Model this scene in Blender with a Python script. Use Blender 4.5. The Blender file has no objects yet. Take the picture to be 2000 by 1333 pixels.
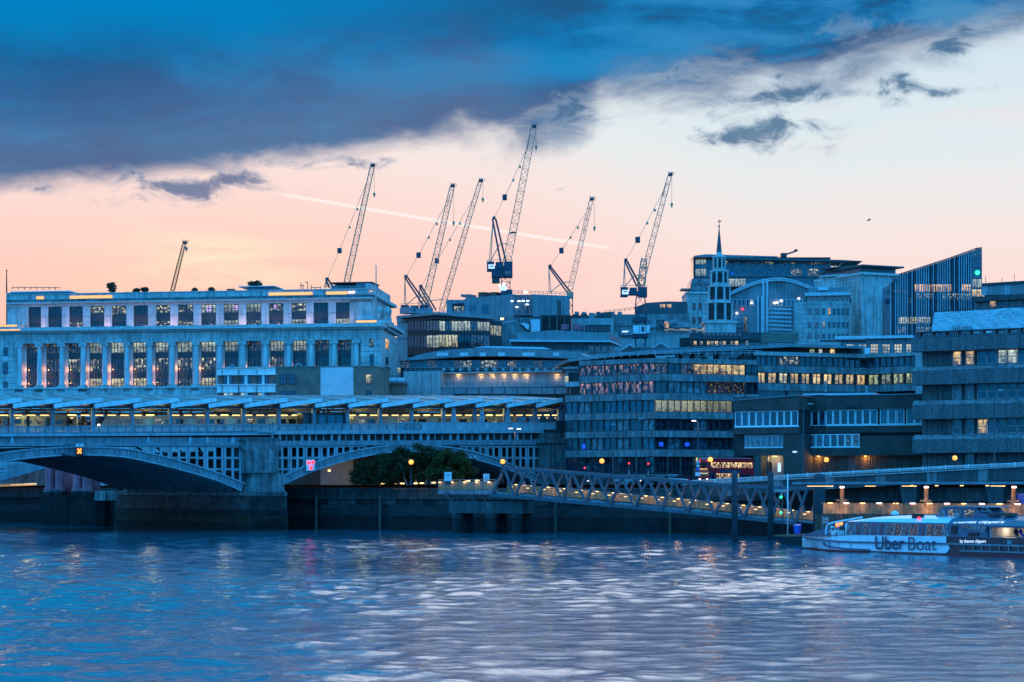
import bpy, math, random
import numpy as np
from mathutils import Vector, Matrix
random.seed(7)
RND = random.Random(11)
SC = bpy.context.scene
COL = SC.collection
# ---------------------------------------------------------------- camera
# photo measures: 70 mm lens on full frame, eye level at photo row 955, camera 7.5 m above the river
FPX, CX, HZ, H, K = 2000 * 70 / 36.0, 1000.0, 955.0, 7.5, 5 / 6.0
cam_d = bpy.data.cameras.new('camera'); cam = bpy.data.objects.new('camera', cam_d); COL.objects.link(cam)
cam_d.lens = 70; cam_d.sensor_width = 36; cam_d.clip_start = 0.5; cam_d.clip_end = 30000
cam_d.shift_y = (HZ - 666.5) / 2000.0
cam.location = (0, 0, H); cam.rotation_euler = (math.pi / 2, 0, 0)
SC.camera = cam
SC.view_settings.view_transform = 'Standard'; SC.view_settings.look = 'None'
SC.view_settings.exposure = 0.0; SC.view_settings.gamma = 1.0; SC.view_settings.use_curve_mapping = False
SC.cycles.max_bounces = 6; SC.cycles.transparent_max_bounces = 8
SC.cycles.sample_clamp_indirect = 3.0; SC.cycles.sample_clamp_direct = 12.0
SC.cycles.use_denoising = True

# ---------------------------------------------------------------- node helpers
def lin(c):
    r = []
    for v in c[:3]:
        v /= 255.0
        r.append(v / 12.92 if v <= 0.04045 else ((v + 0.055) / 1.055) ** 2.4)
    return (r[0], r[1], r[2], 1.0)
class NT:
    def __init__(s, tree): s.t = tree
    def n(s, typ, **kw):
        nd = s.t.nodes.new(typ)
        for k, v in kw.items(): setattr(nd, k, v)
        return nd
    def put(s, sock, v):
        if isinstance(v, bpy.types.NodeSocket): s.t.links.new(v, sock)
        else: sock.default_value = v
    def m(s, op, a, b=None, c=None, clamp=False):
        nd = s.n('ShaderNodeMath', operation=op, use_clamp=clamp)
        for i, v in enumerate((a, b, c)):
            if v is not None: s.put(nd.inputs[i], v)
        return nd.outputs[0]
    def vm(s, op, a, b=None):
        nd = s.n('ShaderNodeVectorMath', operation=op)
        s.put(nd.inputs[0], a)
        if b is not None: s.put(nd.inputs[1], b)
        return nd.outputs[0]
    def sstep(s, v, a, b, lo=0.0, hi=1.0):
        nd = s.n('ShaderNodeMapRange', interpolation_type='SMOOTHSTEP')
        s.put(nd.inputs[0], v)
        for i, x in enumerate((a, b, lo, hi)): s.put(nd.inputs[i + 1], x)
        return nd.outputs[0]
    def mix(s, f, a, b, blend='MIX'):
        nd = s.n('ShaderNodeMix', data_type='RGBA', blend_type=blend)
        s.put(nd.inputs[0], f); s.put(nd.inputs[6], a); s.put(nd.inputs[7], b)
        return nd.outputs[2]
    def ramp(s, v, stops):
        nd = s.n('ShaderNodeValToRGB'); cr = nd.color_ramp
        while len(cr.elements) < len(stops): cr.elements.new(0.5)
        for e, (p, c) in zip(cr.elements, stops): e.position = p; e.color = c
        s.put(nd.inputs[0], v); return nd.outputs[0]
    def noise(s, vec, scale, detail=3, rough=0.5, dist=0.0):
        nd = s.n('ShaderNodeTexNoise'); s.put(nd.inputs['Vector'], vec)
        nd.inputs['Scale'].default_value = scale; nd.inputs['Detail'].default_value = detail
        nd.inputs['Roughness'].default_value = rough; nd.inputs['Distortion'].default_value = dist
        return nd.outputs[0]
    def xyz(s, x, y, z):
        nd = s.n('ShaderNodeCombineXYZ')
        for i, v in enumerate((x, y, z)): s.put(nd.inputs[i], v)
        return nd.outputs[0]

# ---------------------------------------------------------------- sky (dusk, sunset in the north-west, blue overhead and behind)
world = bpy.data.worlds.new('World'); SC.world = world; world.use_nodes = True
wt = world.node_tree; wt.nodes.clear(); W = NT(wt)
tc = W.n('ShaderNodeTexCoord').outputs['Generated']
sp = W.n('ShaderNodeSeparateXYZ'); W.put(sp.inputs[0], tc)
az = W.m('ARCTAN2', sp.outputs[0], sp.outputs[1])
el = W.m('ARCSINE', sp.outputs[2])
U = W.m('MULTIPLY', az, 3.889)          # thousands of photo pixels right of the view axis
V = W.m('MULTIPLY', el, 3.889)          # the same above the horizon
def sky_uv(px, py):
    a = math.atan((px - CX) / FPX); e = math.atan((HZ - py) / FPX * math.cos(a)); return a * 3.889, e * 3.889
Vw = W.m('SUBTRACT', V, W.m('ADD', W.sstep(U, 0.3, -0.6, 0.0, 0.085), W.sstep(U, 0.0, 0.55, 0.0, -0.11)))
warm = W.ramp(W.m('DIVIDE', Vw, 6.2, clamp=True), [
    (0.0, lin((240, 168, 148))), (0.048, lin((255, 204, 191))), (0.065, lin((255, 213, 204))), (0.081, lin((254, 223, 216))),
    (0.097, lin((248, 232, 228))), (0.11, lin((233, 237, 238))), (0.13, lin((221, 235, 241))), (0.165, lin((205, 226, 240))), (0.25, (.30, .70, 1.05, 1)),
    (0.4, (.02, .42, .95, 1)), (0.6, (.02, .6, 1.5, 1)), (1.0, (.03, .75, 2.0, 1))])
back = W.ramp(W.m('DIVIDE', V, 6.2, clamp=True), [
    (0.0, (.03, 1.02, 2.6, 1)), (0.15, (.025, 1.05, 2.75, 1)), (0.5, (.02, .95, 2.6, 1)), (1.0, (.02, .78, 2.2, 1))])
azd = W.m('ABSOLUTE', W.m('ADD', az, 0.1))
sky = W.mix(W.sstep(azd, 0.75, 1.9), warm, back)
# orange deepening low over the sunset and its bright streaks
g1 = W.m('ADD', W.m('POWER', W.m('DIVIDE', W.m('ADD', U, 0.60), 0.42), 2.0), W.m('POWER', W.m('DIVIDE', W.m('SUBTRACT', V, 0.36), 0.14), 2.0))
g1 = W.m('EXPONENT', W.m('MULTIPLY', g1, -1.0))
sky = W.mix(W.m('MULTIPLY', g1, 0.45), sky, lin((255, 214, 180)))
st = W.noise(W.xyz(W.m('MULTIPLY', U, 2.0), W.m('MULTIPLY', V, 14.0), 3.0), 1.6, 4, 0.55, 0.6)
g2 = W.m('ADD', W.m('POWER', W.m('DIVIDE', W.m('ADD', U, 0.58), 0.16), 2.0), W.m('POWER', W.m('DIVIDE', W.m('SUBTRACT', V, 0.43), 0.06), 2.0))
g2 = W.m('EXPONENT', W.m('MULTIPLY', g2, -1.0))
sky = W.mix(W.m('MULTIPLY', g2, W.sstep(st, 0.35, 0.65)), sky, lin((255, 238, 204)))
vs = W.noise(W.xyz(W.m('MULTIPLY', U, 1.2), W.m('MULTIPLY', V, 5.0), 9.0), 1.5, 5, 0.55, 0.8)
sky = W.mix(W.m('MULTIPLY', W.sstep(vs, 0.45, 0.75), 0.35), sky, lin((250, 226, 220)))
# contrail: a thin straight line high in the pale band
(cu0, cv0), (cu1, cv1) = sky_uv(520, 374), sky_uv(1205, 487)
ct = W.m('SUBTRACT', V, W.m('MULTIPLY_ADD', W.m('SUBTRACT', U, cu0), (cv1 - cv0) / (cu1 - cu0), cv0))
cw = W.noise(W.xyz(W.m('MULTIPLY', U, 40.0), 0.0, 0.0), 1.0, 3)
ctm = W.sstep(W.m('ABSOLUTE', ct), 0.0046, 0.0014)
ctm = W.m('MULTIPLY', ctm, W.m('MULTIPLY', W.sstep(U, -0.49, -0.40), W.sstep(U, 0.21, 0.17)))
ctm = W.m('MULTIPLY', ctm, W.m('MULTIPLY_ADD', cw, 0.5, 0.42))
sky = W.mix(ctm, sky, lin((255, 250, 246)))
# cloud bank: its lower edge runs from the left up to the right
edge = [(-1500, 420), (-500, 385), (0, 360), (150, 352), (300, 336), (450, 320), (560, 303), (700, 286), (850, 276), (1000, 265), (1080, 252), (1140, 236), (1168, 205),
        (1190, 185), (1300, 176), (1420, 170), (1560, 156), (1700, 136), (1820, 92), (2000, 40), (2300, -70), (3500, -260)]
fc = W.n('ShaderNodeFloatCurve'); cv = fc.mapping.curves[0]
pts = [((sky_uv(x, y)[0] + 2.5) / 5.0, sky_uv(x, y)[1] / 2.0) for x, y in edge]
while len(cv.points) < len(pts): cv.points.new(0.5, 0.5)
for p, (x, y) in zip(cv.points, pts): p.location = (x, y); p.handle_type = 'AUTO_CLAMPED'
fc.mapping.update()
W.put(fc.inputs['Value'], W.m('DIVIDE', W.m('ADD', U, 2.5), 5.0, clamp=True))
ev = W.m('MULTIPLY', fc.outputs[0], 2.0)
cn = W.noise(W.xyz(W.m('MULTIPLY', U, 2.0), W.m('MULTIPLY', V, 5.0), 0.0), 2.4, 8, 0.58, 0.5)
cn2 = W.noise(W.xyz(W.m('MULTIPLY', U, 1.2), W.m('MULTIPLY_ADD', U, -0.35, W.m('MULTIPLY', V, 4.4)), 5.0), 1.7, 7, 0.55, 0.7)
wob = W.m('MULTIPLY', W.m('SUBTRACT', cn, 0.5), W.sstep(U, -0.7, 0.25, 0.075, 0.20))
wid = W.sstep(U, -0.6, 0.3, 0.026, 0.055)
dlt = W.m('ADD', W.m('SUBTRACT', V, ev), wob)
bank = W.sstep(dlt, W.m('MULTIPLY', wid, -1.0), wid)
brk = W.sstep(W.noise(W.vm('MULTIPLY', tc, (1.6, 1.6, 3.5)), 1.6, 6, 0.6, 0.4), 0.5, 0.66)
bank = W.m('MULTIPLY', bank, W.m('MAXIMUM', W.m('MULTIPLY', W.m('SUBTRACT', W.sstep(V, 2.0, 1.05), W.m('MULTIPLY', W.sstep(V, 0.96, 1.12), W.sstep(U, -0.5, 0.0)), clamp=True), W.sstep(azd, 1.1, 0.6)), brk))
tex = W.sstep(W.m('ADD', W.m('MULTIPLY', cn2, 0.72), W.m('MULTIPLY', cn, 0.28)), 0.34, 0.66)
ccol = W.ramp(tex, [(0.0, lin((26, 92, 146))), (0.4, lin((20, 112, 172))), (1.0, lin((6, 132, 196)))])
ccol = W.mix(W.m('MULTIPLY', W.sstep(U, -0.15, 0.25), W.sstep(tex, 0.75, 0.2)), ccol, lin((34, 84, 130)))
ccol = W.mix(W.m('MULTIPLY', W.sstep(V, 0.78, 0.93), W.sstep(U, 0.1, -0.7)), ccol, lin((0, 131, 196)))
low = W.mix(tex, lin((84, 106, 148)), lin((86, 124, 166)))
ccol = W.mix(W.sstep(dlt, 0.0, W.sstep(U, -0.1, 0.2, 0.26, 0.08)), low, ccol)
ccol = W.mix(W.m('MULTIPLY', W.sstep(U, -0.2, 0.9), W.sstep(tex, 0.5, 1.0, 0.0, 0.5)), ccol, lin((96, 150, 190)))
far_ = W.sstep(azd, 0.7, 1.7, 1.0, 3.2); ccol = W.vm('MULTIPLY', ccol, W.xyz(far_, far_, far_))
vn = W.noise(W.xyz(W.m('MULTIPLY', U, 3.0), W.m('MULTIPLY', V, 8.0), 7.0), 2.0, 7, 0.6, 0.6)
veil = W.sstep(W.m('ADD', dlt, W.m('MULTIPLY_ADD', vn, 0.34, -0.13)), 0.0, 0.13)
veil = W.m('MULTIPLY', W.m('MULTIPLY', veil, W.sstep(U, -0.25, 0.15)), W.m('MULTIPLY', W.sstep(azd, 1.0, 0.6), W.sstep(V, 1.1, 0.98)))
sky = W.mix(W.m('MULTIPLY', veil, 0.6), sky, lin((126, 164, 194)))
sky = W.mix(bank, sky, ccol)
# small loose clouds below the bank
blob = W.m('MULTIPLY', U, 0.0)
for (px, py, rx, ry, a) in [(1490, 258, 120, 46, 1.15), (1440, 275, 70, 22, .9), (1560, 250, 70, 24, .9), (1330, 222, 80, 22, .75), (1650, 180, 160, 26, .85), (1540, 190, 120, 22, .75), (1740, 160, 60, 30, .8), (1400, 165, 200, 40, .6), (1820, 60, 200, 40, .6), (1850, 95, 90, 22, .8), (1880, 178, 90, 12, .55),
                            (330, 366, 190, 34, .72), (470, 352, 80, 24, .72), (600, 318, 120, 26, .55), (690, 318, 70, 18, .85), (70, 366, 60, 14, .8),
                            (1110, 215, 90, 40, .9), (1095, 370, 30, 8, .35)]:
    bu, bv = sky_uv(px, py)
    q = W.m('ADD', W.m('POWER', W.m('DIVIDE', W.m('SUBTRACT', U, bu), rx / 1000), 2.0), W.m('POWER', W.m('DIVIDE', W.m('SUBTRACT', V, bv), ry / 1000), 2.0))
    blob = W.m('MAXIMUM', blob, W.m('MULTIPLY', W.m('EXPONENT', W.m('MULTIPLY', q, -1.0)), a))
bn = W.noise(W.xyz(W.m('MULTIPLY', U, 5.0), W.m('MULTIPLY', V, 9.0), 2.0), 2.2, 8, 0.62, 0.5)
bm = W.sstep(W.m('ADD', blob, W.m('MULTIPLY', W.m('SUBTRACT', bn, 0.5), 3.2)), 0.30, 1.15)
bm = W.m('MULTIPLY', bm, W.sstep(blob, 0.05, 0.25))
sky = W.mix(W.m('MULTIPLY', bm, 0.9), sky, W.mix(W.sstep(bm, 0.2, 0.9), lin((150, 172, 196)), W.mix(W.sstep(U, -0.3, 0.3), lin((92, 116, 156)), lin((66, 112, 150)))))
# bright gap in the cloud above the view, whose sheen lies on the water
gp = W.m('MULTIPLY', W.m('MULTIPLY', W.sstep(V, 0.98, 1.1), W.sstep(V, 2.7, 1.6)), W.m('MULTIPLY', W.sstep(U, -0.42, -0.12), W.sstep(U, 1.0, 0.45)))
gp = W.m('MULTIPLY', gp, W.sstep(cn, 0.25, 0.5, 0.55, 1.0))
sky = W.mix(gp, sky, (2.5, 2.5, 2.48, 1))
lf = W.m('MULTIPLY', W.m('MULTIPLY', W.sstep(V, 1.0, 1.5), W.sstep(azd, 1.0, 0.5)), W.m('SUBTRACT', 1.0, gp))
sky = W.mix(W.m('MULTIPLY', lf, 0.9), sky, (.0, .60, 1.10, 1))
# below the horizon: dim water blue
sky = W.mix(W.sstep(V, 0.0, -0.12), sky, lin((20, 60, 96)))
bg = W.n('ShaderNodeBackground'); W.put(bg.inputs[0], sky); bg.inputs[1].default_value = 1.0
world.cycles.sampling_method = 'MANUAL'; world.cycles.sample_map_resolution = 512
wo = W.n('ShaderNodeOutputWorld'); wt.links.new(bg.outputs[0], wo.inputs[0])
# the last weak glow of the sun, low behind the city
sun_d = bpy.data.lights.new('sun', 'SUN'); sun_d.energy = 0.5; sun_d.angle = math.radians(8); sun_d.color = (1.0, 0.62, 0.4)
sun = bpy.data.objects.new('sun', sun_d); COL.objects.link(sun)
sun.rotation_euler = Vector((math.sin(-0.15), math.cos(-0.15), math.tan(math.radians(3)))).to_track_quat('Z', 'Y').to_euler()

# ---------------------------------------------------------------- materials
MATS = {}
def mat(name, col, rough=0.75, metal=0.0, var=0.18, scale=0.6, streak=0.0, bump=0.0, bscale=6.0, spec=0.5):
    m = bpy.data.materials.new(name); m.use_nodes = True; t = NT(m.node_tree); m.node_tree.nodes.clear()
    pos = t.n('ShaderNodeNewGeometry').outputs['Position']
    c = (*col, 1.0)
    n1 = t.noise(pos, scale, 5, 0.6)
    f = t.sstep(n1, 0.3, 0.7, 1.0 - var, 1.0 + var)
    n2 = t.noise(pos, scale * 9, 3, 0.6)
    f = t.m('MULTIPLY', f, t.sstep(n2, 0.3, 0.7, 1.0 - var * 0.6, 1.0 + var * 0.6))
    if streak:
        n3 = t.noise(t.vm('MULTIPLY', pos, (1.6, 1.6, 0.12)), 1.0, 5, 0.65)
        f = t.m('MULTIPLY', f, t.sstep(n3, 0.35, 0.7, 1.0 + streak * 0.4, 1.0 - streak))
    oi = t.n('ShaderNodeObjectInfo').outputs['Random']
    f = t.m('MULTIPLY', f, t.m('MULTIPLY_ADD', oi, var * 0.5, 1.0 - var * 0.25))
    cc = t.vm('MULTIPLY', c[:3], t.xyz(f, f, f))
    b = t.n('ShaderNodeBsdfPrincipled'); t.put(b.inputs['Base Color'], cc)
    b.inputs['Roughness'].default_value = rough; b.inputs['Metallic'].default_value = metal
    b.inputs['Specular IOR Level'].default_value = spec
    if bump:
        bp = t.n('ShaderNodeBump'); bp.inputs['Strength'].default_value = bump; bp.inputs['Distance'].default_value = 0.05
        t.put(bp.inputs['Height'], t.noise(pos, bscale, 4, 0.6)); t.put(b.inputs['Normal'], bp.outputs[0])
    o = t.n('ShaderNodeOutputMaterial'); t.t.links.new(b.outputs[0], o.inputs[0])
    MATS[name] = m; return m
def brickmat(name, c1, c2, mortar):
    m = bpy.data.materials.new(name); m.use_nodes = True; t = NT(m.node_tree); m.node_tree.nodes.clear()
    pos = t.n('ShaderNodeNewGeometry').outputs['Position']
    s = t.n('ShaderNodeSeparateXYZ'); t.put(s.inputs[0], pos)
    v = t.xyz(t.m('MULTIPLY_ADD', s.outputs[1], 0.6, s.outputs[0]), s.outputs[2], 0.0)
    br = t.n('ShaderNodeTexBrick'); t.put(br.inputs['Vector'], v); br.inputs['Scale'].default_value = 2.2
    br.inputs['Color1'].default_value = (*c1, 1); br.inputs['Color2'].default_value = (*c2, 1); br.inputs['Mortar'].default_value = (*mortar, 1)
    br.inputs['Mortar Size'].default_value = 0.03
    n = t.sstep(t.noise(pos, 0.5, 5, 0.65), 0.3, 0.7, 0.75, 1.25)
    b = t.n('ShaderNodeBsdfPrincipled'); t.put(b.inputs['Base Color'], t.vm('MULTIPLY', br.outputs[0], t.xyz(n, n, n)))
    b.inputs['Roughness'].default_value = 0.85
    bp = t.n('ShaderNodeBump'); bp.inputs['Strength'].default_value = 0.4; bp.inputs['Distance'].default_value = 0.03
    t.put(bp.inputs['Height'], t.m('SUBTRACT', 1.0, br.outputs[1])); t.put(b.inputs['Normal'], bp.outputs[0])
    o = t.n('ShaderNodeOutputMaterial'); t.t.links.new(b.outputs[0], o.inputs[0]); MATS[name] = m
def glassmat(name, base=(0.012, 0.02, 0.03), rough=0.06, dim=0.0, dimcol=(1, .8, .4), spec=0.6):
    """dark window glass: mirrors the sky, a little room light behind some panes"""
    m = bpy.data.materials.new(name); m.use_nodes = True; t = NT(m.node_tree); m.node_tree.nodes.clear()
    oi = t.n('ShaderNodeObjectInfo').outputs['Random']
    gen = t.n('ShaderNodeTexCoord').outputs['Generated']
    off = t.xyz(t.m('MULTIPLY', oi, 37.0), 0.0, t.m('MULTIPLY', oi, 91.0))
    n = t.noise(t.vm('ADD', t.vm('MULTIPLY', gen, (4.0, 1.0, 2.0)), off), 1.0, 2, 0.6)
    f = t.sstep(n, 0.35, 0.65, 0.4, 2.2)
    b = t.n('ShaderNodeBsdfPrincipled'); t.put(b.inputs['Base Color'], t.vm('MULTIPLY', base, t.xyz(f, f, f)))
    b.inputs['Roughness'].default_value = rough; b.inputs['Specular IOR Level'].default_value = spec
    pos = t.n('ShaderNodeNewGeometry').outputs['Position']
    bp = t.n('ShaderNodeBump'); bp.inputs['Strength'].default_value = 0.25; bp.inputs['Distance'].default_value = 0.03
    t.put(bp.inputs['Height'], t.noise(pos, 0.7, 2)); t.put(b.inputs['Normal'], bp.outputs[0])
    if dim:
        n2 = t.noise(t.vm('ADD', t.vm('MULTIPLY', gen, (6.0, 1.0, 4.0)), off), 1.0, 3, 0.7)
        t.put(b.inputs['Emission Strength'], t.m('MULTIPLY', t.sstep(n2, 0.48, 0.75), dim))
        b.inputs['Emission Color'].default_value = (*dimcol, 1)
    o = t.n('ShaderNodeOutputMaterial'); t.t.links.new(b.outputs[0], o.inputs[0]); MATS[name] = m
def litmat(name, c1, c2, strength, dark=0.35, gx=5.0, gz=4.0, gap=0.0):
    """a lit room seen through its window: bright ceiling strips, wall, furniture silhouettes"""
    m = bpy.data.materials.new(name); m.use_nodes = True; t = NT(m.node_tree); m.node_tree.nodes.clear()
    oi = t.n('ShaderNodeObjectInfo').outputs['Random']
    gen = t.n('ShaderNodeTexCoord').outputs['Generated']
    s = t.n('ShaderNodeSeparateXYZ'); t.put(s.inputs[0], gen)
    off = t.xyz(t.m('MULTIPLY', oi, 57.0), 0.0, t.m('MULTIPLY', oi, 131.0))
    vec = t.vm('ADD', t.vm('MULTIPLY', gen, (gx, 1.0, gz)), off)
    vo = t.n('ShaderNodeTexWhiteNoise', noise_dimensions='3D'); t.put(vo.inputs['Vector'], t.vm('FLOOR', t.vm('MULTIPLY', vec, (1.0, 0.0, 1.0))))
    vs_ = t.n('ShaderNodeSeparateColor'); t.put(vs_.inputs[0], vo.outputs['Color'])
    n = t.noise(vec, 1.7, 3, 0.6)
    f = t.m('MULTIPLY', t.sstep(vs_.outputs[0], 0.15, 0.6, dark, 1.0), t.sstep(n, 0.3, 0.65, 0.55, 1.15))
    ceil = t.m('MULTIPLY', t.sstep(s.outputs[2], 0.72, 0.86), t.sstep(vs_.outputs[1], 0.45, 0.5))
    f = t.m('ADD', f, t.m('MULTIPLY', ceil, 0.7))
    low_ = t.m('MULTIPLY', t.sstep(s.outputs[2], 0.42, 0.2), t.sstep(vs_.outputs[2], 0.4, 0.55))
    f = t.m('MULTIPLY', f, t.m('SUBTRACT', 1.0, t.m('MULTIPLY', low_, 0.6)))
    f = t.m('MULTIPLY', f, t.m('MULTIPLY_ADD', oi, 0.7, 0.55))
    if gap: f = t.m('MULTIPLY', f, t.sstep(vs_.outputs[1], gap - .05, gap + .05, 0.08, 1.0))
    b = t.n('ShaderNodeBsdfPrincipled'); b.inputs['Base Color'].default_value = (0.03, 0.04, 0.045, 1); b.inputs['Roughness'].default_value = 0.1
    t.put(b.inputs['Emission Color'], t.mix(vs_.outputs[1], (*c1, 1), (*c2, 1)))
    t.put(b.inputs['Emission Strength'], t.m('MULTIPLY', f, strength))
    o = t.n('ShaderNodeOutputMaterial'); t.t.links.new(b.outputs[0], o.inputs[0]); MATS[name] = m
def emit(name, col, s):
    m = bpy.data.materials.new(name); m.use_nodes = True; b = m.node_tree.nodes['Principled BSDF']
    b.inputs['Base Color'].default_value = (*[min(.8, c) for c in col], 1); b.inputs['Emission Color'].default_value = (*col, 1); b.inputs['Emission Strength'].default_value = s
    MATS[name] = m
def clearmat(name, col, alpha):
    m = bpy.data.materials.new(name); m.use_nodes = True; t = NT(m.node_tree); m.node_tree.nodes.clear()
    b = t.n('ShaderNodeBsdfPrincipled'); b.inputs['Base Color'].default_value = (*col, 1); b.inputs['Roughness'].default_value = 0.08
    tr = t.n('ShaderNodeBsdfTransparent'); mx = t.n('ShaderNodeMixShader'); mx.inputs[0].default_value = alpha
    t.t.links.new(tr.outputs[0], mx.inputs[1]); t.t.links.new(b.outputs[0], mx.inputs[2])
    o = t.n('ShaderNodeOutputMaterial'); t.t.links.new(mx.outputs[0], o.inputs[0]); MATS[name] = m
mat('stone', (.46, .44, .41), .8, var=.2, scale=.35, streak=.42, bump=.15)
mat('stone_pale', (.52, .50, .47), .8, var=.12, scale=.3, streak=.2, bump=.1)
mat('stone_dark', (.10, .098, .095), .85, var=.4, scale=.4, streak=.45, bump=.4)
mat('granite', (.15, .15, .147), .8, var=.35, scale=.5, streak=.5, bump=.4)
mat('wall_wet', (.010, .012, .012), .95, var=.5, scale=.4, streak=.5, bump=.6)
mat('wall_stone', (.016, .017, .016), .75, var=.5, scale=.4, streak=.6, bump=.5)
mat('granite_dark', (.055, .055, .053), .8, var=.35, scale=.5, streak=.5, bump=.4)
mat('concrete', (.20, .20, .197), .85, var=.26, scale=.5, streak=.5, bump=.2)
mat('concrete_dark', (.07, .07, .07), .85, var=.2, scale=.5, streak=.35, bump=.3)
mat('concrete_pale', (.34, .34, .33), .85, var=.12, scale=.4, streak=.25, bump=.2)
mat('aggregate', (.12, .12, .12), .9, var=.3, scale=2.5, streak=.25, bump=.5, bscale=20)
brickmat('brick_dark', (.055, .04, .034), (.08, .055, .045), (.07, .066, .062))
brickmat('brick_brown', (.15, .12, .085), (.20, .16, .11), (.2, .18, .16))
brickmat('brick_red', (.26, .07, .055), (.32, .10, .07), (.3, .25, .22))
mat('white_paint', (.72, .72, .70), .5, var=.1, streak=.2)
mat('grey_paint', (.34, .36, .38), .5, var=.12, streak=.25)
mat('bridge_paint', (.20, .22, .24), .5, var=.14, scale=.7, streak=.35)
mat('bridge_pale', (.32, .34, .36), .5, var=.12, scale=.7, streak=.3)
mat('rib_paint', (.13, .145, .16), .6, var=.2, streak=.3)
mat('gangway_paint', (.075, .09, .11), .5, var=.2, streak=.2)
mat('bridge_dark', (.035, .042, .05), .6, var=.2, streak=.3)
mat('dark_metal', (.045, .05, .055), .45, .3, var=.2)
mat('black', (.012, .013, .014), .5, var=.2)
mat('dark_and_shade', (.03, .03, .03), .9, var=.3)  # plain dark parts; also shade of interiors and openings put into the colour
mat('steel', (.30, .31, .32), .4, .5, var=.15)
mat('zinc', (.20, .22, .23), .5, .2, var=.12, scale=.4, streak=.2)
mat('pale_roof', (.55, .57, .58), .45, .0, var=.1, scale=.5)
mat('dark_roof', (.08, .085, .09), .7, var=.2, scale=.5)
mat('crane_steel', (.72, .30, .18), .6, .2, var=.2)
mat('crane_blue', (.035, .05, .075), .5, .2, var=.2)
mat('crane_yellow', (.9, .12, .012), .6, .0, var=.15)
mat('red_paint', (.38, .02, .025), .35, var=.12)
mat('bus_red', (.62, .012, .02), .25, var=.06)
mat('column_red', (.55, .10, .13), .6, var=.25, streak=.3)
mat('blue_paint', (.03, .10, .5), .4, var=.1)
mat('timber', (.30, .19, .10), .7, var=.3, scale=1.5, streak=.3)
mat('timber_dark', (.11, .07, .045), .7, var=.3, scale=1.5, streak=.3)
mat('tarp', (.44, .47, .48), .55, var=.12, scale=.3, bump=1.0, bscale=.5)
mat('asphalt', (.05, .05, .05), .9, var=.2)
mat('paving', (.2, .195, .185), .9, var=.2)
mat('skin', (.4, .25, .19), .6, var=.05)
mat('cloth_dark', (.03, .035, .05), .9, var=.2)
mat('cloth_white', (.6, .6, .6), .9, var=.1)
mat('leaf', (.07, .065, .013), .6, var=.45, scale=1.2, spec=.2)
mat('leaf_dark', (.032, .036, .01), .6, var=.45, scale=1.2, spec=.2)
mat('leaf_rust', (.16, .06, .03), .7, var=.4, scale=1.2)
mat('bark', (.10, .08, .06), .9, var=.3, bump=.4)
mat('bark_pale', (.30, .27, .22), .9, var=.2, bump=.3)
mat('roof_metal', (.24, .26, .27), .45, .1, var=.14, scale=.5)
mat('train_white', (.36, .37, .32), .35, var=.06)
mat('hull_white', (.74, .76, .78), .3, var=.05, scale=.8, streak=.08)
mat('hull_black', (.014, .018, .024), .35, var=.2)
mat('hull_navy', (.055, .11, .17), .35, var=.1)
mat('boot_red', (.2, .02, .025), .5, var=.2)
mat('letter_blue', (.012, .035, .07), .5, var=.05)
mat('aqua', (.25, .52, .55), .5, var=.1)
glassmat('glass'); glassmat('glass_blue', (.02, .05, .08)); glassmat('glass_dim', dim=.35, dimcol=(1, .78, .35)); glassmat('glass_cool', dim=.3, dimcol=(.4, .75, 1), base=(.02, .035, .05))
glassmat('curtain', (.10, .12, .13), .25)
litmat('lit_warm', (1, .78, .34), (1, .60, .20), .9)
litmat('lit_yellow', (.95, .86, .45), (.85, .82, .55), .7)
litmat('lit_pale', (.75, .82, .62), (.65, .80, .72), 0.62, .45)
litmat('lit_green', (.62, .72, .38), (.50, .55, .24), 0.62, .3)
litmat('lit_orange', (1, .52, .16), (1, .66, .3), 1.0)
litmat('lit_spot', (1, .80, .42), (.7, .72, .5), 0.7, .10, 7, 5, .66)
litmat('reflection_glow', (.04, .12, 1.0), (.9, .5, .3), 0.34, .05, 9.0, 3.0, .55)  # reflections of far lights in the panes, painted in as coloured glow
litmat('lit_bus', (1, .55, .2), (1, .7, .36), 1.2, .1, 9, 2, .3)
litmat('lit_blind', (.72, .70, .40), (.62, .68, .42), .42, .75)
emit('lamp_orange', (1, .36, .06), 1.6); emit('lamp_warm', (1, .62, .24), 2.6); emit('lamp_white', (1, .93, .85), 5.0); emit('uplit_glow', (1, .40, .10), 1.15)
emit('lamp_pink', (1, .62, .55), 6.0); emit('lamp_red', (1, .02, .03), 5.0); emit('lamp_green', (.02, 1, .25), 4.0); emit('lamp_blue', (.03, .14, 1), .32)
emit('tube_warm', (1, .60, .22), 1.8); emit('sign_white_glow', (.8, .9, 1), .75); emit('globe_orange', (1, .36, .05), 1.7); emit('screen_pink', (1, .45, .75), .5); emit('lamp_cool', (.85, .95, 1), 4.0)  # brightness of white signs and lettering is put in as glow
emit('signal_orange', (1, .2, .02), 3.0)
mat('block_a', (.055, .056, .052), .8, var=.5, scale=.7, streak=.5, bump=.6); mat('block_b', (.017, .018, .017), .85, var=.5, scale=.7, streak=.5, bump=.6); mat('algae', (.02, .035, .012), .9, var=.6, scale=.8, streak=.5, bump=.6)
clearmat('clear_glass', (.25, .38, .42), .35); clearmat('screen_glass', (.16, .30, .36), .5)

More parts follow.
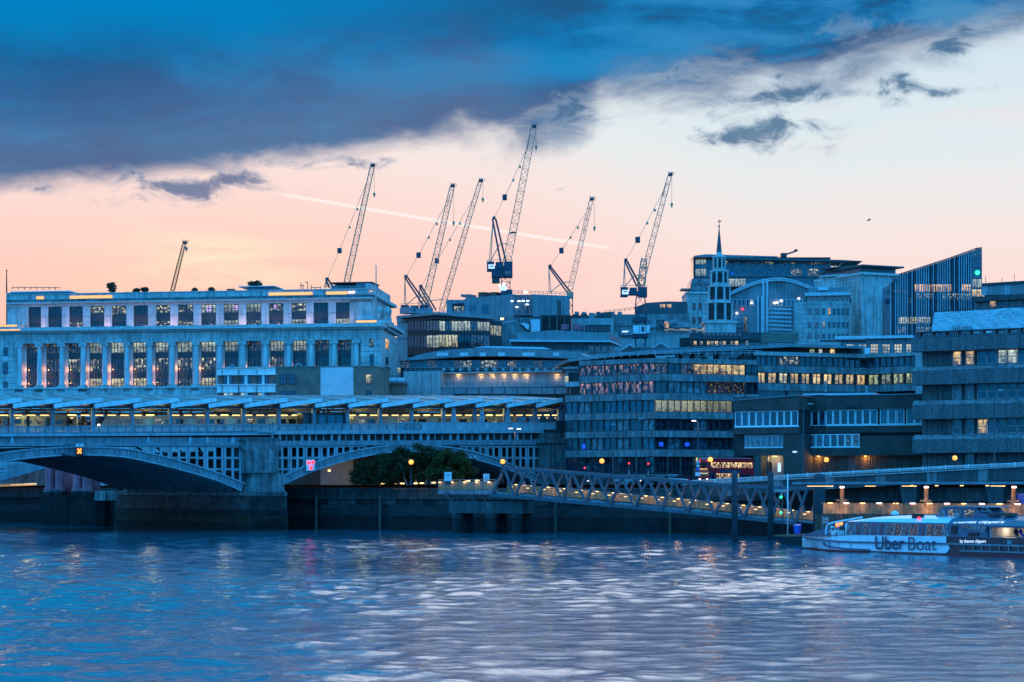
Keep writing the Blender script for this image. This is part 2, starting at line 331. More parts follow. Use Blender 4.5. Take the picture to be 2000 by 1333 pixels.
# ---------------------------------------------------------------- mesh helpers
G = 8.2         # ground level on the north bank above the water
class MB:
    def __init__(s): s.v = []; s.f = []; s.sm = []; s.mi = []
    def add(s, vs, fs, smooth=False, mi=0):
        b = len(s.v); s.v += [tuple(v) for v in vs]
        for f in fs: s.f.append(tuple(b + i for i in f)); s.sm.append(smooth); s.mi.append(mi)
        return s
    def hexa(s, p, mi=0):   # 8 points: bottom ring 0-3, top ring 4-7
        return s.add(p, [(0, 3, 2, 1), (4, 5, 6, 7), (0, 1, 5, 4), (1, 2, 6, 5), (2, 3, 7, 6), (3, 0, 4, 7)], mi=mi)
    def box(s, x0, x1, y0, y1, z0, z1, mi=0):
        return s.hexa([(x0, y0, z0), (x1, y0, z0), (x1, y1, z0), (x0, y1, z0), (x0, y0, z1), (x1, y0, z1), (x1, y1, z1), (x0, y1, z1)], mi)
    def bar(s, a, b, w, h=None, n=4, smooth=False):
        a = Vector(a); b = Vector(b); d = (b - a)
        if d.length < 1e-6: return s
        d.normalize(); up = Vector((0, 0, 1)) if abs(d.z) < 0.95 else Vector((0, 1, 0))
        x = d.cross(up).normalized(); y = x.cross(d); h = h or w
        ring = []
        for k in range(n):
            t = 2 * math.pi * (k + .5) / n; c = 1 / math.cos(math.pi / n) / 2 if n == 4 else .5
            ring.append(x * math.cos(t) * w * c + y * math.sin(t) * h * c)
        vs = [a + r for r in ring] + [b + r for r in ring]
        fs = [(k, (k + 1) % n, n + (k + 1) % n, n + k) for k in range(n)] + [tuple(range(n))[::-1], tuple(range(n, 2 * n))]
        return s.add(vs, fs, smooth)
    def path(s, pts, w, n=5):
        for a, b in zip(pts[:-1], pts[1:]): s.bar(a, b, w, n=n)
        return s
    def prism(s, poly, y0, y1, mi=0):  # polygon in x,z extruded along y
        n = len(poly)
        vs = [(x, y0, z) for x, z in poly] + [(x, y1, z) for x, z in poly]
        fs = [tuple(range(n)), tuple(range(n, 2 * n))[::-1]] + [(i, n + i, n + (i + 1) % n, (i + 1) % n) for i in range(n)]
        return s.add(vs, fs, mi=mi)
    def lathe(s, prof, n=14, c=(0, 0), smooth=True):  # profile of (r, z)
        vs = []; fs = []
        for r, z in prof:
            for k in range(n):
                t = 2 * math.pi * k / n; vs.append((c[0] + r * math.cos(t), c[1] + r * math.sin(t), z))
        for i in range(len(prof) - 1):
            for k in range(n): fs.append((i * n + k, i * n + (k + 1) % n, (i + 1) * n + (k + 1) % n, (i + 1) * n + k))
        fs.append(tuple(range(n))[::-1]); fs.append(tuple((len(prof) - 1) * n + k for k in range(n)))
        return s.add(vs, fs, smooth)
    def grid(s, xs, zs, t):  # a window frame: plate with holes, one connected piece; odd cells are holes
        nx, nz = len(xs), len(zs)
        vs = [(x, 0, z) for z in zs for x in xs] + [(x, t, z) for z in zs for x in xs]; fs = []
        I = lambda i, j, k=0: k * nx * nz + j * nx + i
        for j in range(nz - 1):
            for i in range(nx - 1):
                if i % 2 and j % 2:
                    q = [I(i, j), I(i + 1, j), I(i + 1, j + 1), I(i, j + 1)]; r = [v + nx * nz for v in q]
                    for a in range(4): fs.append((q[a], q[(a + 1) % 4], r[(a + 1) % 4], r[a]))
                else: fs.append((I(i, j), I(i + 1, j), I(i + 1, j + 1), I(i, j + 1)))
        q = [I(0, 0), I(nx - 1, 0), I(nx - 1, nz - 1), I(0, nz - 1)]
        return s.add(vs, fs)
    def mesh(s, name, mats):
        me = bpy.data.meshes.new(name); me.from_pydata(s.v, [], s.f)
        for mt in (mats if isinstance(mats, (list, tuple)) else [mats]): me.materials.append(MATS[mt])
        me.polygons.foreach_set('use_smooth', s.sm); me.polygons.foreach_set('material_index', s.mi); me.update()
        return me
def add_obj(name, me, parent=None, loc=(0, 0, 0), kind=None):
    o = bpy.data.objects.new(name, me); COL.objects.link(o); o.parent = parent; o.location = loc
    if kind: o['kind'] = kind
    return o
def tag(o, label=None, cat=None, group=None, kind=None):
    for k, v in (('label', label), ('category', cat), ('group', group), ('kind', kind)):
        if v: o[k] = v
    return o
def P(px, py, Y):
    Y *= K; return Vector(((px - CX) / FPX * Y, Y, H + (HZ - py) / FPX * Y))
CACHE = {}
def boxmesh(dx, dy, dz, m):
    k = ('b', round(dx, 2), round(dy, 2), round(dz, 2), m)
    if k not in CACHE: CACHE[k] = MB().box(-dx / 2, dx / 2, -dy / 2, dy / 2, -dz / 2, dz / 2).mesh('box', m)
    return CACHE[k]
class Fr:
    """a facade line on the ground: u runs along it to the right, d runs away from the river"""
    def __init__(s, pl, Yl, pr, Yr):
        a = P(pl, 0, Yl); b = P(pr, 0, Yr); s.A = Vector((a.x, a.y)); B = Vector((b.x, b.y))
        s.L = (B - s.A).length; s.e = (B - s.A) / s.L; s.n = Vector((-s.e.y, s.e.x)); s.ang = math.atan2(s.e.y, s.e.x); s.pl, s.pr = pl, pr
    def u(s, px, d=0.0):
        t = (px - CX) / FPX; o = s.A + s.n * d
        return (t * o.y - o.x) / (s.e.x - t * s.e.y)
    def Y(s, u, d=0.0): return s.A.y + u * s.e.y + d * s.n.y
    def z(s, px, py, d=0.0): return H + (HZ - py) / FPX * s.Y(s.u(px, d), d)
    def w(s, u, d, z): q = s.A + s.e * u + s.n * d; return Vector((q.x, q.y, z))
class T:
    def __init__(s, name, label, cat, fr, group=None, z0=G, kind=None):
        s.fr = fr; s.z0 = z0; o = bpy.data.objects.new(name, None); COL.objects.link(o)
        o.location = (fr.A.x, fr.A.y, z0); o.rotation_euler = (0, 0, fr.ang); s.o = o; tag(o, label, cat, group, kind)
        s.pos = {o.name: Vector((0, 0, 0))}; s.pc = None
    def zz(s, px, py, d=0.0): return s.fr.z(s.pc if s.pc is not None else px, py, d) - s.z0
    def put(s, name, me, loc, par=None, kind=None):
        par = par or s.o; loc = Vector(loc); base = s.pos.get(par.name, Vector((0, 0, 0)))
        o = add_obj(name, me, par, loc - base, kind); s.pos[o.name] = loc
        return o
    def raw(s, name, mb, m, par=None, kind=None, loc=None):
        loc = Vector(loc) if loc is not None else Vector((0, 0, 0))
        par = par or s.o; base = s.pos.get(par.name, Vector((0, 0, 0)))
        o = add_obj(name, mb.mesh(name, m), par, loc - base, kind); s.pos[o.name] = loc
        return o
    def bx(s, name, px0, px1, py0, py1, d0, d1, m, par=None, dz=None):
        u0, u1 = s.fr.u(px0, d0), s.fr.u(px1, d0); pm = (px0 + px1) / 2
        z1 = s.zz(pm, py0, d0); z0 = 0.0 if py1 is None else s.zz(pm, py1, d0)
        return s.put(name, boxmesh(abs(u1 - u0), d1 - d0, abs(z1 - z0), m), ((u0 + u1) / 2, (d0 + d1) / 2, (z0 + z1) / 2), par)
    def ubx(s, name, u0, u1, d0, d1, z0, z1, m, par=None):
        return s.put(name, boxmesh(u1 - u0, d1 - d0, z1 - z0, m), ((u0 + u1) / 2, (d0 + d1) / 2, (z0 + z1) / 2), par)
    def pt(s, px, py, d=0.0): return (s.fr.u(px, d), d, s.zz(px, py, d))
    def poly(s, name, pts, d0, d1, m, par=None, kind=None):
        q = [(s.fr.u(x, d0), s.zz(x, y, d0)) for x, y in pts]
        if sum(a[0] * b[1] - b[0] * a[1] for a, b in zip(q, q[1:] + q[:1])) < 0: q = q[::-1]
        return s.raw(name, MB().prism(q, d0, d1), m, par, kind)
    def bars(s, name, segs, w, m, par=None, kind='stuff', n=4):   # segs of pixel points (px, py, d)
        mb = MB()
        for a, b in segs: mb.bar(s.pt(*a), s.pt(*b), w, n=n)
        return s.raw(name, mb, m, par, kind)
    def win(s, px0, px1, py0, py1, d, nc, nr, gm, fm='dark_metal', fw=0.1, rec=0.15, par=None, zs=None, name='window'):
        """a window of nc x nr panes: glass with its frame as a sub-part"""
        u0, u1 = s.fr.u(px0, d), s.fr.u(px1, d); pm = (px0 + px1) / 2
        z1, z0 = s.zz(pm, py0, d), s.zz(pm, py1, d); w, h = u1 - u0, z1 - z0
        k = (round(w, 1), round(h, 1), nc, nr, fm, fw, rec)
        g = s.put(name, boxmesh(round(w, 1), .06, round(h, 1), gm), ((u0 + u1) / 2, d + rec + .03, (z0 + z1) / 2), par)
        if fm:
            if k not in CACHE:
                W_, H_ = k[0], k[1]
                def cuts(L, n, fr_=None):
                    r = [-L / 2]
                    for i in range(n):
                        a = -L / 2 + L * i / n; b = -L / 2 + L * (i + 1) / n
                        r += [a + (fw if i == 0 else fw / 2), b - (fw if i == n - 1 else fw / 2)]
                    return r + [L / 2]
                xs, zs_ = cuts(W_, nc), cuts(H_, nr)
                CACHE[k] = MB().grid(xs, zs_, rec * .8).mesh('frame', fm)
            s.put('frame', CACHE[k], ((u0 + u1) / 2, d + rec * .15, (z0 + z1) / 2), g)
        return g
def point_light(loc, col, power, r=0.15, par=None):
    l = bpy.data.lights.new('lamp', 'POINT'); l.color = col; l.energy = power; l.shadow_soft_size = r
    o = bpy.data.objects.new('lamp', l); COL.objects.link(o); o.location = loc; o.parent = par; return o
def lerp(a, b, t): return a + (b - a) * t
def interp(pts, x):
    if x <= pts[0][0]: return pts[0][1]
    for (a, ya), (b, yb) in zip(pts, pts[1:]):
        if x <= b: return ya + (yb - ya) * (x - a) / (b - a)
    return pts[-1][1]
# ================================================================ river, ground, river wall
def wave_axis(lo, hi, step, far):
    a = [lo]
    while a[-1] < hi: a.append(a[-1] + (step(a[-1]) if callable(step) else step))
    out = [lo - g for g in far[::-1]] + a + [a[-1] + g for g in far]
    return np.array(out)
xs = wave_axis(-116, 116, lambda x: .26 if abs(x) < 46 else .5, [2, 6, 16, 40, 100, 300, 1500])
ys = wave_axis(66, 440, lambda y: .2 + .0021 * (y - 66), [4, 16, 50, 200, 900])
ys = np.concatenate([[-900, -300, -100, -20, 20, 48, 60], ys[5:]])
X, Yg = np.meshgrid(xs, ys); Z = np.zeros_like(X); rs = np.random.RandomState(3)
dyl = .2 + .0021 * np.clip(Yg - 66, 0, None)
for i in range(84):
    lam = math.exp(rs.uniform(math.log(.6), math.log(6.5))); th = rs.normal(math.pi / 2 + .35, .75)
    k = 2 * math.pi / lam; a = .0033 * lam
    fade = np.clip((lam - 2.2 * dyl) / (1.5 * dyl), 0, 1)
    ph = k * (X * math.cos(th) + Yg * math.sin(th)) + rs.uniform(0, 6.28)
    Z += a * fade * 1.1 * (1.27 - 2.0 * np.abs(np.sin(ph / 2)))
patch = .85 + .5 * np.sin(X * .05 + 1.3 * np.sin(Yg * .021)) * np.sin(Yg * .043 + 1.1 * np.sin(X * .033))
inb = (np.abs(X) < 117) & (Yg > 63) & (Yg < 442)
Z = np.where(inb, Z * patch * (1 - .5 * np.clip((Yg - 170) / 130, 0, 1)), 0.0)     # calmer in the lee of the wall
nx, ny = len(xs), len(ys)
co = np.stack([X, Yg, Z], -1).reshape(-1, 3).astype(np.float32)
j, i = np.meshgrid(np.arange(ny - 1), np.arange(nx - 1), indexing='ij'); b = (j * nx + i).reshape(-1)
fa = np.stack([b, b + 1, b + nx + 1, b + nx], -1).astype(np.int32)
me = bpy.data.meshes.new('river_water'); me.vertices.add(len(co)); me.vertices.foreach_set('co', co.ravel())
me.loops.add(fa.size); me.loops.foreach_set('vertex_index', fa.ravel()); me.polygons.add(len(fa))
me.polygons.foreach_set('loop_start', np.arange(0, fa.size, 4, dtype=np.int32)); me.polygons.foreach_set('loop_total', np.full(len(fa), 4, dtype=np.int32))
me.polygons.foreach_set('use_smooth', np.ones(len(fa), dtype=bool)); me.update(); me.validate()
wm = bpy.data.materials.new('river_water'); wm.use_nodes = True; t = NT(wm.node_tree); wm.node_tree.nodes.clear()
pos = t.n('ShaderNodeNewGeometry').outputs['Position']
bd = t.n('ShaderNodeBsdfPrincipled'); bd.inputs['Base Color'].default_value = (.002, .115, .16, 1); bd.inputs['Roughness'].default_value = .04; bd.inputs['IOR'].default_value = 1.333
h = t.m('ADD', t.noise(t.vm('MULTIPLY', pos, (1.0, 1.3, 1.0)), 2.2, 5, .62, .4), t.m('MULTIPLY', t.noise(pos, .55, 3, .55, .6), 1.6))
bp = t.n('ShaderNodeBump'); bp.inputs['Strength'].default_value = .35; bp.inputs['Distance'].default_value = .06
t.put(bp.inputs['Height'], h); t.put(bd.inputs['Normal'], bp.outputs[0])
o_ = t.n('ShaderNodeOutputMaterial'); t.t.links.new(bd.outputs[0], o_.inputs[0]); MATS['river_water'] = wm
me.materials.append(wm)
tag(add_obj('river_water', me), kind='structure')
# north bank ground, its edge on the river wall
BANK = [(-4000, 700), (-900, 540), (186, 524), (560, 448), (720, 437), (960, 420), (1330, 398), (1560, 378), (2000, 352), (2700, 325), (6000, 260)]
bk = [P(px, 0, Y) for px, Y in BANK]
mb = MB(); n = len(bk)
vs = [(p.x, p.y + .4, G) for p in bk] + [(p.x * 6 - 0, 9000, G) for p in bk]
mb.add(vs, [(i, i + 1, n + i + 1, n + i) for i in range(n - 1)])
tag(add_obj('ground', mb.mesh('ground', 'asphalt')), kind='structure')
fw = Fr(560, 448, 2000, 352)
rw = bpy.data.objects.new('river_wall', None); COL.objects.link(rw); tag(rw, 'long granite embankment wall with weathered parapet and dark wet foot along the river', 'wall')
def seg(name, a, b, d0, d1, z0, z1, m, dz0=0.0):
    a = Vector((a.x, a.y)); b = Vector((b.x, b.y)); e = (b - a).normalized(); nn = Vector((-e.y, e.x))
    pp = []
    for z, sh in ((z0, dz0), (z1, 0)):
        for q, d in ((a, d0 - sh), (b, d0 - sh), (b, d1), (a, d1)):
            w = q + nn * d; pp.append((w.x, w.y, z))
    return add_obj(name, MB().hexa(pp).mesh(name, m), rw)
for i in range(1, n - 2):
    a, b = bk[i], bk[i + 1]; L = (b - a).length; cnt = max(1, int(L / 9.0))
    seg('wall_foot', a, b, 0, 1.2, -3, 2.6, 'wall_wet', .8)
    seg('wall_body', a, b, .32, 1.2, 2.6, 5.6, 'dark_and_shade', .2)
    nb = max(1, int(L / 2.7)) if 3 <= i <= 7 else max(1, int(L / 12))
    for c in range(3):      # weathered stone courses
        for q in range(nb):
            t0, t1 = (q + (.5 if c % 2 else 0)) / nb, (q + 1 + (.5 if c % 2 else 0)) / nb
            if t1 > 1.001: t1 = 1.0
            if t1 - t0 < .1 / nb or (i == 7 and t0 > .1): continue
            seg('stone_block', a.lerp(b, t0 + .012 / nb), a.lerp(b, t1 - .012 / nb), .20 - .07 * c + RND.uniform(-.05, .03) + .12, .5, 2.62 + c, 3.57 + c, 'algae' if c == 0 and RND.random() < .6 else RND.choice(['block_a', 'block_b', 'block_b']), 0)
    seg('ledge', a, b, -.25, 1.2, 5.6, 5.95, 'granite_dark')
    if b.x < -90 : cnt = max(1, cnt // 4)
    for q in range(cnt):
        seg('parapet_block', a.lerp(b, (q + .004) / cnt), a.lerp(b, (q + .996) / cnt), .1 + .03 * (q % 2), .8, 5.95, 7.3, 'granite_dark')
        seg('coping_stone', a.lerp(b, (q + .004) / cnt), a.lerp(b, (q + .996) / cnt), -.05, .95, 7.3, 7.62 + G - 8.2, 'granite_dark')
# hanging mooring chains on the wall
for c, (p0, p1, yy, sag) in enumerate([(1025, 1165, 1004, 26), (1180, 1296, 1008, 26)]):
    pts = []
    for q in range(15):
        tt = q / 14; px = lerp(p0, p1, tt); Yw = lerp(416, 398, (px - 980) / 350)
        pts.append(P(px, yy + sag * 4 * tt * (1 - tt), Yw - 5))
    tag(add_obj('mooring_chain', MB().path(pts, .09, 5).mesh('chain', 'dark_and_shade')), ['chain slung low on the river wall just right of the concrete dolphin', 'chain slung low on the river wall further from the dolphin'][c], 'chain', 'chains on the river wall')

for k, (px, lab) in enumerate(((618, 'vertical timber fender on the river wall right of the bridge pier'), (742, 'vertical timber fender on the river wall below the trees'), (1085, 'vertical timber fender on the river wall right of the dolphin'), (1308, 'vertical timber fender on the river wall behind the gangway middle'))):
    for (x0, y0), (x1, y1) in zip(BANK[3:], BANK[4:]):
        if x0 <= px <= x1: p_ = P(px, 0, lerp(y0, y1, (px - x0) / (x1 - x0)) - 1.6)
    o = add_obj('timber_fender', MB().box(-.22, .22, -.2, .2, -1, 6.3).box(-.3, .3, -.26, .26, 4.4, 4.6).box(-.3, .3, -.26, .26, 1.8, 2.0).mesh('timber_fender', 'timber_dark')); o.location = (p_.x, p_.y, 0); tag(o, lab, 'fender', 'timber fenders on the river wall')
# ================================================================ railway bridge with its station
FB = Fr(0, 400, 1090, 465)
br = T('railway_bridge', 'pale blue iron railway bridge with two shallow arches and lattice spandrels on stone piers', 'bridge', FB, z0=0.0)
ca, sa = math.cos(-FB.ang), math.sin(-FB.ang)
SK = Vector((-0.70 * ca - 0.714 * sa, -0.70 * sa + 0.714 * ca)); SK = SK / SK.y     # pier axis per metre of depth
def smooth(pts, n=40):
    """Catmull-Rom through measured points"""
    out = []
    for k in range(len(pts) - 1):
        p0, p1, p2, p3 = pts[max(k - 1, 0)], pts[k], pts[k + 1], pts[min(k + 2, len(pts) - 1)]
        for q in range(6):
            t_ = q / 6; r = []
            for c in (0, 1): r.append(.5 * (2 * p1[c] + (p2[c] - p0[c]) * t_ + (2 * p0[c] - 5 * p1[c] + 4 * p2[c] - p3[c]) * t_ ** 2 + (3 * p1[c] - p0[c] - 3 * p2[c] + p3[c]) * t_ ** 3))
            out.append(tuple(r))
    return out + [pts[-1]]
TOPL = smooth([(-190, 972), (-130, 940), (-60, 907), (0, 885), (60, 877), (120, 873), (170, 872), (240, 875), (300, 886), (360, 902), (420, 921), (478, 944)])
BOTL = smooth([(-190, 994), (-130, 962), (-60, 928), (0, 905), (60, 896), (120, 891), (170, 890), (240, 894), (300, 906), (360, 921), (420, 939), (471, 960)])
TOPR = smooth([(541, 933), (600, 908), (650, 890), (700, 878), (745, 871), (790, 868), (850, 870), (905, 877), (950, 889), (990, 903), (1056, 930)])
BOTR = smooth([(546, 950), (600, 926), (650, 908), (700, 895), (745, 887), (790, 884), (850, 886), (905, 893), (950, 905), (990, 918), (1056, 946)])
def ring(top, bot, d0, d1):
    a = [(br.fr.u(x, 0), br.zz(x, y, 0)) for x, y in top]; b_ = [(br.fr.u(x, 0), br.zz(x, y, 0)) for x, y in bot]
    mb = MB(); n = len(a)
    vs = [(u, d0, z) for u, z in a] + [(u, d0, z) for u, z in b_] + [(u, d1, z) for u, z in a] + [(u, d1, z) for u, z in b_]
    fs = []
    for i in range(n - 1):
        fs += [(n + i, n + i + 1, i + 1, i), (2 * n + i, 2 * n + i + 1, 3 * n + i + 1, 3 * n + i), (i, i + 1, 2 * n + i + 1, 2 * n + i), (3 * n + i, 3 * n + i + 1, n + i + 1, n + i)]
    return mb.add(vs, fs)
for nm, top, bot in (('l', TOPL, BOTL), ('r', TOPR, BOTR)):
    front = br.raw('arch_ring', ring(top, bot, 0, .55), 'bridge_paint')
    for e, cv_ in ((0, top), (1, bot)):        # flanges, proud of the web
        c2 = [(x, y + (2.6 if e == 0 else -2.6)) for x, y in cv_]
        br.raw('flange', ring(cv_ if e == 0 else c2, c2 if e == 0 else cv_, -.32, 0), 'bridge_pale', front)
    # stiffeners on the web
    for k in range(3, len(top) - 2, 2 if nm == 'l' else 3):
        if top[k][0] < -20: continue
        a = br.pt(*top[k], 0); b_ = br.pt(*bot[k], 0)
        br.raw('stiffener', MB().bar((a[0], -.12, a[2] - .45), (b_[0], -.12, b_[2] + .45), .14, .22), 'bridge_pale', front)
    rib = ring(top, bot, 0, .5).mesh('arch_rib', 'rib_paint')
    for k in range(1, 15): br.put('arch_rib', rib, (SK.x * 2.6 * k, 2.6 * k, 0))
# deck: fascia girder, under-deck slab
D = 38.0
def slab(name, p0, p1, ya0, ya1, yb0, yb1, d0, d1, m, par=None):
    """a level piece along the bridge: rows ya* at p0, yb* at p1, swept back on the pier axis"""
    pp = []
    for ya, yb in ((ya1, yb1), (ya0, yb0)):
        for (px, y, d) in ((p0, ya, d0), (p1, yb, d0), (p1, yb, d1), (p0, ya, d1)):
            u, z = br.fr.u(px, 0), br.zz(px, y, 0); pp.append((u + SK.x * d, d, z))
    return br.raw(name, MB().hexa(pp), m, par)
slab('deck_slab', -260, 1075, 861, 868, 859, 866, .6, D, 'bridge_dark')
slab('platform_slab', -260, 1090, 846, 853, 839, 846, .5, D, 'concrete_dark')
for k in range(18):     # fascia panels left of the pier
    a, b_ = -120 + 36 * k, -120 + 36 * (k + 1) - .6
    if b_ > 545: break
    f = lambda x: -.0055 * x
    br.poly('fascia_panel', [(a, 854.5), (b_, 854.5), (b_, 867), (a, 867)], .12 + .03 * (k % 2), .5, 'bridge_paint')
br.poly('fascia_cornice', [(-130, 848), (530, 845), (530, 850), (-130, 854)], -.55, .5, 'bridge_pale')
br.poly('fascia_base', [(-130, 867), (530, 866), (530, 871), (-130, 872)], -.35, .5, 'bridge_paint')
for px in (24, 290, 372, 405, 455):
    br.poly('bracket', [(px - 2.4, 854), (px + 2.4, 854), (px + 4, 866), (px - 4, 866)], -.3, .1, 'bridge_pale')
for k, px in enumerate(range(70, 480, 7)):
    pass
# right of the pier: pale parapet band, clerestory strip, lower chord
br.poly('parapet_band', [(504, 842), (1062, 838.5), (1062, 846), (504, 849)], -.55, .5, 'bridge_pale')
br.poly('strip_sill', [(528, 861.5), (1056, 859.5), (1056, 869), (528, 871)], -.35, .5, 'bridge_paint')
br.poly('strip_back', [(528, 848), (1056, 845), (1056, 862), (528, 863)], .42, .6, 'dark_and_shade')
xx = 530
while xx < 1054:
    wbig = abs((xx - 530) % 58) < 14.6 and True
    br.poly('strip_post', [(xx, 848.5), (xx + (4.5 if wbig else 1.5), 848.5), (xx + (4.5 if wbig else 1.5), 862), (xx, 862)], 0, .4, 'bridge_pale')
    xx += 14.5
# spandrel lattice: posts in pairs and rails, each bay its own casting with framed openings
def spandrel(p0, p1, top, pairs, rows):
    bays = np.linspace(p0, p1, pairs + 1)
    for a, b_ in zip(bays[:-1], bays[1:]):
        w = b_ - a; ytop = 871.0
        xs_ = [a + w * .02, a + w * .10, a + w * .46, a + w * .54, a + w * .90, a + w * .98]
        mb = MB()
        def P2(px, py, d): u, z = br.fr.u(px, 0), br.zz(px, py, 0); return (u, d, z)
        lim = lambda x: interp([(q[0], q[1]) for q in top], x) + 3
        for (x0, x1) in ((xs_[0], xs_[1]), (xs_[2], xs_[3]), (xs_[4], xs_[5])):
            y = lim((x0 + x1) / 2)
            if y > ytop + 3: mb.prism([(P2(x0, y, 0)[0], P2(x0, y, 0)[2]), (P2(x1, y, 0)[0], P2(x1, y, 0)[2]), (P2(x1, ytop, 0)[0], P2(x1, ytop, 0)[2]), (P2(x0, ytop, 0)[0], P2(x0, ytop, 0)[2])], -.05, .3)
        for k in range(rows + 1):
            y0 = ytop + k * 22.5; y1 = y0 + 2.6
            if y1 < max(lim(a), lim(b_)):
                xa, xb = xs_[0], xs_[5]
                while lim(xa) < y1 and xa < xb: xa += 1
                while lim(xb) < y1 and xb > xa: xb -= 1
                if xb - xa > 4: mb.prism([(P2(xa, y1, 0)[0], P2(xa, y1, 0)[2]), (P2(xb, y1, 0)[0], P2(xb, y1, 0)[2]), (P2(xb, y0, 0)[0], P2(xb, y0, 0)[2]), (P2(xa, y0, 0)[0], P2(xa, y0, 0)[2])], 0, .25)
                for (x0, x1) in ((xs_[1], xs_[2]), (xs_[3], xs_[4])):    # rounded inner frames
                    ya, yb = y1, y0 + 22.5
                    if yb < lim(x0) + 6 and yb < lim(x1) + 6:
                        q = [P2(x0 + .3, ya + .3, .02), P2(x1 - .3, ya + .3, .02), P2(x1 - .3, yb - .3, .02), P2(x0 + .3, yb - .3, .02)]
                        for s_ in range(4): mb.bar(q[s_], q[(s_ + 1) % 4], .16, .1)
        if mb.v: br.raw('spandrel_panel', mb, 'bridge_pale')
spandrel(262, 472, TOPL, 6, 3)
spandrel(536, 716, TOPR, 6, 3)
spandrel(898, 1056, TOPR, 6, 3)
for (x0, x1, tp) in ((275, 470, TOPL), (538, 700, TOPR), (905, 1054, TOPR)):    # dark bracing inside the spandrels
    for k, px in enumerate(np.linspace(x0, x1 - 30, 5)):
        a = br.pt(px, 872, 0); b_ = br.pt(px + 26, min(872 + 60, interp(tp, px + 26)), 0)
        br.raw('brace', MB().bar((a[0], 3, a[2]), (b_[0], 3, b_[2]), .35), 'bridge_dark')
    a, b_ = br.pt(x0, 870, 0), br.pt(x1, 870, 0)
# piers
def pier(name, lev, u_off, depth, m, cap=None):
    """levels of (px0, px1, py) stacked, swept back along the pier axis"""
    mb = MB()
    rings = []
    for (a, b_, y) in lev:
        u0, u1, z = br.fr.u(a, 0), br.fr.u(b_, 0), br.zz((a + b_) / 2, y, 0); rings.append((u0, u1, z))
    vs = []; fs = []
    for (u0, u1, z) in rings:
        vs += [(u0, -1.6, z), (u1, -1.6, z), (u1 + SK.x * depth, depth, z), (u0 + SK.x * depth, depth, z)]
    for i in range(len(rings) - 1):
        for k in range(4): fs.append((i * 4 + k, i * 4 + (k + 1) % 4, i * 4 + 4 + (k + 1) % 4, i * 4 + 4 + k))
    fs.append(tuple(4 * (len(rings) - 1) + k for k in range(4)))
    mb.add(vs, fs); return br.raw(name, mb, m)
for k in range(6):
    ya, yb9 = 1048 - 13.2 * k, 1048 - 13.2 * (k + 1) + .7; w_ = 1.0 - k * 1.0 + (.35 if k % 2 else 0)
    pier('pier_course', [(479.5 - .2 * w_, 556.5 + w_, ya), (479.5 - .2 * w_, 556.5 + w_ - .8, yb9)], 0, D + 2, ['algae', 'wall_wet', 'algae', 'block_b', 'block_a', 'block_a'][k])
pier('pier_core', [(481, 553, 1048), (481, 550, 961)], 0, D + 1, 'dark_and_shade')
pier('pier_ledge', [(477, 554, 968.5), (477, 554, 962), (481, 551, 961)], 0, D + 2, 'granite')
pier('pier_plinth', [(481, 551, 962), (484, 545, 942), (488, 541, 924)], 0, D, 'granite')
pier('pier_shaft', [(474, 538, 925), (474, 538, 881)], 0, D, 'granite')
pier('pier_cornice', [(472, 540, 881), (471, 542, 878), (471, 542, 871), (474, 539, 870), (474, 539, 863)], 0, D * .2, 'granite')
pier('pier_cap', [(472, 541, 863), (471, 542, 860), (474, 538, 856.5)], 0, D * .2, 'stone_dark')
br.poly('pier_pilaster', [(496, 924), (536, 924), (536, 879), (496, 879)], -2.2, -1.6, 'granite')
pier('far_pier', [(-260, -185, 1055), (-250, -190, 950)], 0, D, 'wall_wet')
# abutment at the bank
br.poly('abutment', [(1055, 1000), (1108, 1000), (1108, 846), (1055, 846)], -.6, 18, 'granite')
br.poly('abutment_cornice', [(1050, 866), (1109, 866), (1109, 857), (1050, 857)], -1.2, 18.1, 'granite')
br.poly('abutment_pilaster', [(1080, 1000), (1107, 1000), (1107, 868), (1080, 868)], -1.1, -.6, 'granite')
br.poly('abutment_band', [(1088, 850), (1108, 850), (1108, 822), (1088, 822)], -.2, 14, 'bridge_dark')
# road and path under the right arch, lit
up = FB.w(FB.u(640, 12), 12, G + 4)
for px, py, d, pw in ((643, 925, 30, 110), (693, 926, 24, 160), (940, 925, 22, 120)):
    q = br.fr.w(br.fr.u(px, d), d, br.fr.z(px, py, d)); point_light(q, (1, .75, .5), pw, .2)
    br.put('bulkhead_lamp', boxmesh(.4, .4, .4, 'lamp_warm'), (br.fr.u(px, d), d, br.fr.z(px, py, d) + .55))
rb = T('undercroft_wall', 'pale lit retaining wall under the bridge arch behind the embankment', 'wall', Fr(555, 506, 800, 506))
rb.bx('wall_panel', 556, 636, 937, None, 0, .5, 'concrete'); rb.bx('wall_panel', 636.5, 800, 937, None, .06, .5, 'concrete'); rb.bx('back_wall', 540, 830, 868, None, 3, 3.5, 'dark_and_shade')
rb.bx('upper_wall', 556, 640, 912, 926, 0, .4, 'brick_brown'); rb.bx('dark_hoarding', 655, 800, 914, 930, .5, .8, 'dark_metal')
for k in range(8): rb.bx('hoarding_post', 655 + 18 * k, 656.5 + 18 * k, 914, 930, .3, .5, 'black')

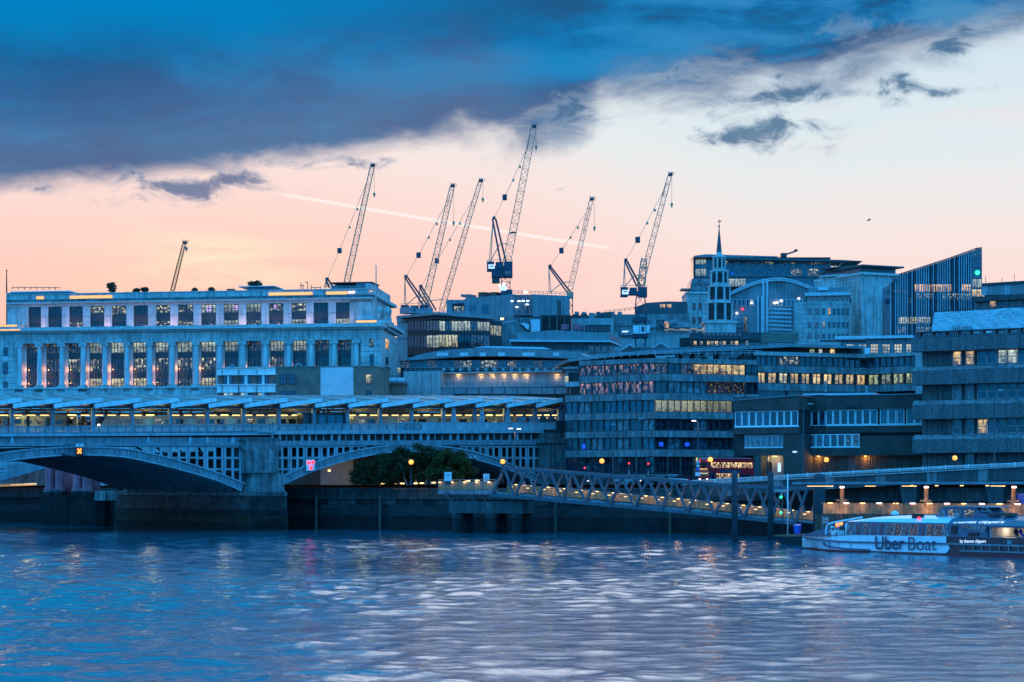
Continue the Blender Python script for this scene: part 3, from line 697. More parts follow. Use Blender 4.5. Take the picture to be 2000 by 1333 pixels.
# ---------------------------------------------------------------- station: posts, saw-tooth roof, lights
st = T('station_canopy', 'station roof of overlapping pale saw-tooth panels on grey posts along the railway bridge', 'canopy', FB, z0=0.0)
POST = [-55, 24, 103.5, 183, 259, 333, 406, 476, 545.5, 614, 679, 743.5, 805, 867, 928, 988, 1046, 1094]
lv = lambda px: lerp(0, -8, px / 1090.0)     # platform row drops out of level by this much
for px in POST[1:]:
    st.bx('post', px - 3.2, px + 3.2, 796, 846 + lv(px), 1.5, 2.1, 'bridge_paint')
    u = st.fr.u(px, 1.5) + .0; zt = st.zz(px, 797, 1.5)
    st.ubx('post_head', u - .9, u + .9, .9, 2.8, zt, zt + .5, 'bridge_dark')
    for d in (12, 22, 31): st.put('post', boxmesh(.45, .45, 4.2, 'bridge_dark'), (u + SK.x * d * .4, d, zt - 2.1))
for i in range(len(POST) - 1):
    a, b_ = POST[i], POST[i + 1]; w = b_ - a
    x0, x1 = a + 1.5, b_ + (.22 * w if b_ < 1090 else 4)
    fu = lambda px, d: st.fr.u(px, 0) + (SK.x * .35 * d)
    def pnt(px, py, d): # height measured on the front plane
        return (fu(px, d), d, st.zz(px, py, 0))
    y0, y1 = 790.5, 778.5; rise = 3.0; th = .6; DD = 17.0
    A, B = pnt(x0, y0, 0), pnt(x1, y1, 0); C, E = pnt(x1, y1, DD), pnt(x0, y0, DD)
    C = (C[0], C[1], C[2] + 1.2); E = (E[0], E[1], E[2] + 2.35)
    dn = lambda q: (q[0], q[1], q[2] - th)
    pan = st.raw('roof_panel', MB().hexa([dn(A), dn(B), dn(C), dn(E), A, B, C, E]), 'roof_metal')
    # panel seams, raised
    for q in (.34, .67):
        p_ = Vector(A).lerp(Vector(B), q); r_ = Vector(E).lerp(Vector(C), q)
        st.raw('seam', MB().bar(p_ + Vector((0, 0, .05)), r_ + Vector((0, 0, .05)), .18, .12), 'zinc', pan)
    st.raw('fascia', MB().bar(Vector(A) + Vector((0, -.08, -.25)), Vector(B) + Vector((0, -.08, -.25)), .18, .75), 'white_paint', pan)
    # glazed riser under the high end
    st.raw('riser', MB().hexa([(B[0] - .1, .3, A[2] - .6), (B[0], .3, A[2] - .6), (C[0], DD, A[2] + 1), (C[0] - .1, DD, A[2] + 1), (B[0] - .1, .3, B[2] - th), (B[0], .3, B[2] - th), (C[0], DD, C[2] - th), (C[0] - .1, DD, C[2] - th)]), 'glass_blue', pan)
    # gutter beam and soffit beneath, strip lamps
    st.poly('edge_beam', [(a + .3, 793.5), (b_ - .3, 793.5), (b_ - .3, 797.5), (a + .3, 797.5)], 1.1, 1.6, 'bridge_dark')
    st.poly('soffit_beam', [(a + .3, 799), (b_ - .3, 799), (b_ - .3, 803.5), (a + .3, 803.5)], 6.0, 6.5, 'timber_dark')
    # far canopy's underside
    st.poly('far_soffit', [(a + .3, 806.5), (b_ - .3, 806.5), (b_ - .3, 809), (a + .3, 809)], 20, 27, 'bridge_dark')
    for q in range(3):
        xa = a + w * (q * .33 + .04)
        if RND.random() < .95: st.poly('strip_lamp', [(xa, 810.4), (xa + w * .2, 810.4), (xa + w * .2, 812.4), (xa, 812.4)], 5.2, 5.5, 'tube_warm')
        if RND.random() < .5: st.poly('strip_lamp', [(xa + 5, 816), (xa + w * .13, 816), (xa + w * .13, 817.6), (xa + 5, 817.6)], 16, 16.2, 'tube_warm')
    lp = Vector(st.fr.w(st.fr.u((a + b_) / 2, 4.5), 4.5, st.zz((a + b_) / 2, 806, 4.5)))
    if i % 2 == 0: point_light(lp, (.92, .85, .30), 190, .5)
    else: point_light(st.fr.w(st.fr.u((a + b_) / 2, 15), 15, lp.z), (.92, .85, .30), 230, .5)
# overhead line gear between the canopies
for k in range(9):
    px = 40 + 118 * k
    st.bars('cable_gantry', [((px, 802, 10), (px + 60, 802, 10)), ((px, 806, 10), (px + 60, 806, 10)), ((px + 10, 797, 10), (px + 10, 812, 10)), ((px + 40, 797, 10), (px + 40, 812, 10)), ((px + 10, 806, 10), (px + 22, 797, 10))], .16, 'bridge_dark')
# back screen of the far platform; many panels glow to carry the station's light
for k in range(26):
    a = -20 + 43 * k; b_ = a + 42.4
    if b_ > 1082: break
    st.poly('back_panel', [(a, 815), (b_, 815), (b_, 846), (a, 846)], 29, 29.2, ['screen_glass', 'curtain', 'glass_dim', 'lit_green'][RND.choice([0, 1, 2, 2, 3, 3, 3])])
# parapet: glass balustrade with rail and posts
pa = T('bridge_balustrade', 'glazed balustrade with grey handrail along the edge of the bridge platform', 'balustrade', FB, z0=0.0)
yb = lambda px: 848 + lerp(0, -8.5, px / 1090.0)
px = -18
while px < 775:
    a, b_ = px, px + 17.6
    pa.poly('glass_panel', [(a + .6, yb(a) - 13), (b_ - .6, yb(b_) - 13), (b_ - .6, yb(b_) - .5), (a + .6, yb(a) - .5)], .05, .09, 'clear_glass')
    pa.poly('baluster', [(b_ - .45, yb(b_) - 14), (b_ + .45, yb(b_) - 14), (b_ + .45, yb(b_)), (b_ - .45, yb(b_))], 0, .14, 'bridge_dark')
    px += 17.6
pa.poly('handrail', [(-20, yb(-20) - 15), (780, yb(780) - 15), (780, yb(780) - 13.2), (-20, yb(-20) - 13.2)], -.03, .2, 'bridge_paint')
px = 780
while px < 1084:
    a, b_ = px, px + 11
    pa.poly('screen_panel', [(a + .25, 826.5), (b_ - .25, 826.5), (b_ - .25, yb(b_)), (a + .25, yb(a))], .1, .2, 'curtain' if not 816 < a < 1088 else 'grey_paint')
    px += 11
pa.poly('screen_rail', [(780, 825), (1085, 825), (1085, 826.4), (780, 826.4)], .05, .3, 'bridge_pale')
# dark kiosk on the platform
kk = T('platform_kiosk', 'dark metal kiosk with glazed front standing on the bridge platform', 'kiosk', FB, z0=0.0)
kk.poly('kiosk_body', [(592, 842), (676, 841), (676, 809), (592, 810)], 2.4, 5.0, 'dark_metal')
for a in (622, 640, 657): kk.poly('pane', [(a, 838), (a + 15, 838), (a + 15, 812), (a, 812)], 2.3, 2.4, 'glass_blue')
kk.poly('kiosk_roof', [(590, 810), (678, 809.3), (678, 807), (590, 807.6)], 2.2, 5.2, 'black')
# trains
def train(name, label, p0, p1, d, nose, lit):
    tr = T(name, label, 'train', FB, 'trains in the station', z0=0.0)
    yt, ybm = 812.5, 846
    tr.poly('body', [(p0 + (26 if nose else 0), yt), (p1, yt - 1), (p1, ybm - 6), (p0 + (26 if nose else 0), ybm - 1)], d, d + 2.8, 'train_white')
    if nose:
        tr.poly('cab', [(p0, 842), (p0 + 1, 834), (p0 + 9, 822), (p0 + 16, 814), (p0 + 26, yt), (p0 + 26, ybm - 1)], d + .05, d + 2.75, 'train_white')
        tr.poly('windscreen', [(p0 + 1, 828), (p0 + 6, 818), (p0 + 13, 814), (p0 + 18, 814), (p0 + 11, 828)], d - .04, d + 2.8, 'black')
        for yy in (829,): tr.poly('headlight', [(p0 + 3, yy), (p0 + 7, yy), (p0 + 7, yy + 4), (p0 + 3, yy + 4)], d - .12, d, 'lamp_white')
    x = p0 + (36 if nose else 8); c = 0
    while x < p1 - 20:
        if c % 4 == 3: tr.poly('door', [(x, 816), (x + 15, 816), (x + 15, 842), (x, 842)], d - .05, d, 'aqua' if lit else 'glass_blue')
        else: tr.poly('window', [(x, 819), (x + 14, 819), (x + 14, 828), (x, 828)], d - .05, d, RND.choice(['glass', 'glass_dim', 'lit_spot', 'glass']))
        x += 20; c += 1
    tr.poly('stripe', [(p0 + 26, 833), (p1, 832), (p1, 835), (p0 + 26, 836)], d - .03, d, 'glass_blue')
    return tr
train('train', 'pale electric train with raked nose standing behind the bridge posts', 188, 590, 8.0, True, True)
train('train', 'pale train carriages standing right of the dark platform kiosk', 690, 1010, 9.5, False, True)
train('train', 'pale train on the far track left of the raked train nose', -60, 150, 18.0, False, False)
# platform people
def person_mesh(name, coat, seated=False):
    k = ('person', coat, seated)
    if k in CACHE: return CACHE[k]
    me = bpy.data.meshes.new(name)
    if seated: J = [((0, 0, .5), .17), ((0, .02, .8), .17), ((0, 0, 1.0), .14), ((0, 0, 1.12), .06), ((0, 0, 1.22), .10), ((0, 0, 1.34), .09), ((.2, 0, .98), .06), ((.26, -.05, .72), .05), ((.12, -.25, .62), .045), ((-.2, 0, .98), .06), ((-.26, -.05, .72), .05), ((-.12, -.25, .62), .045), ((.1, -.4, .52), .08), ((.1, -.44, .1), .055), ((.1, -.55, .04), .05), ((-.1, -.4, .52), .08), ((-.1, -.44, .1), .055), ((-.1, -.55, .04), .05)]
    else: J = [((0, 0, .95), .15), ((0, 0, 1.2), .16), ((0, 0, 1.42), .13), ((0, 0, 1.53), .06), ((0, 0, 1.62), .10), ((0, 0, 1.74), .09), ((.2, 0, 1.4), .06), ((.26, 0, 1.12), .05), ((.26, -.08, .85), .04), ((-.2, 0, 1.4), .06), ((-.26, 0, 1.12), .05), ((-.26, -.08, .85), .04), ((.1, 0, .85), .09), ((.12, .05, .48), .07), ((.12, .1, .06), .05), ((-.1, 0, .85), .09), ((-.11, -.12, .48), .07), ((-.11, -.16, .06), .05)]
    E = [(0, 1), (1, 2), (2, 3), (3, 4), (4, 5), (2, 6), (6, 7), (7, 8), (2, 9), (9, 10), (10, 11), (0, 12), (12, 13), (13, 14), (0, 15), (15, 16), (16, 17)]
    me.from_pydata([j[0] for j in J], E, []); tmp = bpy.data.objects.new('tmp', me); COL.objects.link(tmp)
    tmp.modifiers.new('skin', 'SKIN'); tmp.modifiers.new('sub', 'SUBSURF').levels = 1
    for v, j in zip(me.skin_vertices[0].data, J): v.radius = (j[1], j[1])
    me.skin_vertices[0].data[0].use_root = True
    dg = bpy.context.evaluated_depsgraph_get(); me2 = bpy.data.meshes.new_from_object(tmp.evaluated_get(dg)); bpy.data.objects.remove(tmp)
    me2.materials.clear(); me2.materials.append(MATS[coat]); me2.materials.append(MATS['skin'])
    zh = 1.16 if seated else 1.56
    for p in me2.polygons: p.use_smooth = True; p.material_index = 1 if p.center.z > zh else 0
    CACHE[k] = me2; return me2
def person(px, py, d, fr, coat, label, seated=False, rz=0, group=None, z0=None):
    o = add_obj('person', person_mesh('person', coat, seated)); u = fr.u(px, d); z = fr.z(px, py, d) if z0 is None else z0
    o.location = fr.w(u, d, z); o.rotation_euler = (0, 0, rz); tag(o, label, 'person', group); return o
person(436, 844, 4, FB, 'cloth_dark', 'person in dark coat walking on the platform near the red brick house', rz=1.2, group='people on the platform')
person(533, 843, 4, FB, 'cloth_dark', 'person in dark clothes on the platform just left of the kiosk', rz=-1.0, group='people on the platform')
person(13, 847, 3, FB, 'red_paint', 'person in red jacket on the platform at the end of the bridge', rz=.3, group='people on the platform')
# folded parasols
for k, (px, lab) in enumerate([(886, 'folded blue parasol on the bridge terrace nearest the trees'), (941, 'folded blue parasol, middle one of three on the bridge terrace'), (992, 'folded blue parasol nearest the banded office block')]):
    p = T('folded_parasol', lab, 'parasol', FB, 'folded parasols on the bridge terrace', z0=0.0)
    a = p.pt(px, 840, .9); top = p.pt(px, 784, .9)[2]; bot = p.pt(px, 826, .9)[2]
    p.raw('pole', MB().lathe([(.06, a[2]), (.06, top + .2)], 8, (a[0], a[1])), 'steel')
    mb = MB(); nn = 16; vs = []; fs = []
    prof = [(.08, top), (.22, lerp(top, bot, .25)), (.42, lerp(top, bot, .7)), (.52, lerp(top, bot, .93)), (.5, bot)]
    for r, z in prof:
        for q in range(nn): t_ = 2 * math.pi * q / nn; rr = r * (1.15 if q % 2 else .75); vs.append((a[0] + rr * math.cos(t_), a[1] + rr * math.sin(t_), z))
    for i in range(len(prof) - 1):
        for q in range(nn): fs.append((i * nn + q, i * nn + (q + 1) % nn, (i + 1) * nn + (q + 1) % nn, (i + 1) * nn + q))
    p.raw('canopy', mb.add(vs, fs), 'grey_paint')
    p.raw('tie', MB().lathe([(.40, lerp(top, bot, .62)), (.43, lerp(top, bot, .66))], 12, (a[0], a[1])), 'blue_paint')
# navigation signals
ns = T('navigation_signal', 'dark box signal showing an orange cross, on a small gantry under the bridge', 'signal', FB, z0=0.0)
ns.poly('box', [(149, 890), (163, 890), (163, 875), (149, 875)], -1.2, -.6, 'black')
ns.bars('cross', [((151.5, 886, -1.25), (158.5, 877, -1.25)), ((158.5, 886, -1.25), (151.5, 877, -1.25))], .25, 'signal_orange', kind=None)
ns.poly('walkway', [(124, 889), (149, 893), (149, 890), (124, 886)], -1.2, -.2, 'bridge_dark')
ns.bars('guard_rail', [((125, 886, -1.2), (125, 869, -1.2)), ((135, 887, -1.2), (135, 869, -1.2)), ((148, 890, -1.2), (148, 869, -1.2)), ((125, 869, -1.2), (165, 869, -1.2)), ((125, 877, -1.2), (149, 878, -1.2)), ((165, 890, -1.2), (165, 848, -1.2)), ((149, 869, -1.2), (149, 848, -1.2))], .09, 'bridge_dark')
ns.poly('floodlight', [(148, 873), (155, 873), (155, 867), (148, 867)], -1.4, -1.0, 'pale_roof'); ns.poly('floodlight', [(157, 873), (164, 873), (164, 867), (157, 867)], -1.4, -1.0, 'pale_roof')
ns = T('navigation_signal', 'pale board with three red discs hung on the right arch', 'signal', FB, z0=0.0)
ns.poly('board', [(598, 920), (615, 919), (615, 898), (598, 898)], -.9, -.75, 'white_paint')
for (x, y) in ((603, 904), (611.5, 903.5), (607.5, 914)):
    q = ns.pt(x, y, -.95); mb = MB(); mb.lathe([(.30, -.05), (.30, .05)], 14)
    o = ns.raw('disc', mb, 'lamp_red', loc=q); o.rotation_euler = (math.pi / 2, 0, 0)
ns = T('warning_triangle', 'small white warning triangle with red edge on the right arch', 'sign', FB, z0=0.0)
ns.poly('board', [(924, 895.5), (933, 895.5), (928.5, 886.5)], -.6, -.5, 'red_paint'); ns.poly('face', [(925.8, 894.5), (931.2, 894.5), (928.5, 888.8)], -.66, -.6, 'white_paint')
# ---------------------------------------------------------------- columns of the vanished bridge
for (pa_, pb_, yb_, cols, lab) in [(80, 133, 1026, (98, 117), 'pair of dark red iron columns on a stone pier left under the bridge'), (133, 187, 1027, (152, 170), 'pair of dark red iron columns on a stone pier half hidden by the arch')]:
    Yc = 486 if pa_ == 80 else 480
    fc_ = Fr(pa_, Yc, pb_, Yc - 2); oc = T('red_column_pier', lab, 'bridge pier', fc_, 'old bridge columns', z0=0.0)
    u0, u1 = fc_.u(pa_, 0), fc_.u(pb_, 0); zt = oc.zz(pa_ + 25, 968, 0)
    mb = MB(); vs = []
    lv_ = [(-3, 0, 0), (zt - .5, .12, .1), (zt, .3, .3)]
    oc.raw('pier_base', MB().hexa([(u0, 0, -3), (u1, 0, -3), (u1, 7, -3), (u0, 7, -3), (u0 + .15, .15, zt), (u1 - .15, .15, zt), (u1 - .15, 7, zt), (u0 + .15, 7, zt)]), 'wall_wet')
    for k, c_ in enumerate(cols):
        cx = fc_.u(c_, 1.8); r = 1.0; oc.raw('plinth', MB().lathe([(1.25, zt), (1.25, zt + .7), (1.45, zt + .75), (1.4, zt + 1.0)], 18, (cx, 1.8)), 'granite')
        oc.raw('column', MB().lathe([(1.3, zt + 1.0), (1.3, zt + 1.2), (1.0, zt + 1.7), (.96, zt + 8.5), (1.2, zt + 9.0)], 18, (cx, 1.8)), 'column_red')
        cx2 = cx; oc.raw('column', MB().lathe([(1.3, zt), (1.0, zt + 1.7), (.96, zt + 8.5)], 18, (cx2, 5.4)), 'column_red')
f3 = Fr(187, 470, 219, 470); oc = T('stone_stub_pier', 'stone pier stub with pale block top beside the red columns', 'bridge pier', f3, z0=0.0)
oc.bx('base', 187, 205, 979, 1032, 0, 4, 'wall_wet'); oc.bx('block', 185, 205, 959, 978, -.2, 4, 'stone'); oc.bx('block', 208, 219, 959, 978, .5, 4, 'stone'); oc.bx('base', 208, 217, 978, 1031, .7, 4, 'wall_wet')
# road bridge behind, only its last arch shows
f4 = Fr(-60, 520, 100, 512); rbg = T('road_bridge', 'blue iron road bridge arch with pierced parapet seen beneath the railway bridge', 'bridge', f4, z0=0.0)
arc = smooth([(-60, 953), (-20, 944), (0, 940), (40, 929), (90, 915)]); arc2 = [(x, y - 14) for x, y in arc]
rbg.poly('arch_ring', arc + arc2[::-1], 0, 1, 'bridge_paint')
rbg.poly('parapet', [(-60, 915), (90, 903), (90, 899), (-60, 907)], 0, .5, 'bridge_pale')
rbg.bars('pierced_panel', [((x, 908, .2), (x + 5, interp(arc2, x), .2)) for x in range(-56, 80, 5)] + [((x + 5, 908, .2), (x, interp(arc2, x), .2)) for x in range(-56, 80, 5)], .3, 'bridge_pale')
rbg.poly('deck', [(-60, 908), (95, 900), (95, 890), (-60, 897)], .6, 10, 'bridge_dark')
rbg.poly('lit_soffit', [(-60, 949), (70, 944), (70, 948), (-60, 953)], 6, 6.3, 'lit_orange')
# ================================================================ stone office palace behind the station
FU = Fr(-60, 533, 745, 515)
uh = T('stone_office_building', 'long pale stone office palace with a giant colonnade and set-back attic storeys behind the station', 'building', FU)
uh.pc = 400
def ub(name, p0, p1, y0, y1, d0, d1, m, par=None): return uh.bx(name, p0, p1, y0, y1, d0, d1, m, par)
COLS = [39, 78, 121.5, 163, 205.5, 249, 293, 336.6, 383.4, 429.8, 474.5, 519.5, 564.5, 608.6, 653, 696.7]
UW = [(56, 80), (94, 120.5), (135, 161.6), (176, 203.5), (218.7, 246.5), (261, 289), (305, 332.5), (348, 377.7), (393, 421.7), (437, 466), (481, 510), (525, 553.5), (569, 597.7), (612.6, 641), (656, 682.5)]
ub('body', -60, 742, 645, None, 2.1, 4, 'dark_and_shade'); ub('rear_block', -60, 700, 645, None, 4, 24, 'dark_and_shade')
ub('plinth', -62, 743, 757, None, -.3, 2.0, 'stone'); ub('plinth_course', -62, 743.5, 754.5, 757.5, -.5, 1.9, 'stone_pale')
# entablature in courses
ub('architrave', -60, 744, 659.5, 667.5, .05, 2.0, 'stone'); ub('frieze', -60, 744, 646.5, 659.3, .2, 2.0, 'stone')
ub('cornice_bed', -62, 746, 642.5, 646.4, -.5, 2.0, 'stone_pale'); ub('cornice', -64, 748, 638.5, 642.4, -1.25, 3, 'stone_pale')
ub('blocking_course', -60, 742, 635.5, 638.4, .0, 3, 'stone')
# end pavilions
for (a, b) in ((-60, 33), (704, 743.5)):
    pv = ub('pavilion_wall', a, b, 667.6, None, .1, 2.0, 'stone')
    w0 = 10.5 if a < 0 else 725.5
    for (y0, y1) in ((674, 691), (704, 727), (742, 765)) if a < 0 else ((666, 682.5), (696, 717)):
        uh.win(w0 - 4, w0 + 4, y0, y1, -.05, 1, 2, 'lit_spot' if (a > 0 and y0 < 670) else 'glass_blue', 'dark_metal', .1, .12, pv)
    for k in range(1, 9): ub('stone_course', a + .5, b - .5, 667.6 + k * 11.2, 668.1 + k * 11.2, .06, .12, 'stone_dark', pv)
# colonnade
zc0, zc1, zpl = uh.zz(400, 752, .6), uh.zz(400, 668, .6), uh.zz(400, 764, .6)
shaft = MB().lathe([(.78, 0), (.78, .25), (.66, .4), (.64, (zc1 - zc0) * .4), (.55, zc1 - zc0 - .8)], 16).mesh('column', 'stone_pale')
cap = MB(); cap.box(-.8, .8, -.75, .75, -.25, 0)
for sx in (-1, 1):
    for sy in (-1, 1):
        vs = []; nn = 10
        for yy in (sy * .45, sy * .78):
            for q in range(nn): vs.append((sx * .68 + .28 * math.cos(2 * math.pi * q / nn), yy, -.5 + .28 * math.sin(2 * math.pi * q / nn)))
        cap.add(vs, [(q, (q + 1) % nn, nn + (q + 1) % nn, nn + q) for q in range(nn)] + [tuple(range(nn)), tuple(range(nn, 2 * nn))])
cap.box(-.62, .62, -.6, .6, -.8, -.25)
cap = cap.mesh('capital', 'stone_pale')
ped = MB().box(-.95, .95, -.9, .9, 0, zc0 - zpl).mesh('pedestal', 'stone')
for c in COLS:
    u = uh.fr.u(c, .6)
    col = uh.put('column', shaft, (u, .6, zc0)); uh.put('capital', cap, (u, .6, zc1), col); uh.put('pedestal', ped, (u, .6, zpl), col)
litp = {0: 'gdd', 1: 'ggd', 2: 'gsd', 3: 'ysl', 4: 'ydl', 5: 'ysl', 6: 'ysd', 7: 'ysg', 8: 'ysl', 9: 'pd', 10: 'gd', 11: 'ps', 12: 'yd', 13: 'gd', 14: 'gd'}
LM = {'g': 'glass_dim', 'd': 'glass', 's': 'lit_spot', 'y': 'lit_pale', 'l': 'lit_yellow', 'p': 'lit_pale', 'b': 'glass_blue'}
for i in range(15):
    t_ = (COLS[i] - 39) / 660.0
    l, r = COLS[i] + 13 - 6.5 * t_, COLS[i + 1] - 5 - 6.5 * t_
    pr_l = (COLS[i - 1 + 1] if i == 0 else None)
    rows = ((667.6, 688), (698, 725), (737.5, 757))
    code = litp[i]
    for k, (y0, y1) in enumerate(rows):
        m = LM[code[k]] if k < len(code) else 'glass'
        uh.win(l, r, y0, y1, 1.7, 4, 2, m, 'dark_metal', .13, .2)
    ub('spandrel', l, r, 688.2, 697.8, 1.65, 2.05, 'dark_metal'); ub('spandrel', l, r, 725.2, 737.3, 1.65, 2.05, 'dark_metal')
    sp_ = ub('spandrel_ornament', l + 6, r - 6, 729, 733.5, 1.5, 1.65, 'dark_metal')
    # wall pier left of this bay
    pl = (COLS[i - 1] + 0) if i else 33
    lw = (COLS[i] - 5 - 6.5 * ((COLS[i - 1] - 39) / 660.0)) if i else 33
    ub('wall_pier', lw + .2, l - .2, 667.6, 757, 1.35, 2.05, 'stone_pale')
ub('wall_pier', COLS[15] - 11, 704, 667.6, 757, 1.35, 2.05, 'stone_pale')
# orange uplighters at the foot of the columns; an unseen light added higher up
for i, c in enumerate(COLS):
    t_ = (c - 39) / 660.0; px = c + 9 - 6 * t_
    if i >= 9 and i not in (15,): pw = 60
    else: pw = 110
    u = uh.fr.u(px, .9); z = uh.zz(400, 751, .9)
    if i < 10 or i == 15: uh.put('uplighter', boxmesh(.3, .3, .3, 'lamp_orange'), (u, .9, z - .3))
    lo = point_light(uh.fr.w(u, .75, z + uh.z0 + .6), (1, .38, .12), pw * 2.2, .12); point_light(uh.fr.w(u + .15, .95, z + uh.z0 + 3.6), (1, .38, .14), pw * .8, .12)
for k in range(10):     # soft lamps on the ledge, washing the attic piers
    px = 70 + 66 * k; point_light(uh.fr.w(uh.fr.u(px, 1.6), 1.6, uh.zz(400, 636, 1.6) + uh.z0 + .3), (1, .50, .40), 170, .3)
# attic storeys, set back
ub('attic_body', 12, 720, 575, 640, 4.4, 7, 'dark_and_shade'); ub('attic_rear', 12, 690, 575, 640, 7, 24, 'dark_and_shade')
ub('attic_corner', 14, 55.5, 595, 639, 3.6, 26, 'stone'); ub('attic_corner', 683, 722, 591, 639, 3.6, 6, 'stone')
ub('attic_lintel', 14, 722, 588, 594.8, 3.6, 6, 'stone_pale')
lit2 = 'dddssdssypyssddyl'; lit3 = 'ddsdddssdysdydydl'
for i, (a, b) in enumerate(UW):
    m2 = {'d': 'glass', 's': 'lit_spot', 'p': 'lit_pale', 'y': 'lit_pale', 'l': 'lit_yellow'}
    uh.win(a, b, 595, 612, 4.0, 4, 2, m2[lit2[i]], 'dark_metal', .13, .2); uh.win(a, b, 626, 640, 4.0, 4, 2, m2[lit3[i]], 'dark_metal', .13, .2)
    ub('spandrel', a, b, 612.2, 625.8, 3.95, 4.3, 'dark_metal')
    if i < 14:
        p = ub('attic_pier', b + .2, UW[i + 1][0] - .2, 595, 639.5, 3.6, 4.4, 'stone_pale')
        ub('pier_band', b + .2, UW[i + 1][0] - .2, 614.5, 615.5, 3.5, 3.6, 'stone', p)
for (x, y, w) in ((408, 604, 9), (461, 602, 8), (538, 602, 6)): ub('screen', x - w / 2, x + w / 2, y - 4, y + 4, 4.12, 4.16, 'screen_pink')
ub('attic_cornice', 12, 726, 585.5, 588, 2.7, 6, 'stone_pale'); ub('attic_frieze', 13, 723, 580.5, 585.4, 3.3, 6, 'granite')
ub('attic_parapet', 13, 723, 570, 580.3, 3.7, 4.6, 'stone'); ub('parapet_coping', 12, 724, 568.6, 570, 3.5, 4.8, 'stone_pale')
for (a, b) in ((136, 219), (71, 85), (525, 610), (637, 678)):
    ub('cove_glow', a, b, 574, 579.6, 3.55, 3.72, 'uplit_glow')  # light on the uplit parapet panels put in as glowing strips
ub('cove_glow', 680, 692, 575, 577, 3.55, 3.72, 'lamp_pink')
ub('roof', 14, 690, 571.5, 574, 4.7, 24, 'zinc')
# right flank, receding from the corner, with the stepped corner top
FV = Fr(722, 517, 764, 546)
ua = T('attic_flank', 'x', 'x', FV); bpy.data.objects.remove(ua.o)
# flank of the lower block: a wall running back from the corner at column 745
def flank(p0, p1, Y0, Y1, y0, m, name):
    f = Fr(p0, Y0, p1, Y1); zt = f.z(p0, y0, 0); a, b = f.w(0, 0, 0), f.w(f.L, 0, 0)
    mb = MB(); nn = f.n * 1.0
    ia = FU.u(p0, 0)
    def L(v): # world to facade frame
        r = Vector((v.x, v.y)) - FU.A; return (r.dot(FU.e), r.dot(FU.n), v.z - G)
    pa_, pb_ = L(Vector((a.x, a.y, G))), L(Vector((b.x, b.y, G)))
    na = L(Vector((a.x - 3, a.y + .2, G))); nb = L(Vector((b.x - 3, b.y + .2, G)))
    h_ = zt - G
    mb.hexa([pa_, pb_, nb, na, (pa_[0], pa_[1], h_), (pb_[0], pb_[1], h_), (nb[0], nb[1], h_), (na[0], na[1], h_)])
    return uh.raw(name, mb, m), f, L
fo, ff, LL = flank(745, 776, 516, 548, 643, 'stone', 'flank_wall')
fo2, ff2, LL2 = flank(723, 764, 521, 556, 572, 'stone', 'attic_flank_wall')
def fl_box(f, p0, p1, y0, y1, t0, t1, m, name, par):
    zs_ = [f.z(p0, y1), f.z(p1, y1), f.z(p1, y0), f.z(p0, y0)]; pts = []
    for d in (t0, t1):
        for px, z in ((p0, (zs_[0] + zs_[1]) / 2), (p1, (zs_[0] + zs_[1]) / 2), (p1, (zs_[2] + zs_[3]) / 2), (p0, (zs_[2] + zs_[3]) / 2)): pts.append(LL(f.w(f.u(px, 0), d, z)))
    return uh.raw(name, MB().hexa(pts), m, par)
fl_box(ff, 753, 758.5, 663, 682, -.1, .0, 'lit_orange', 'window', fo); fl_box(ff, 753, 757.5, 698, 716, -.1, 0, 'glass_blue', 'window', fo); fl_box(ff, 756, 760, 732, 738, -.1, 0, 'glass', 'window', fo)
fl_box(ff, 744.5, 781, 637, 643, -1.2, 1, 'stone_pale', 'flank_cornice', fo); fl_box(ff, 745, 777, 643, 648, -.4, 1, 'stone_pale', 'flank_cornice_bed', fo); fl_box(ff, 745, 775.5, 659, 667, -.1, 1, 'stone', 'flank_architrave', fo)
fl_box(ff, 752, 762, 716, 719, -.5, 0, 'stone_pale', 'balcony', fo)
fl_box(ff2, 722, 767, 584, 590, -1.0, 1, 'stone_pale', 'flank_cornice', fo2); fl_box(ff2, 723, 762, 566, 584, -.05, 1, 'stone', 'flank_parapet', fo2)
fl_box(ff2, 721.5, 741, 572, 578, -.12, -.06, 'uplit_glow', 'cove_glow', fo2)
for x in (742, 758): fl_box(ff2, x - 2.4, x + 2.4, 601, 616, -.1, 0, 'dark_metal', 'round_window', fo2)
for (a, b, y0, y1, d, m) in ((692, 752, 629.5, 637, 1.2, 'stone'), (696, 750, 621, 629, 2.2, 'stone_pale'), (694, 752, 637, 639, .5, 'stone_pale')): ub('corner_step', a, b, y0, y1, d, 10, m)
ub('cove_glow', 695, 751, 630.5, 634.5, 1.08, 1.2, 'uplit_glow'); ub('corner_step', -40, 38, 629, 637, 1.2, 10, 'stone'); ub('cove_glow', -30, 39, 638.2, 641, -1.35, -1.25, 'uplit_glow'); ub('cove_glow', -30, 33, 629.5, 633, 1.08, 1.2, 'uplit_glow')
for x in (741, 757):
    u = uh.fr.u(x, 1.8); z = uh.zz(400, 629, 1.8); uh.raw('urn', MB().lathe([(.5, z), (.25, z + .4), (.9, z + 1.2), (1.0, z + 1.9), (.6, z + 2.3), (.2, z + 2.8)], 12, (u, 1.8)), 'stone')
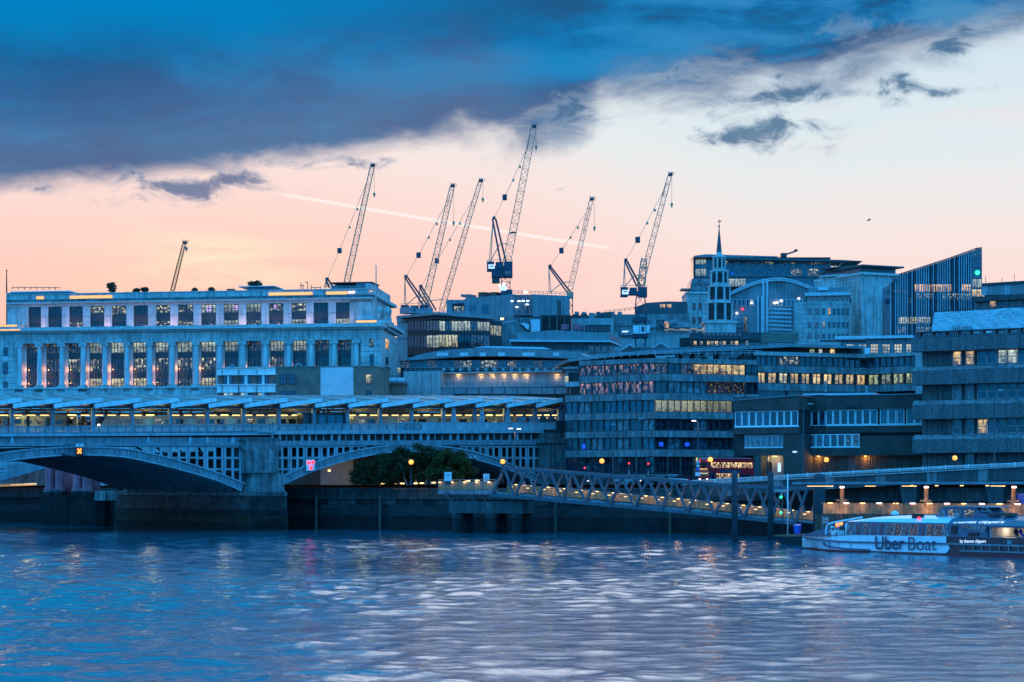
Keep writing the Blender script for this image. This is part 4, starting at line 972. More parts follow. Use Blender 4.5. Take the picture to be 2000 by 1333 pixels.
# rooftop boxes
for (a, b, y0, y1, d0, d1, m) in ((12, 140, 566, 575, 8, 16, 'zinc'), (20, 136, 563.5, 566, 7.5, 16.5, 'pale_roof'), (50, 135, 568, 573, 7.9, 8.0, 'timber_dark'), (484, 535, 562, 570, 9, 15, 'zinc'), (465, 536, 560.5, 562, 8, 15.5, 'pale_roof'),
                                 (646, 696, 562, 570, 9, 15, 'zinc'), (696, 725, 556.5, 570, 8, 15, 'zinc'), (645, 727, 556, 557.3, 7.5, 15, 'dark_roof'), (244, 252, 568, 571, 6, 8, 'timber_dark')):
    ub('roof_plant', a, b, y0, y1, d0, d1, m)
uh.pc = None
uh.bars('roof_aerials', [((588, 571, 8), (588, 552, 8)), ((592, 571, 8), (592, 556, 8)), ((585, 558, 8), (593, 558, 8)), ((601, 571, 8), (601, 551, 8)), ((595, 551.5, 8), (602, 551.5, 8)), ((608, 571, 8), (608, 557, 8)), ((608, 562, 8), (626, 562, 8)), ((626, 571, 8), (626, 560, 8)), ((616, 571, 8), (616, 562, 8))] + [((a, 566, 7), (a, 561, 7)) for a in range(24, 120, 12)] + [((24, 561.5, 7), (118, 562.5, 7))], .13, 'dark_metal')
for (px, y0, y1, d, lab) in ((13, 530, 572, 2.5, 'thin flagpole at the left corner of the stone palace roof'), (734.5, 521, 622, -1, 'thin pale flagpole at the right corner of the stone palace')):
    o = add_obj('flagpole', MB().lathe([(.16, 0), (.1, FU.z(px, y0, d) - FU.z(px, y1, d)), (.2, FU.z(px, y0, d) - FU.z(px, y1, d) + .05), (.15, FU.z(px, y0, d) - FU.z(px, y1, d) + .3)], 8).mesh('flagpole', 'timber_dark' if px < 100 else 'white_paint'))
    o.location = FU.w(FU.u(px, d), d, FU.z(px, y1, d)); tag(o, lab, 'flagpole', 'flagpoles on the stone palace')

# ---------------------------------------------------------------- foliage
def leafy(clumps, n, size, rnd, m='leaf'):
    """leaf-sized faces scattered through clumps (centre, radii)"""
    mb = MB(); tot = sum(c[1][0] * c[1][1] * c[1][2] for c in clumps)
    for c, r in clumps:
        cnt = max(6, int(n * r[0] * r[1] * r[2] / tot))
        for _ in range(cnt):
            v = Vector((rnd.gauss(0, 1), rnd.gauss(0, 1), rnd.gauss(0, 1))); v.normalize(); v *= rnd.random() ** .45 * rnd.uniform(.8, 1.15)
            p = Vector((c[0] + v.x * r[0], c[1] + v.y * r[1], c[2] + v.z * r[2])); s_ = size * rnd.uniform(.6, 1.4)
            a = Vector((rnd.gauss(0, 1), rnd.gauss(0, 1), rnd.gauss(0, 1) * .6)).normalized(); b = a.cross(Vector((rnd.gauss(0, 1), rnd.gauss(0, 1), rnd.gauss(0, 1)))).normalized()
            mb.add([p - a * s_, p + b * s_ * .55, p + a * s_, p - b * s_ * .55], [(0, 1, 2, 3)])
    return mb.mesh('crown', m)
def tree(name, label, cat, base, clumps, n, size, leafm, trunks, tr, barkm, group=None, seed=1):
    rnd = random.Random(seed); o = bpy.data.objects.new(name, None); COL.objects.link(o); o.location = base; tag(o, label, cat, group)
    add_obj('crown', leafy(clumps, n, size, rnd, leafm), o)
    for (x, y, top) in trunks:
        mb = MB(); p = Vector((x, y, 0)); k = 5
        for q in range(k):
            p2 = Vector((lerp(x, top[0], (q + 1) / k) + rnd.gauss(0, tr * .5), lerp(y, top[1], (q + 1) / k) + rnd.gauss(0, tr * .5), top[2] * (q + 1) / k))
            mb.bar(p, p2, tr * 2 * (1 - .13 * q), n=6)
            if q > 1: mb.bar(p2, p2 + Vector((rnd.gauss(0, 1), rnd.gauss(0, 1), rnd.uniform(.4, 1.2))) * tr * 8, tr * .7, n=5)
            p = p2
        add_obj('trunk', mb.mesh('trunk', barkm), o)
    return o
for k, (px, y0, yb_, w, lab, dense) in enumerate([(219, 551, 573, 12, 'tall bushy shrub dark against the sunset on the stone palace roof', 1), (266, 561, 572, 8, 'small rounded shrub just right of the tall roof shrub', .8), (283, 559, 572, 8, 'small ragged shrub left of the orange crane jib', .8),
                                          (414, 560, 570, 8, 'small round shrub in the middle of the stone palace roof', .8), (381, 561, 570, 6, 'low twiggy shrub just right of the orange crane jib', .7), (453, 563, 570, 9, 'low shrub beside the middle roof box', .7), (498, 548, 563, 15, 'spreading shrub growing on top of the middle roof box', 1.2)]):
    d = 6 if k < 6 else 11; b_ = FU.w(FU.u(px, d), d, FU.z(px, yb_ + 2, d)); s_ = FU.Y(FU.u(px, d), d) / FPX; hh = (yb_ - y0) * s_; ww = w * s_; rr = random.Random(k + 40)
    cl = [((rr.uniform(-.6, .6) * ww, rr.uniform(-.4, .4) * ww, hh * rr.uniform(.35, .85)), (ww * .5, ww * .5, hh * .22)) for _ in range(7)] + [((0, 0, hh * .5), (ww * .7, ww * .6, hh * .45))]
    tree('roof_shrub', lab, 'shrub', b_, cl, int(700 * dense), .28, 'leaf_rust', [(0, 0, (0, 0, hh * .7))], .06, 'bark', 'shrubs on the stone palace roof', k)

# ---------------------------------------------------------------- small brick houses between station and palace
fh = Fr(424, 488, 538, 486); hb = T('banded_brick_house', 'red brick house with broad white bands and sash windows behind the station roof', 'building', fh)
hb.pc = 480
hb.bx('wall', 425, 537, 733, None, .2, 12, 'brick_red'); hb.bx('parapet', 424, 538, 719, 733, 0, 12, 'white_paint'); hb.bx('coping', 423.5, 538.5, 717, 719, -.25, 12.2, 'stone_pale')
hb.bx('cornice', 423.5, 539, 731.5, 733, -.3, .2, 'white_paint'); hb.bx('band', 424, 538, 752, 767, 0, .25, 'white_paint'); hb.bx('string_course', 423, 539.5, 750.5, 752.5, -.3, .2, 'white_paint'); hb.bx('string_course', 423, 539.5, 765.8, 767, -.2, .2, 'white_paint')
for k, (a, b) in enumerate(((436, 443.7), (447.7, 455), (469.5, 477.3), (483.3, 490.6), (504, 511.5), (516.5, 523.8))):
    hb.win(a, b, 733.5, 750.3, -.02, 1, 2, 'glass_blue', 'dark_metal', .08, .12); hb.win(a, b, 767.5, 790, -.02, 1, 2, 'lit_pale' if k in (0, 1, 2, 4) else 'glass', 'dark_metal', .08, .12)
    if k % 2 == 0: hb.bx('mullion_post', b, (447.7, 0, 483.3, 0, 516.5)[k], 733.2, 790, -.06, .2, 'white_paint')
for x in (433, 465.5, 501): hb.bx('drainpipe', x, x + 1, 722, 790, -.3, -.15, 'black')
hb.pc = None
fh = Fr(538, 486, 736, 482); hb = T('brown_brick_house', 'plain brown brick block with a pale rendered panel and two pairs of dark windows', 'building', fh)
hb.pc = 640
hb.bx('wall', 538, 735, 717.5, None, 0, 12, 'brick_brown'); hb.bx('coping', 537.5, 736, 715.5, 717.5, -.15, 12.1, 'concrete'); hb.bx('rendered_panel', 626, 690, 718.2, None, -.12, .0, 'pale_roof')
for (a, b) in ((546, 559.5), (564, 577.5)):
    for (y0, y1) in ((730, 750.5), (763, 783)): hb.win(a, b, y0, y1, -.25, 2, 2, 'glass_blue', 'dark_metal', .1, .1)
hb.win(713.5, 724.5, 732, 750, -.25, 1, 2, 'lit_yellow', 'dark_metal', .12, .1); hb.win(713.5, 725, 763, 783, -.25, 1, 2, 'glass', 'dark_metal', .12, .1)
hb.bars('gable_bars', [((443, 718, 14), (453, 710, 14)), ((453, 710, 14), (463, 718, 14)), ((573, 718, 14), (583, 709, 14)), ((583, 709, 14), (593, 718, 14)), ((565, 712, 14), (575, 712, 14))], .2, 'grey_paint')
hb.pc = None
fh = Fr(736, 500, 790, 500); hb = T('flat_roofed_annex', 'low flat roofed brick annex tucked behind the station right of the brown block', 'building', fh)
hb.bx('wall', 734, 790, 749, None, .5, 10, 'brick_brown'); hb.bx('roof_slab', 732, 792, 744, 749, -.5, 10, 'zinc'); hb.bx('parapet', 745, 790, 738, 744, 3, 3.4, 'pale_roof')
hb.bars('roof_railing', [((745, 737, 1), (790, 733, 1)), ((745, 744, 1), (745, 737, 1)), ((760, 744, 1), (760, 736, 1)), ((775, 744, 1), (775, 735, 1))], .1, 'dark_metal'); hb.bx('lit_doorway', 776, 782, 719, 728, 6, 6.2, 'lit_yellow')
# ================================================================ buildings in the middle of the view
def railing(t, name, pts, d, m='grey_paint', h=5.0, step=14, w=.09):
    """thin rail on posts along pixel points"""
    segs = []
    for (a, ya), (b, yb2) in zip(pts, pts[1:]):
        segs += [((a, ya - h, d), (b, yb2 - h, d)), ((a, ya - h * .5, d), (b, yb2 - h * .5, d))]
        n = max(1, int(abs(b - a) / step))
        for q in range(n + 1): x = lerp(a, b, q / n); y = lerp(ya, yb2, q / n); segs.append(((x, y, d), (x, y - h, d)))
    return t.bars(name, segs, w, m)
# dark glass office: two faces meeting at px 857
Fd1 = Fr(776, 572, 857, 560); Fd2 = Fr(857, 560, 960, 572)
dg = T('dark_glass_office', 'dark glass office with flat overhanging roof and lit rooms right of the stone palace', 'building', Fd1)
dg.bx('side_wall', 775, 796, 617, None, .6, 20, 'concrete_pale'); dg.bx('core', 796, 857, 626, None, .7, 14, 'dark_and_shade')
dg.bx('roof_slab', 774, 858, 613.5, 618.5, -1.2, 18, 'zinc'); dg.bx('roof_fascia', 790, 857, 618.5, 626, .1, .7, 'dark_metal')
dg.bars('wall_joints', [((776, 648, .55), (796, 648, .55)), ((776, 662, .55), (796, 662, .55)), ((776, 630, .55), (796, 630, .55))], .12, 'dark_metal')
for k in range(5):
    a = 796 + k * 12.2; b = a + 11.8; lit = k >= 3
    dg.win(a, b, 626, 646, .2, 2, 1, 'glass_cool' if lit else 'glass', 'dark_metal', .1, .12); dg.bx('spandrel', a, b, 646.2, 654.8, .2, .6, 'black')
    dg.win(a, b, 655, 679, .2, 2, 1, 'lit_pale' if k >= 3 else 'glass', 'dark_metal', .1, .12); dg.bx('spandrel', a, b, 679.2, 694, .25, .6, 'black')
dgr = T('dark_glass_office_wing', 'x', 'x', Fd2)
ro = dgr.o
tag(ro, 'dark glazed wing with a long lit upper floor turning right from the dark office corner', 'building')
dgr.bx('core', 858, 956, 620, None, .7, 14, 'dark_and_shade'); dgr.bx('roof_slab', 857.5, 958, 614.5, 619.5, -1.0, 16, 'zinc'); dgr.bx('roof_fascia', 857.5, 957, 619.5, 627, .15, .6, 'black')
for k in range(8):
    a = 858 + k * 12.4; b = a + 12
    dgr.win(a, b, 627, 647, .2, 2, 1, ['lit_pale', 'glass_cool', 'lit_pale', 'lit_pale', 'lit_pale', 'glass_cool', 'lit_pale', 'lit_pale'][k], 'dark_metal', .1, .12)
    dgr.bx('spandrel', a, b, 647.2, 653.8, .2, .6, 'black')
    dgr.win(a, b, 654, 678, .2, 2, 1, 'lit_yellow' if k < 3 else ('glass_cool' if k > 4 else 'glass'), 'dark_metal', .1, .12); dgr.bx('spandrel', a, b, 678.2, 692, .22, .6, 'black')
dgr.bx('stub_core', 957, 981, 627, None, 2.2, 12, 'dark_and_shade'); dgr.win(958.5, 980, 636, 656, 1.9, 4, 1, 'lit_yellow', 'dark_metal', .12, .12); dgr.bx('stub_fascia', 957, 981, 627, 636, 1.9, 2.2, 'black'); dgr.bx('stub_base', 957, 981, 656, 680, 1.9, 2.2, 'black')
railing(dgr, 'roof_railing', [(800, 614), (850, 613), (930, 615)], 6, 'grey_paint', 5)
for (a, b, y0, y1) in ((800, 812, 600, 612), (806, 830, 603, 612), (836, 846, 602, 612)): dgr.bx('roof_plant', a, b, y0, y1, 10, 14, 'zinc')
# boarded concrete core under the big crane
Fp1 = Fr(872, 645, 1003, 632); Fp2 = Fr(1003, 632, 1113, 640)
bc = T('boarded_tower_core', 'building core wrapped in tall blue-grey panels under the biggest crane', 'building', Fp1)
for k in range(11):
    a = 872 + k * 12; b = min(1003, a + 11.6); y = lerp(585, 575, k / 10.5) if k >= 3 else 586
    bc.bx('panel', a, b, y, 619, .05 * (k % 2), 6, 'zinc')
bc.bx('core', 874, 1003, 590, None, 6, 22, 'concrete'); bc.bx('opening', 884, 906, 593, 610, -.1, .05, 'dark_and_shade'); bc.win(886, 905, 598, 610, -.3, 4, 1, 'lit_spot', 'dark_metal', .1, .1); bc.bx('opening', 915, 928, 597, 613, -.1, .05, 'glass_blue'); bc.bx('opening', 941, 953, 595, 613, -.1, .05, 'glass_blue'); bc.bx('base_panel', 960, 1003, 619.3, 632, .2, 6, 'curtain')
bc2 = T('panelled_core_building', 'x', 'x', Fp2); tag(bc2.o, 'tall panelled core front with floodlit glazed bay and roof edge rail', 'building')
for k in range(9):
    a = 1003.4 + k * 12.2; b = min(1113, a + 11.8)
    if k < 3: bc2.win(a, b, 576, 616, -.1, 3, 2, 'glass_cool', 'bridge_paint', .12, .12)
    else: bc2.bx('panel', a, b, 575.5 + (k - 3) * .5, 619, .06 * (k % 2), 5, 'zinc')
    bc2.win(a, b, 619.5, 632, .3, 2, 1, 'curtain', 'dark_metal', .12, .1)
bc2.bx('core', 1003, 1112, 580, None, 5.1, 20, 'concrete'); bc2.bars('ladder', [((1091, 616, -.1), (1091, 587, -.1)), ((1095, 616, -.1), (1095, 587, -.1))] + [((1091, y, -.1), (1095, y, -.1)) for y in range(588, 617, 4)], .14, 'dark_metal')
for (x, y) in ((1000.5, 588.5), (1014, 588.5), (1022, 588), (1031, 588), (1030, 595), (1010, 600)): bc2.bx('worklight', x - 2.2, x + 2.2, y - .9, y + .9, -.5, -.3, 'lamp_cool')
for (x, w) in ((902, 4), (912, 6), (940, 12), (962, 13)): bc.bx('roof_box', x - w / 2, x + w / 2, 571 if x > 930 else 575, 580, 2, 6, 'timber_dark' if x > 930 else 'zinc')
railing(bc2, 'roof_railing', [(1004, 575), (1110, 578)], 2, 'crane_steel', 7, 8)
bc2.bx('worklight', 1024, 1030, 569, 573, 3, 3.3, 'lamp_white'); bc2.bx('worklight', 978, 984, 621, 625, -.6, -.4, 'lamp_warm')
# blocks below the core
fb = Fr(980, 588, 1115, 588); bl = T('grey_stone_block', 'grey stone block with curved white roof scoop below the boarded core', 'building', fb)
bl.bx('wall', 980, 1016, 632, None, 0, 12, 'concrete'); bl.poly('wall_shoulder', [(1016, 690), (1034, 690), (1033, 650), (1023, 645), (1016, 632)], 0, 12, 'concrete'); bl.poly('roof_scoop', [(1012, 633), (1020, 634), (1029, 644), (1033, 645), (1034, 634), (1028, 632), (1022, 631)], -.4, 6, 'pale_roof')
bl.bx('panel_wall', 1037, 1055, 624, 660, .5, 8, 'pale_roof'); bl.bx('dark_bay', 1055, 1115, 616, 660, 2, 10, 'dark_and_shade')
for k in range(4): bl.bx('bay_post', 1056 + 15 * k, 1060 + 15 * k, 617, 645, 1.4, 2, 'concrete_dark')
for (a, b) in ((1096, 1111), (1119, 1135)): bl.bx('red_hoarding', a, b, 633.5, 644, .2, .6, 'column_red')
fb = Fr(1000, 552, 1192, 546); bl = T('louvred_roof_hall', 'long low hall with grey roof band and dark louvred clerestory', 'building', fb)
bl.poly('roof_band', [(1010, 663), (1190, 665), (1190, 652), (1085, 645), (1008, 651)], -.5, 14, 'zinc'); bl.poly('eave', [(995, 667.5), (1193, 668.5), (1193, 665.4), (995, 663.4)], -1.4, 14, 'pale_roof')
for k in range(16): bl.bx('louvre', 998 + k * 12.1, 1009 + k * 12.1, 668.5, 683, .02, .3, 'dark_metal')
bl.bx('wall', 996, 1192, 683, None, .1, 14, 'concrete')
for a in range(1150, 1190, 13): bl.win(a, a + 10, 676, 688, -.1, 2, 1, 'glass_cool', 'zinc', .1, .1)
# station hall with curved roof and downlit terrace wall
fs_ = Fr(776, 520, 1112, 508); sh = T('station_hall', 'low station hall with bowed roof, glazed upper floor and a terrace wall washed by downlights', 'building', fs_)
sh.poly('roof', smooth([(775, 706), (860, 700), (945, 696), (1040, 698), (1145, 702)]) + [(1145, 697), (1130, 688), (1040, 683), (945, 679), (868, 684), (830, 690), (795, 700)], -1.5, 16, 'zinc')
for k, (a, b) in enumerate(((853, 875), (898, 915), (937, 949), (973, 986), (1020, 1044), (1080, 1092))): sh.bx('roof_panel', a, b, 689, 696, -1.75, -1.5, 'pale_roof')
sh.poly('skylight', [(925, 679), (1078, 683), (1060, 678.5), (950, 676.5)], 4, 10, 'pale_roof')
sh.bx('body', 782, 1112, 704, None, 1.2, 16, 'dark_and_shade')
for k in range(19):
    a = 783 + 17.3 * k; sh.win(a, a + 16.9, 704, 719, .6, 2, 1, 'lit_spot' if k in (7, 9, 10, 12) else ('glass_dim' if k % 3 == 0 else 'glass_blue'), 'zinc', .12, .12)
sh.bx('terrace_slab', 860, 1112, 725.5, 728, -1.8, 1, 'concrete_pale'); railing(sh, 'terrace_railing', [(792, 725), (860, 725), (1100, 725.5)], -1.5, 'zinc', 6, 9)
for k in range(14): sh.bx('planter', 864 + 16.5 * k, 869 + 16.5 * k, 719.5, 725, -.6, 0, 'stone_pale')
sh.bx('terrace_wall', 861, 1112, 728.2, None, -.2, 1, 'concrete_pale'); sh.bx('white_block', 788, 860.5, 725, None, -3.5, .9, 'concrete_pale')
sh.bars('block_joints', [((824, 726, -3.55), (824, 790, -3.55)), ((842, 726, -3.55), (842, 790, -3.55))], .06, 'concrete')
for x in (895, 939, 961, 983, 1005, 1027, 1087):
    sh.bx('downlight', x - 4, x + 4, 731.5, 732.6, -.9, -.4, 'tube_warm'); point_light(sh.fr.w(sh.fr.u(x, -.75), -.75, sh.fr.z(x, 736.5, -.75)), (1, .6, .26), 30, .12)
sh.bx('gallery_floor', 862, 1108, 754.5, 757, -3.0, 1, 'zinc'); railing(sh, 'gallery_railing', [(862, 754), (1105, 754.5)], -2.8, 'dark_metal', 7, 12, .07)
for k in range(10): p = sh.bx('gallery_panel', 862 + 24.6 * k, 885.6 + 24.6 * k, 757.3, 770 if k else 790, -2.9, -2.4, 'zinc'); sh.bx('gallery_post', 885.7 + 24.6 * k, 886.5 + 24.6 * k, 757, 775, -3.1, -2.3, 'dark_metal')
sh.bx('gallery_base', 862, 1108, 771, None, -2.2, .8, 'concrete_dark')
# pale terraces in front of the far hill
ft = Fr(1112, 640, 1345, 636); tp = T('pale_terrace_block', 'pale blocky terraces with dark openings and scaffolding below the slender crane', 'building', ft)
tp.bx('terrace', 1116, 1198, 622, None, 3, 14, 'concrete_pale'); tp.bx('upper_terrace', 1172, 1346, 614, None, 6, 18, 'concrete'); tp.bx('lower_wall', 1198, 1346, 648, None, 1, 6, 'concrete_pale'); tp.bx('recess', 1143, 1192, 635, 648, 2.85, 3.0, 'dark_and_shade')
for k in range(8): tp.win(1122 + 10 * k if k < 2 else 1145 + 8 * (k - 2), 1130 + 10 * k if k < 2 else 1152 + 8 * (k - 2), 637, 648, 2.7, 2, 1, 'glass', 'dark_metal', .1, .1)
tp.bx('dark_roof', 1240, 1342, 601, 625, 9, 20, 'dark_roof'); tp.poly('dark_roof_cap', [(1238, 602), (1262, 592), (1305, 589), (1342, 590), (1342, 602)], 9.2, 20, 'dark_roof')
for (a, b) in ((1289, 1294), (1295, 1299), (1303, 1311)): tp.bx('roof_window', a, b, 595, 601, 9.0, 9.2, 'lit_orange')
tp.bx('glass_band', 1258, 1346, 625.3, 640, 5.5, 5.9, 'curtain'); tp.bx('lit_window', 1297, 1306, 629, 641, 5.3, 5.5, 'lit_orange'); tp.bx('frosted_ridge', 1297, 1375, 642.5, 647.5, .4, 1, 'lit_spot')
tp.bx('banner_frame', 1209, 1238, 637, 657, .3, .5, 'dark_metal'); tp.bx('banner', 1211, 1237, 640, 655, .1, .3, 'curtain'); tp.bx('banner_sign', 1215, 1227, 646.5, 649.5, .0, .1, 'sign_white_glow')
tp.bars('scaffold', [((1283, 648, .5), (1283, 626, .5)), ((1297, 648, .5), (1297, 626, .5)), ((1283, 626, .5), (1297, 626, .5)), ((1283, 648, .5), (1297, 626, .5)), ((1283, 626, .5), (1297, 648, .5)), ((1283, 637, .5), (1297, 637, .5))], .25, 'dark_metal')
railing(tp, 'terrace_railing', [(1180, 614), (1260, 604)], 7, 'dark_metal', 6, 10); railing(tp, 'wall_railing', [(1262, 655), (1340, 652)], .6, 'grey_paint', 5, 9)
tp.bx('hoist_cabin', 1262, 1269, 636, 650, -.8, .2, 'white_paint')
for k in range(5): tp.bx('roof_plant', 1118 + 16 * k, 1130 + 16 * k, 614 - k, 622, 5, 8, RND.choice(['zinc', 'timber_dark', 'concrete_dark']))
for (a, b, c_, m) in ((1210, 1250, 673, 'pale_roof'), (1262, 1320, 670, 'pale_roof')):
    tp.poly('glass_gable', [(a, 686), (b, 686), ((a + b) / 2, c_)], -4, 4, 'curtain'); tp.bars('gable_rafter', [((a, 686, -4.1), ((a + b) / 2, c_, -4.1)), (((a + b) / 2, c_, -4.1), (b, 686, -4.1))], .3, m)
fr5 = Fr(1115, 720, 1345, 720); fb5 = T('distant_brown_block', 'far brown block with flat roof on the skyline between the cranes', 'building', fr5)
fb5.bx('wall', 1116, 1250, 619, None, 0, 15, 'concrete_dark'); fb5.bx('roof_slab', 1114, 1252, 616.5, 619, -.5, 15.5, 'dark_roof')
for k in range(7): fb5.bx('roof_box', 1122 + 14 * k, 1131 + 14 * k, 612 - RND.random() * 3, 616.4, 2, 5, 'zinc')
# ---------------------------------------------------------------- church steeple, tiers of arches tapering to a spire
fst = Fr(1380, 700, 1430, 700); cs = T('church_steeple', 'slender stone church steeple of stacked arched tiers with a tall dark spire and weather vane', 'steeple', fst)
cu = cs.fr.u(1404.5, 4); s_ = 700 * K / FPX
zs = lambda y: cs.fr.z(1404.5, y, 4) - G
def octa(name, r0, y0, r1, y1, m, par=None, n=8):
    t0 = math.pi / n; mb = MB(); vs = []
    for r, y in ((r0, y0), (r1, y1)):
        for q in range(n): a = 2 * math.pi * q / n + t0; vs.append((cu + r * s_ * math.cos(a), 4 + r * s_ * math.sin(a), zs(y)))
    return cs.raw(name, mb.add(vs, [(q, (q + 1) % n, n + (q + 1) % n, n + q) for q in range(n)] + [tuple(range(n))[::-1], tuple(range(n, 2 * n))]), m, par)
cs.ubx('tower', cu - 30 * s_, cu + 30 * s_, 4 - 30 * s_, 4 + 30 * s_, 0, zs(634), 'stone'); cs.ubx('tower_cornice', cu - 33 * s_, cu + 33 * s_, 4 - 33 * s_, 4 + 33 * s_, zs(634), zs(630), 'stone_pale')
tiers = [(24, 630, 594, 15, 26), (20.5, 590, 562, 13.5, 20), (16, 557, 532, 9.5, 15), (11, 527, 504, 6.5, 11)]
for (r, yb2, yt, w, hh) in tiers:
    r *= 1.08; t_ = octa('tier', r, yb2, r - 1.0, yt, 'stone'); octa('tier_cornice', r + 2.5, yt, r + 2.5, yt - 2.2, 'stone_pale', t_); octa('tier_attic', r - .6, yt - 2.2, r - 2.5, yt - 4.2, 'stone', t_)
    for q in range(8):     # arched openings on each side
        a = -math.pi / 2 + 2 * math.pi * q / 8
        c_, s2 = math.cos(a), math.sin(a); rr = r * s_ * math.cos(math.pi / 8) * .985 + .06; ow = r * s_ * .26; z0_, z1_ = zs(yb2 - 3.5), zs(yt + 6)
        prof = [(-ow, z0_), (ow, z0_), (ow, z1_)] + [(ow * math.cos(k * math.pi / 6), z1_ + ow * math.sin(k * math.pi / 6)) for k in range(1, 6)] + [(-ow, z1_)]
        vs = [(cu + c_ * rr - s2 * x, 4 + s2 * rr + c_ * x, z) for x, z in prof] + [(cu + c_ * (rr - .5) - s2 * x, 4 + s2 * (rr - .5) + c_ * x, z) for x, z in prof]; n_ = len(prof)
        cs.raw('arched_opening', MB().add(vs, [tuple(range(n_))] + [(k, (k + 1) % n_, n_ + (k + 1) % n_, n_ + k) for k in range(n_)]), 'dark_and_shade', t_)
        a2 = a + math.pi / 8; cs.raw('pilaster', MB().box(cu + math.cos(a2) * r * s_ * .99 - .22, cu + math.cos(a2) * r * s_ * .99 + .22, 4 + math.sin(a2) * r * s_ * .99 - .22, 4 + math.sin(a2) * r * s_ * .99 + .22, zs(yb2), zs(yt)), 'stone_pale', t_)
octa('drum', 7, 500, 5.5, 493, 'stone_pale'); sp_ = octa('spire', 5.6, 493, .7, 445, 'dark_roof'); cs.raw('finial_ball', MB().lathe([(.1, zs(445)), (.32, zs(442.5)), (.1, zs(440)), (.07, zs(429))], 8, (cu, 4)), 'dark_metal')
cs.bars('weather_vane', [((1401, 433, 4), (1408, 433, 4)), ((1405, 431, 4), (1409, 433, 4))], .18, 'dark_metal')
for sx in (-1, 1): cs.raw('urn', MB().lathe([(.4, zs(630)), (.2, zs(628)), (.55, zs(625)), (.4, zs(622)), (.08, zs(619))], 8, (cu + sx * 29 * s_, 4 - 29 * s_)), 'stone')
# ---------------------------------------------------------------- far office complex behind the steeple
fg = Fr(1340, 770, 1745, 770); gb = T('canopy_roof_office', 'broad glass office with a thin flat projecting roof behind the church steeple', 'building', fg)
gb.bx('core', 1357, 1622, 503, None, 2, 10, 'dark_and_shade'); gb.poly('roof_blade', [(1355, 500), (1378, 497), (1520, 501), (1518, 503), (1356, 502)], -4, 9, 'zinc'); gb.poly('roof_blade', [(1400, 501.5), (1642, 508), (1684, 510), (1684, 511.5), (1400, 506)], -5, 9, 'dark_roof')
gb.bx('corner_frame', 1354, 1358, 505, 560, 0, 8, 'dark_metal')
for k in range(24):
    a = 1358 + 11 * k; b = a + 10.6; c_ = k < 2
    gb.win(a, b, 507, 517, .5, 2, 1, 'lit_pale' if c_ else RND.choice(['glass_cool', 'glass_cool', 'lit_spot', 'glass_blue']), 'zinc', .14, .12); gb.bx('spandrel', a, b, 517.2, 524.8, .5, 2, 'curtain' if k % 2 else 'glass_blue')
    gb.win(a, b, 525, 540, .5, 2, 1, 'lit_pale' if c_ else ('lit_spot' if k in (17, 18, 20, 21) else 'glass_blue'), 'zinc', .14, .12); gb.bx('spandrel', a, b, 540.2, 543.8, .4, 2, 'dark_metal')
    gb.win(a, b, 544, 560, .5, 2, 1, 'lit_pale' if k < 9 else 'glass_blue', 'zinc', .14, .12)
gb.bars('roof_struts', [((1622, 522, -3), (1622, 510, -3)), ((1635, 522, -3), (1650, 511, -3)), ((1630, 522, -3), (1632, 510, -3)), ((1640, 522, -3), (1642, 511, -3))], .25, 'crane_steel')
gb.bx('cleaning_rig', 1525, 1537, 494.5, 502, 4, 7, 'dark_metal'); gb.bars('rig_arm', [((1536, 497, 4), (1557, 490, 4)), ((1551, 489, 4), (1558, 489, 4))], .5, 'dark_metal', kind=None)
fg = Fr(1340, 735, 1400, 735); g2 = T('gridded_stone_block', 'pale gridded stone block standing left behind the steeple', 'building', fg)
g2.bx('wall', 1341, 1402, 574, None, 0, 16, 'stone'); g2.bx('cornice', 1340, 1403, 570, 574, -.5, 16, 'stone_pale'); g2.poly('mansard', [(1347, 570), (1402, 570), (1400, 545), (1351, 545)], 1, 16, 'curtain'); g2.bx('ledge', 1330, 1349, 563.5, 566, 2, 8, 'crane_steel')
g2.bars('wall_joints', [((1341, y, -.03), (1400, y, -.03)) for y in range(580, 650, 8)] + [((x, 574, -.03), (x, 650, -.03)) for x in range(1347, 1400, 8)] + [((x, 546, .95), (x, 570, .95)) for x in range(1356, 1400, 6)], .05, 'concrete')
for (x, y) in ((1352, 592), (1364, 592), (1352, 619), (1364, 619), (1352, 640), (1364, 640)): g2.win(x, x + 7, y, y + 14, -.12, 1, 2, 'glass_cool', 'zinc', .12, .1)
fg = Fr(1405, 745, 1660, 735); g3 = T('barrel_roofed_hall', 'glass hall with a great segmental barrel roof between stone blocks', 'building', fg)
arcp = smooth([(1418, 578), (1445, 564), (1480, 551), (1515, 545), (1545, 548), (1580, 560), (1620, 574), (1655, 578)])
g3.poly('gable_wall', [(1405, 680), (1655, 680)] + arcp[::-1], 0, 22, 'curtain'); inner = [(x, y + 4) for x, y in arcp]
g3.poly('arch_rib', arcp + inner[::-1], -1.2, 0, 'pale_roof')
g3.poly('barrel_roof', [(x, y - .4) for x, y in arcp] + [(x, y - 2.5) for x, y in arcp[::-1]], -1.5, 30, 'pale_roof')
for (x0, x1) in ((1489, 1493), (1496, 1500), (1479, 1482), (1486.5, 1489)): g3.bx('pylon', x0, x1, 545 if x0 > 1488 else 578, 655, -1.4, -.2, 'pale_roof')
g3.bars('glazing_grid', [((1412, y, -.06), (1650, y, -.06)) for y in (584, 590, 598, 606, 614, 622, 630, 638, 646)] + [((x, interp(inner, x) + 2, -.06), (x, 655, -.06)) for x in range(1424, 1650, 7)], .14, 'grey_paint')
g3.bars('glazing_slant', [((1490, y, -.1), (1546, y + 2, -.1)) for y in (603, 611, 619, 627, 635, 643)], .5, 'pale_roof')
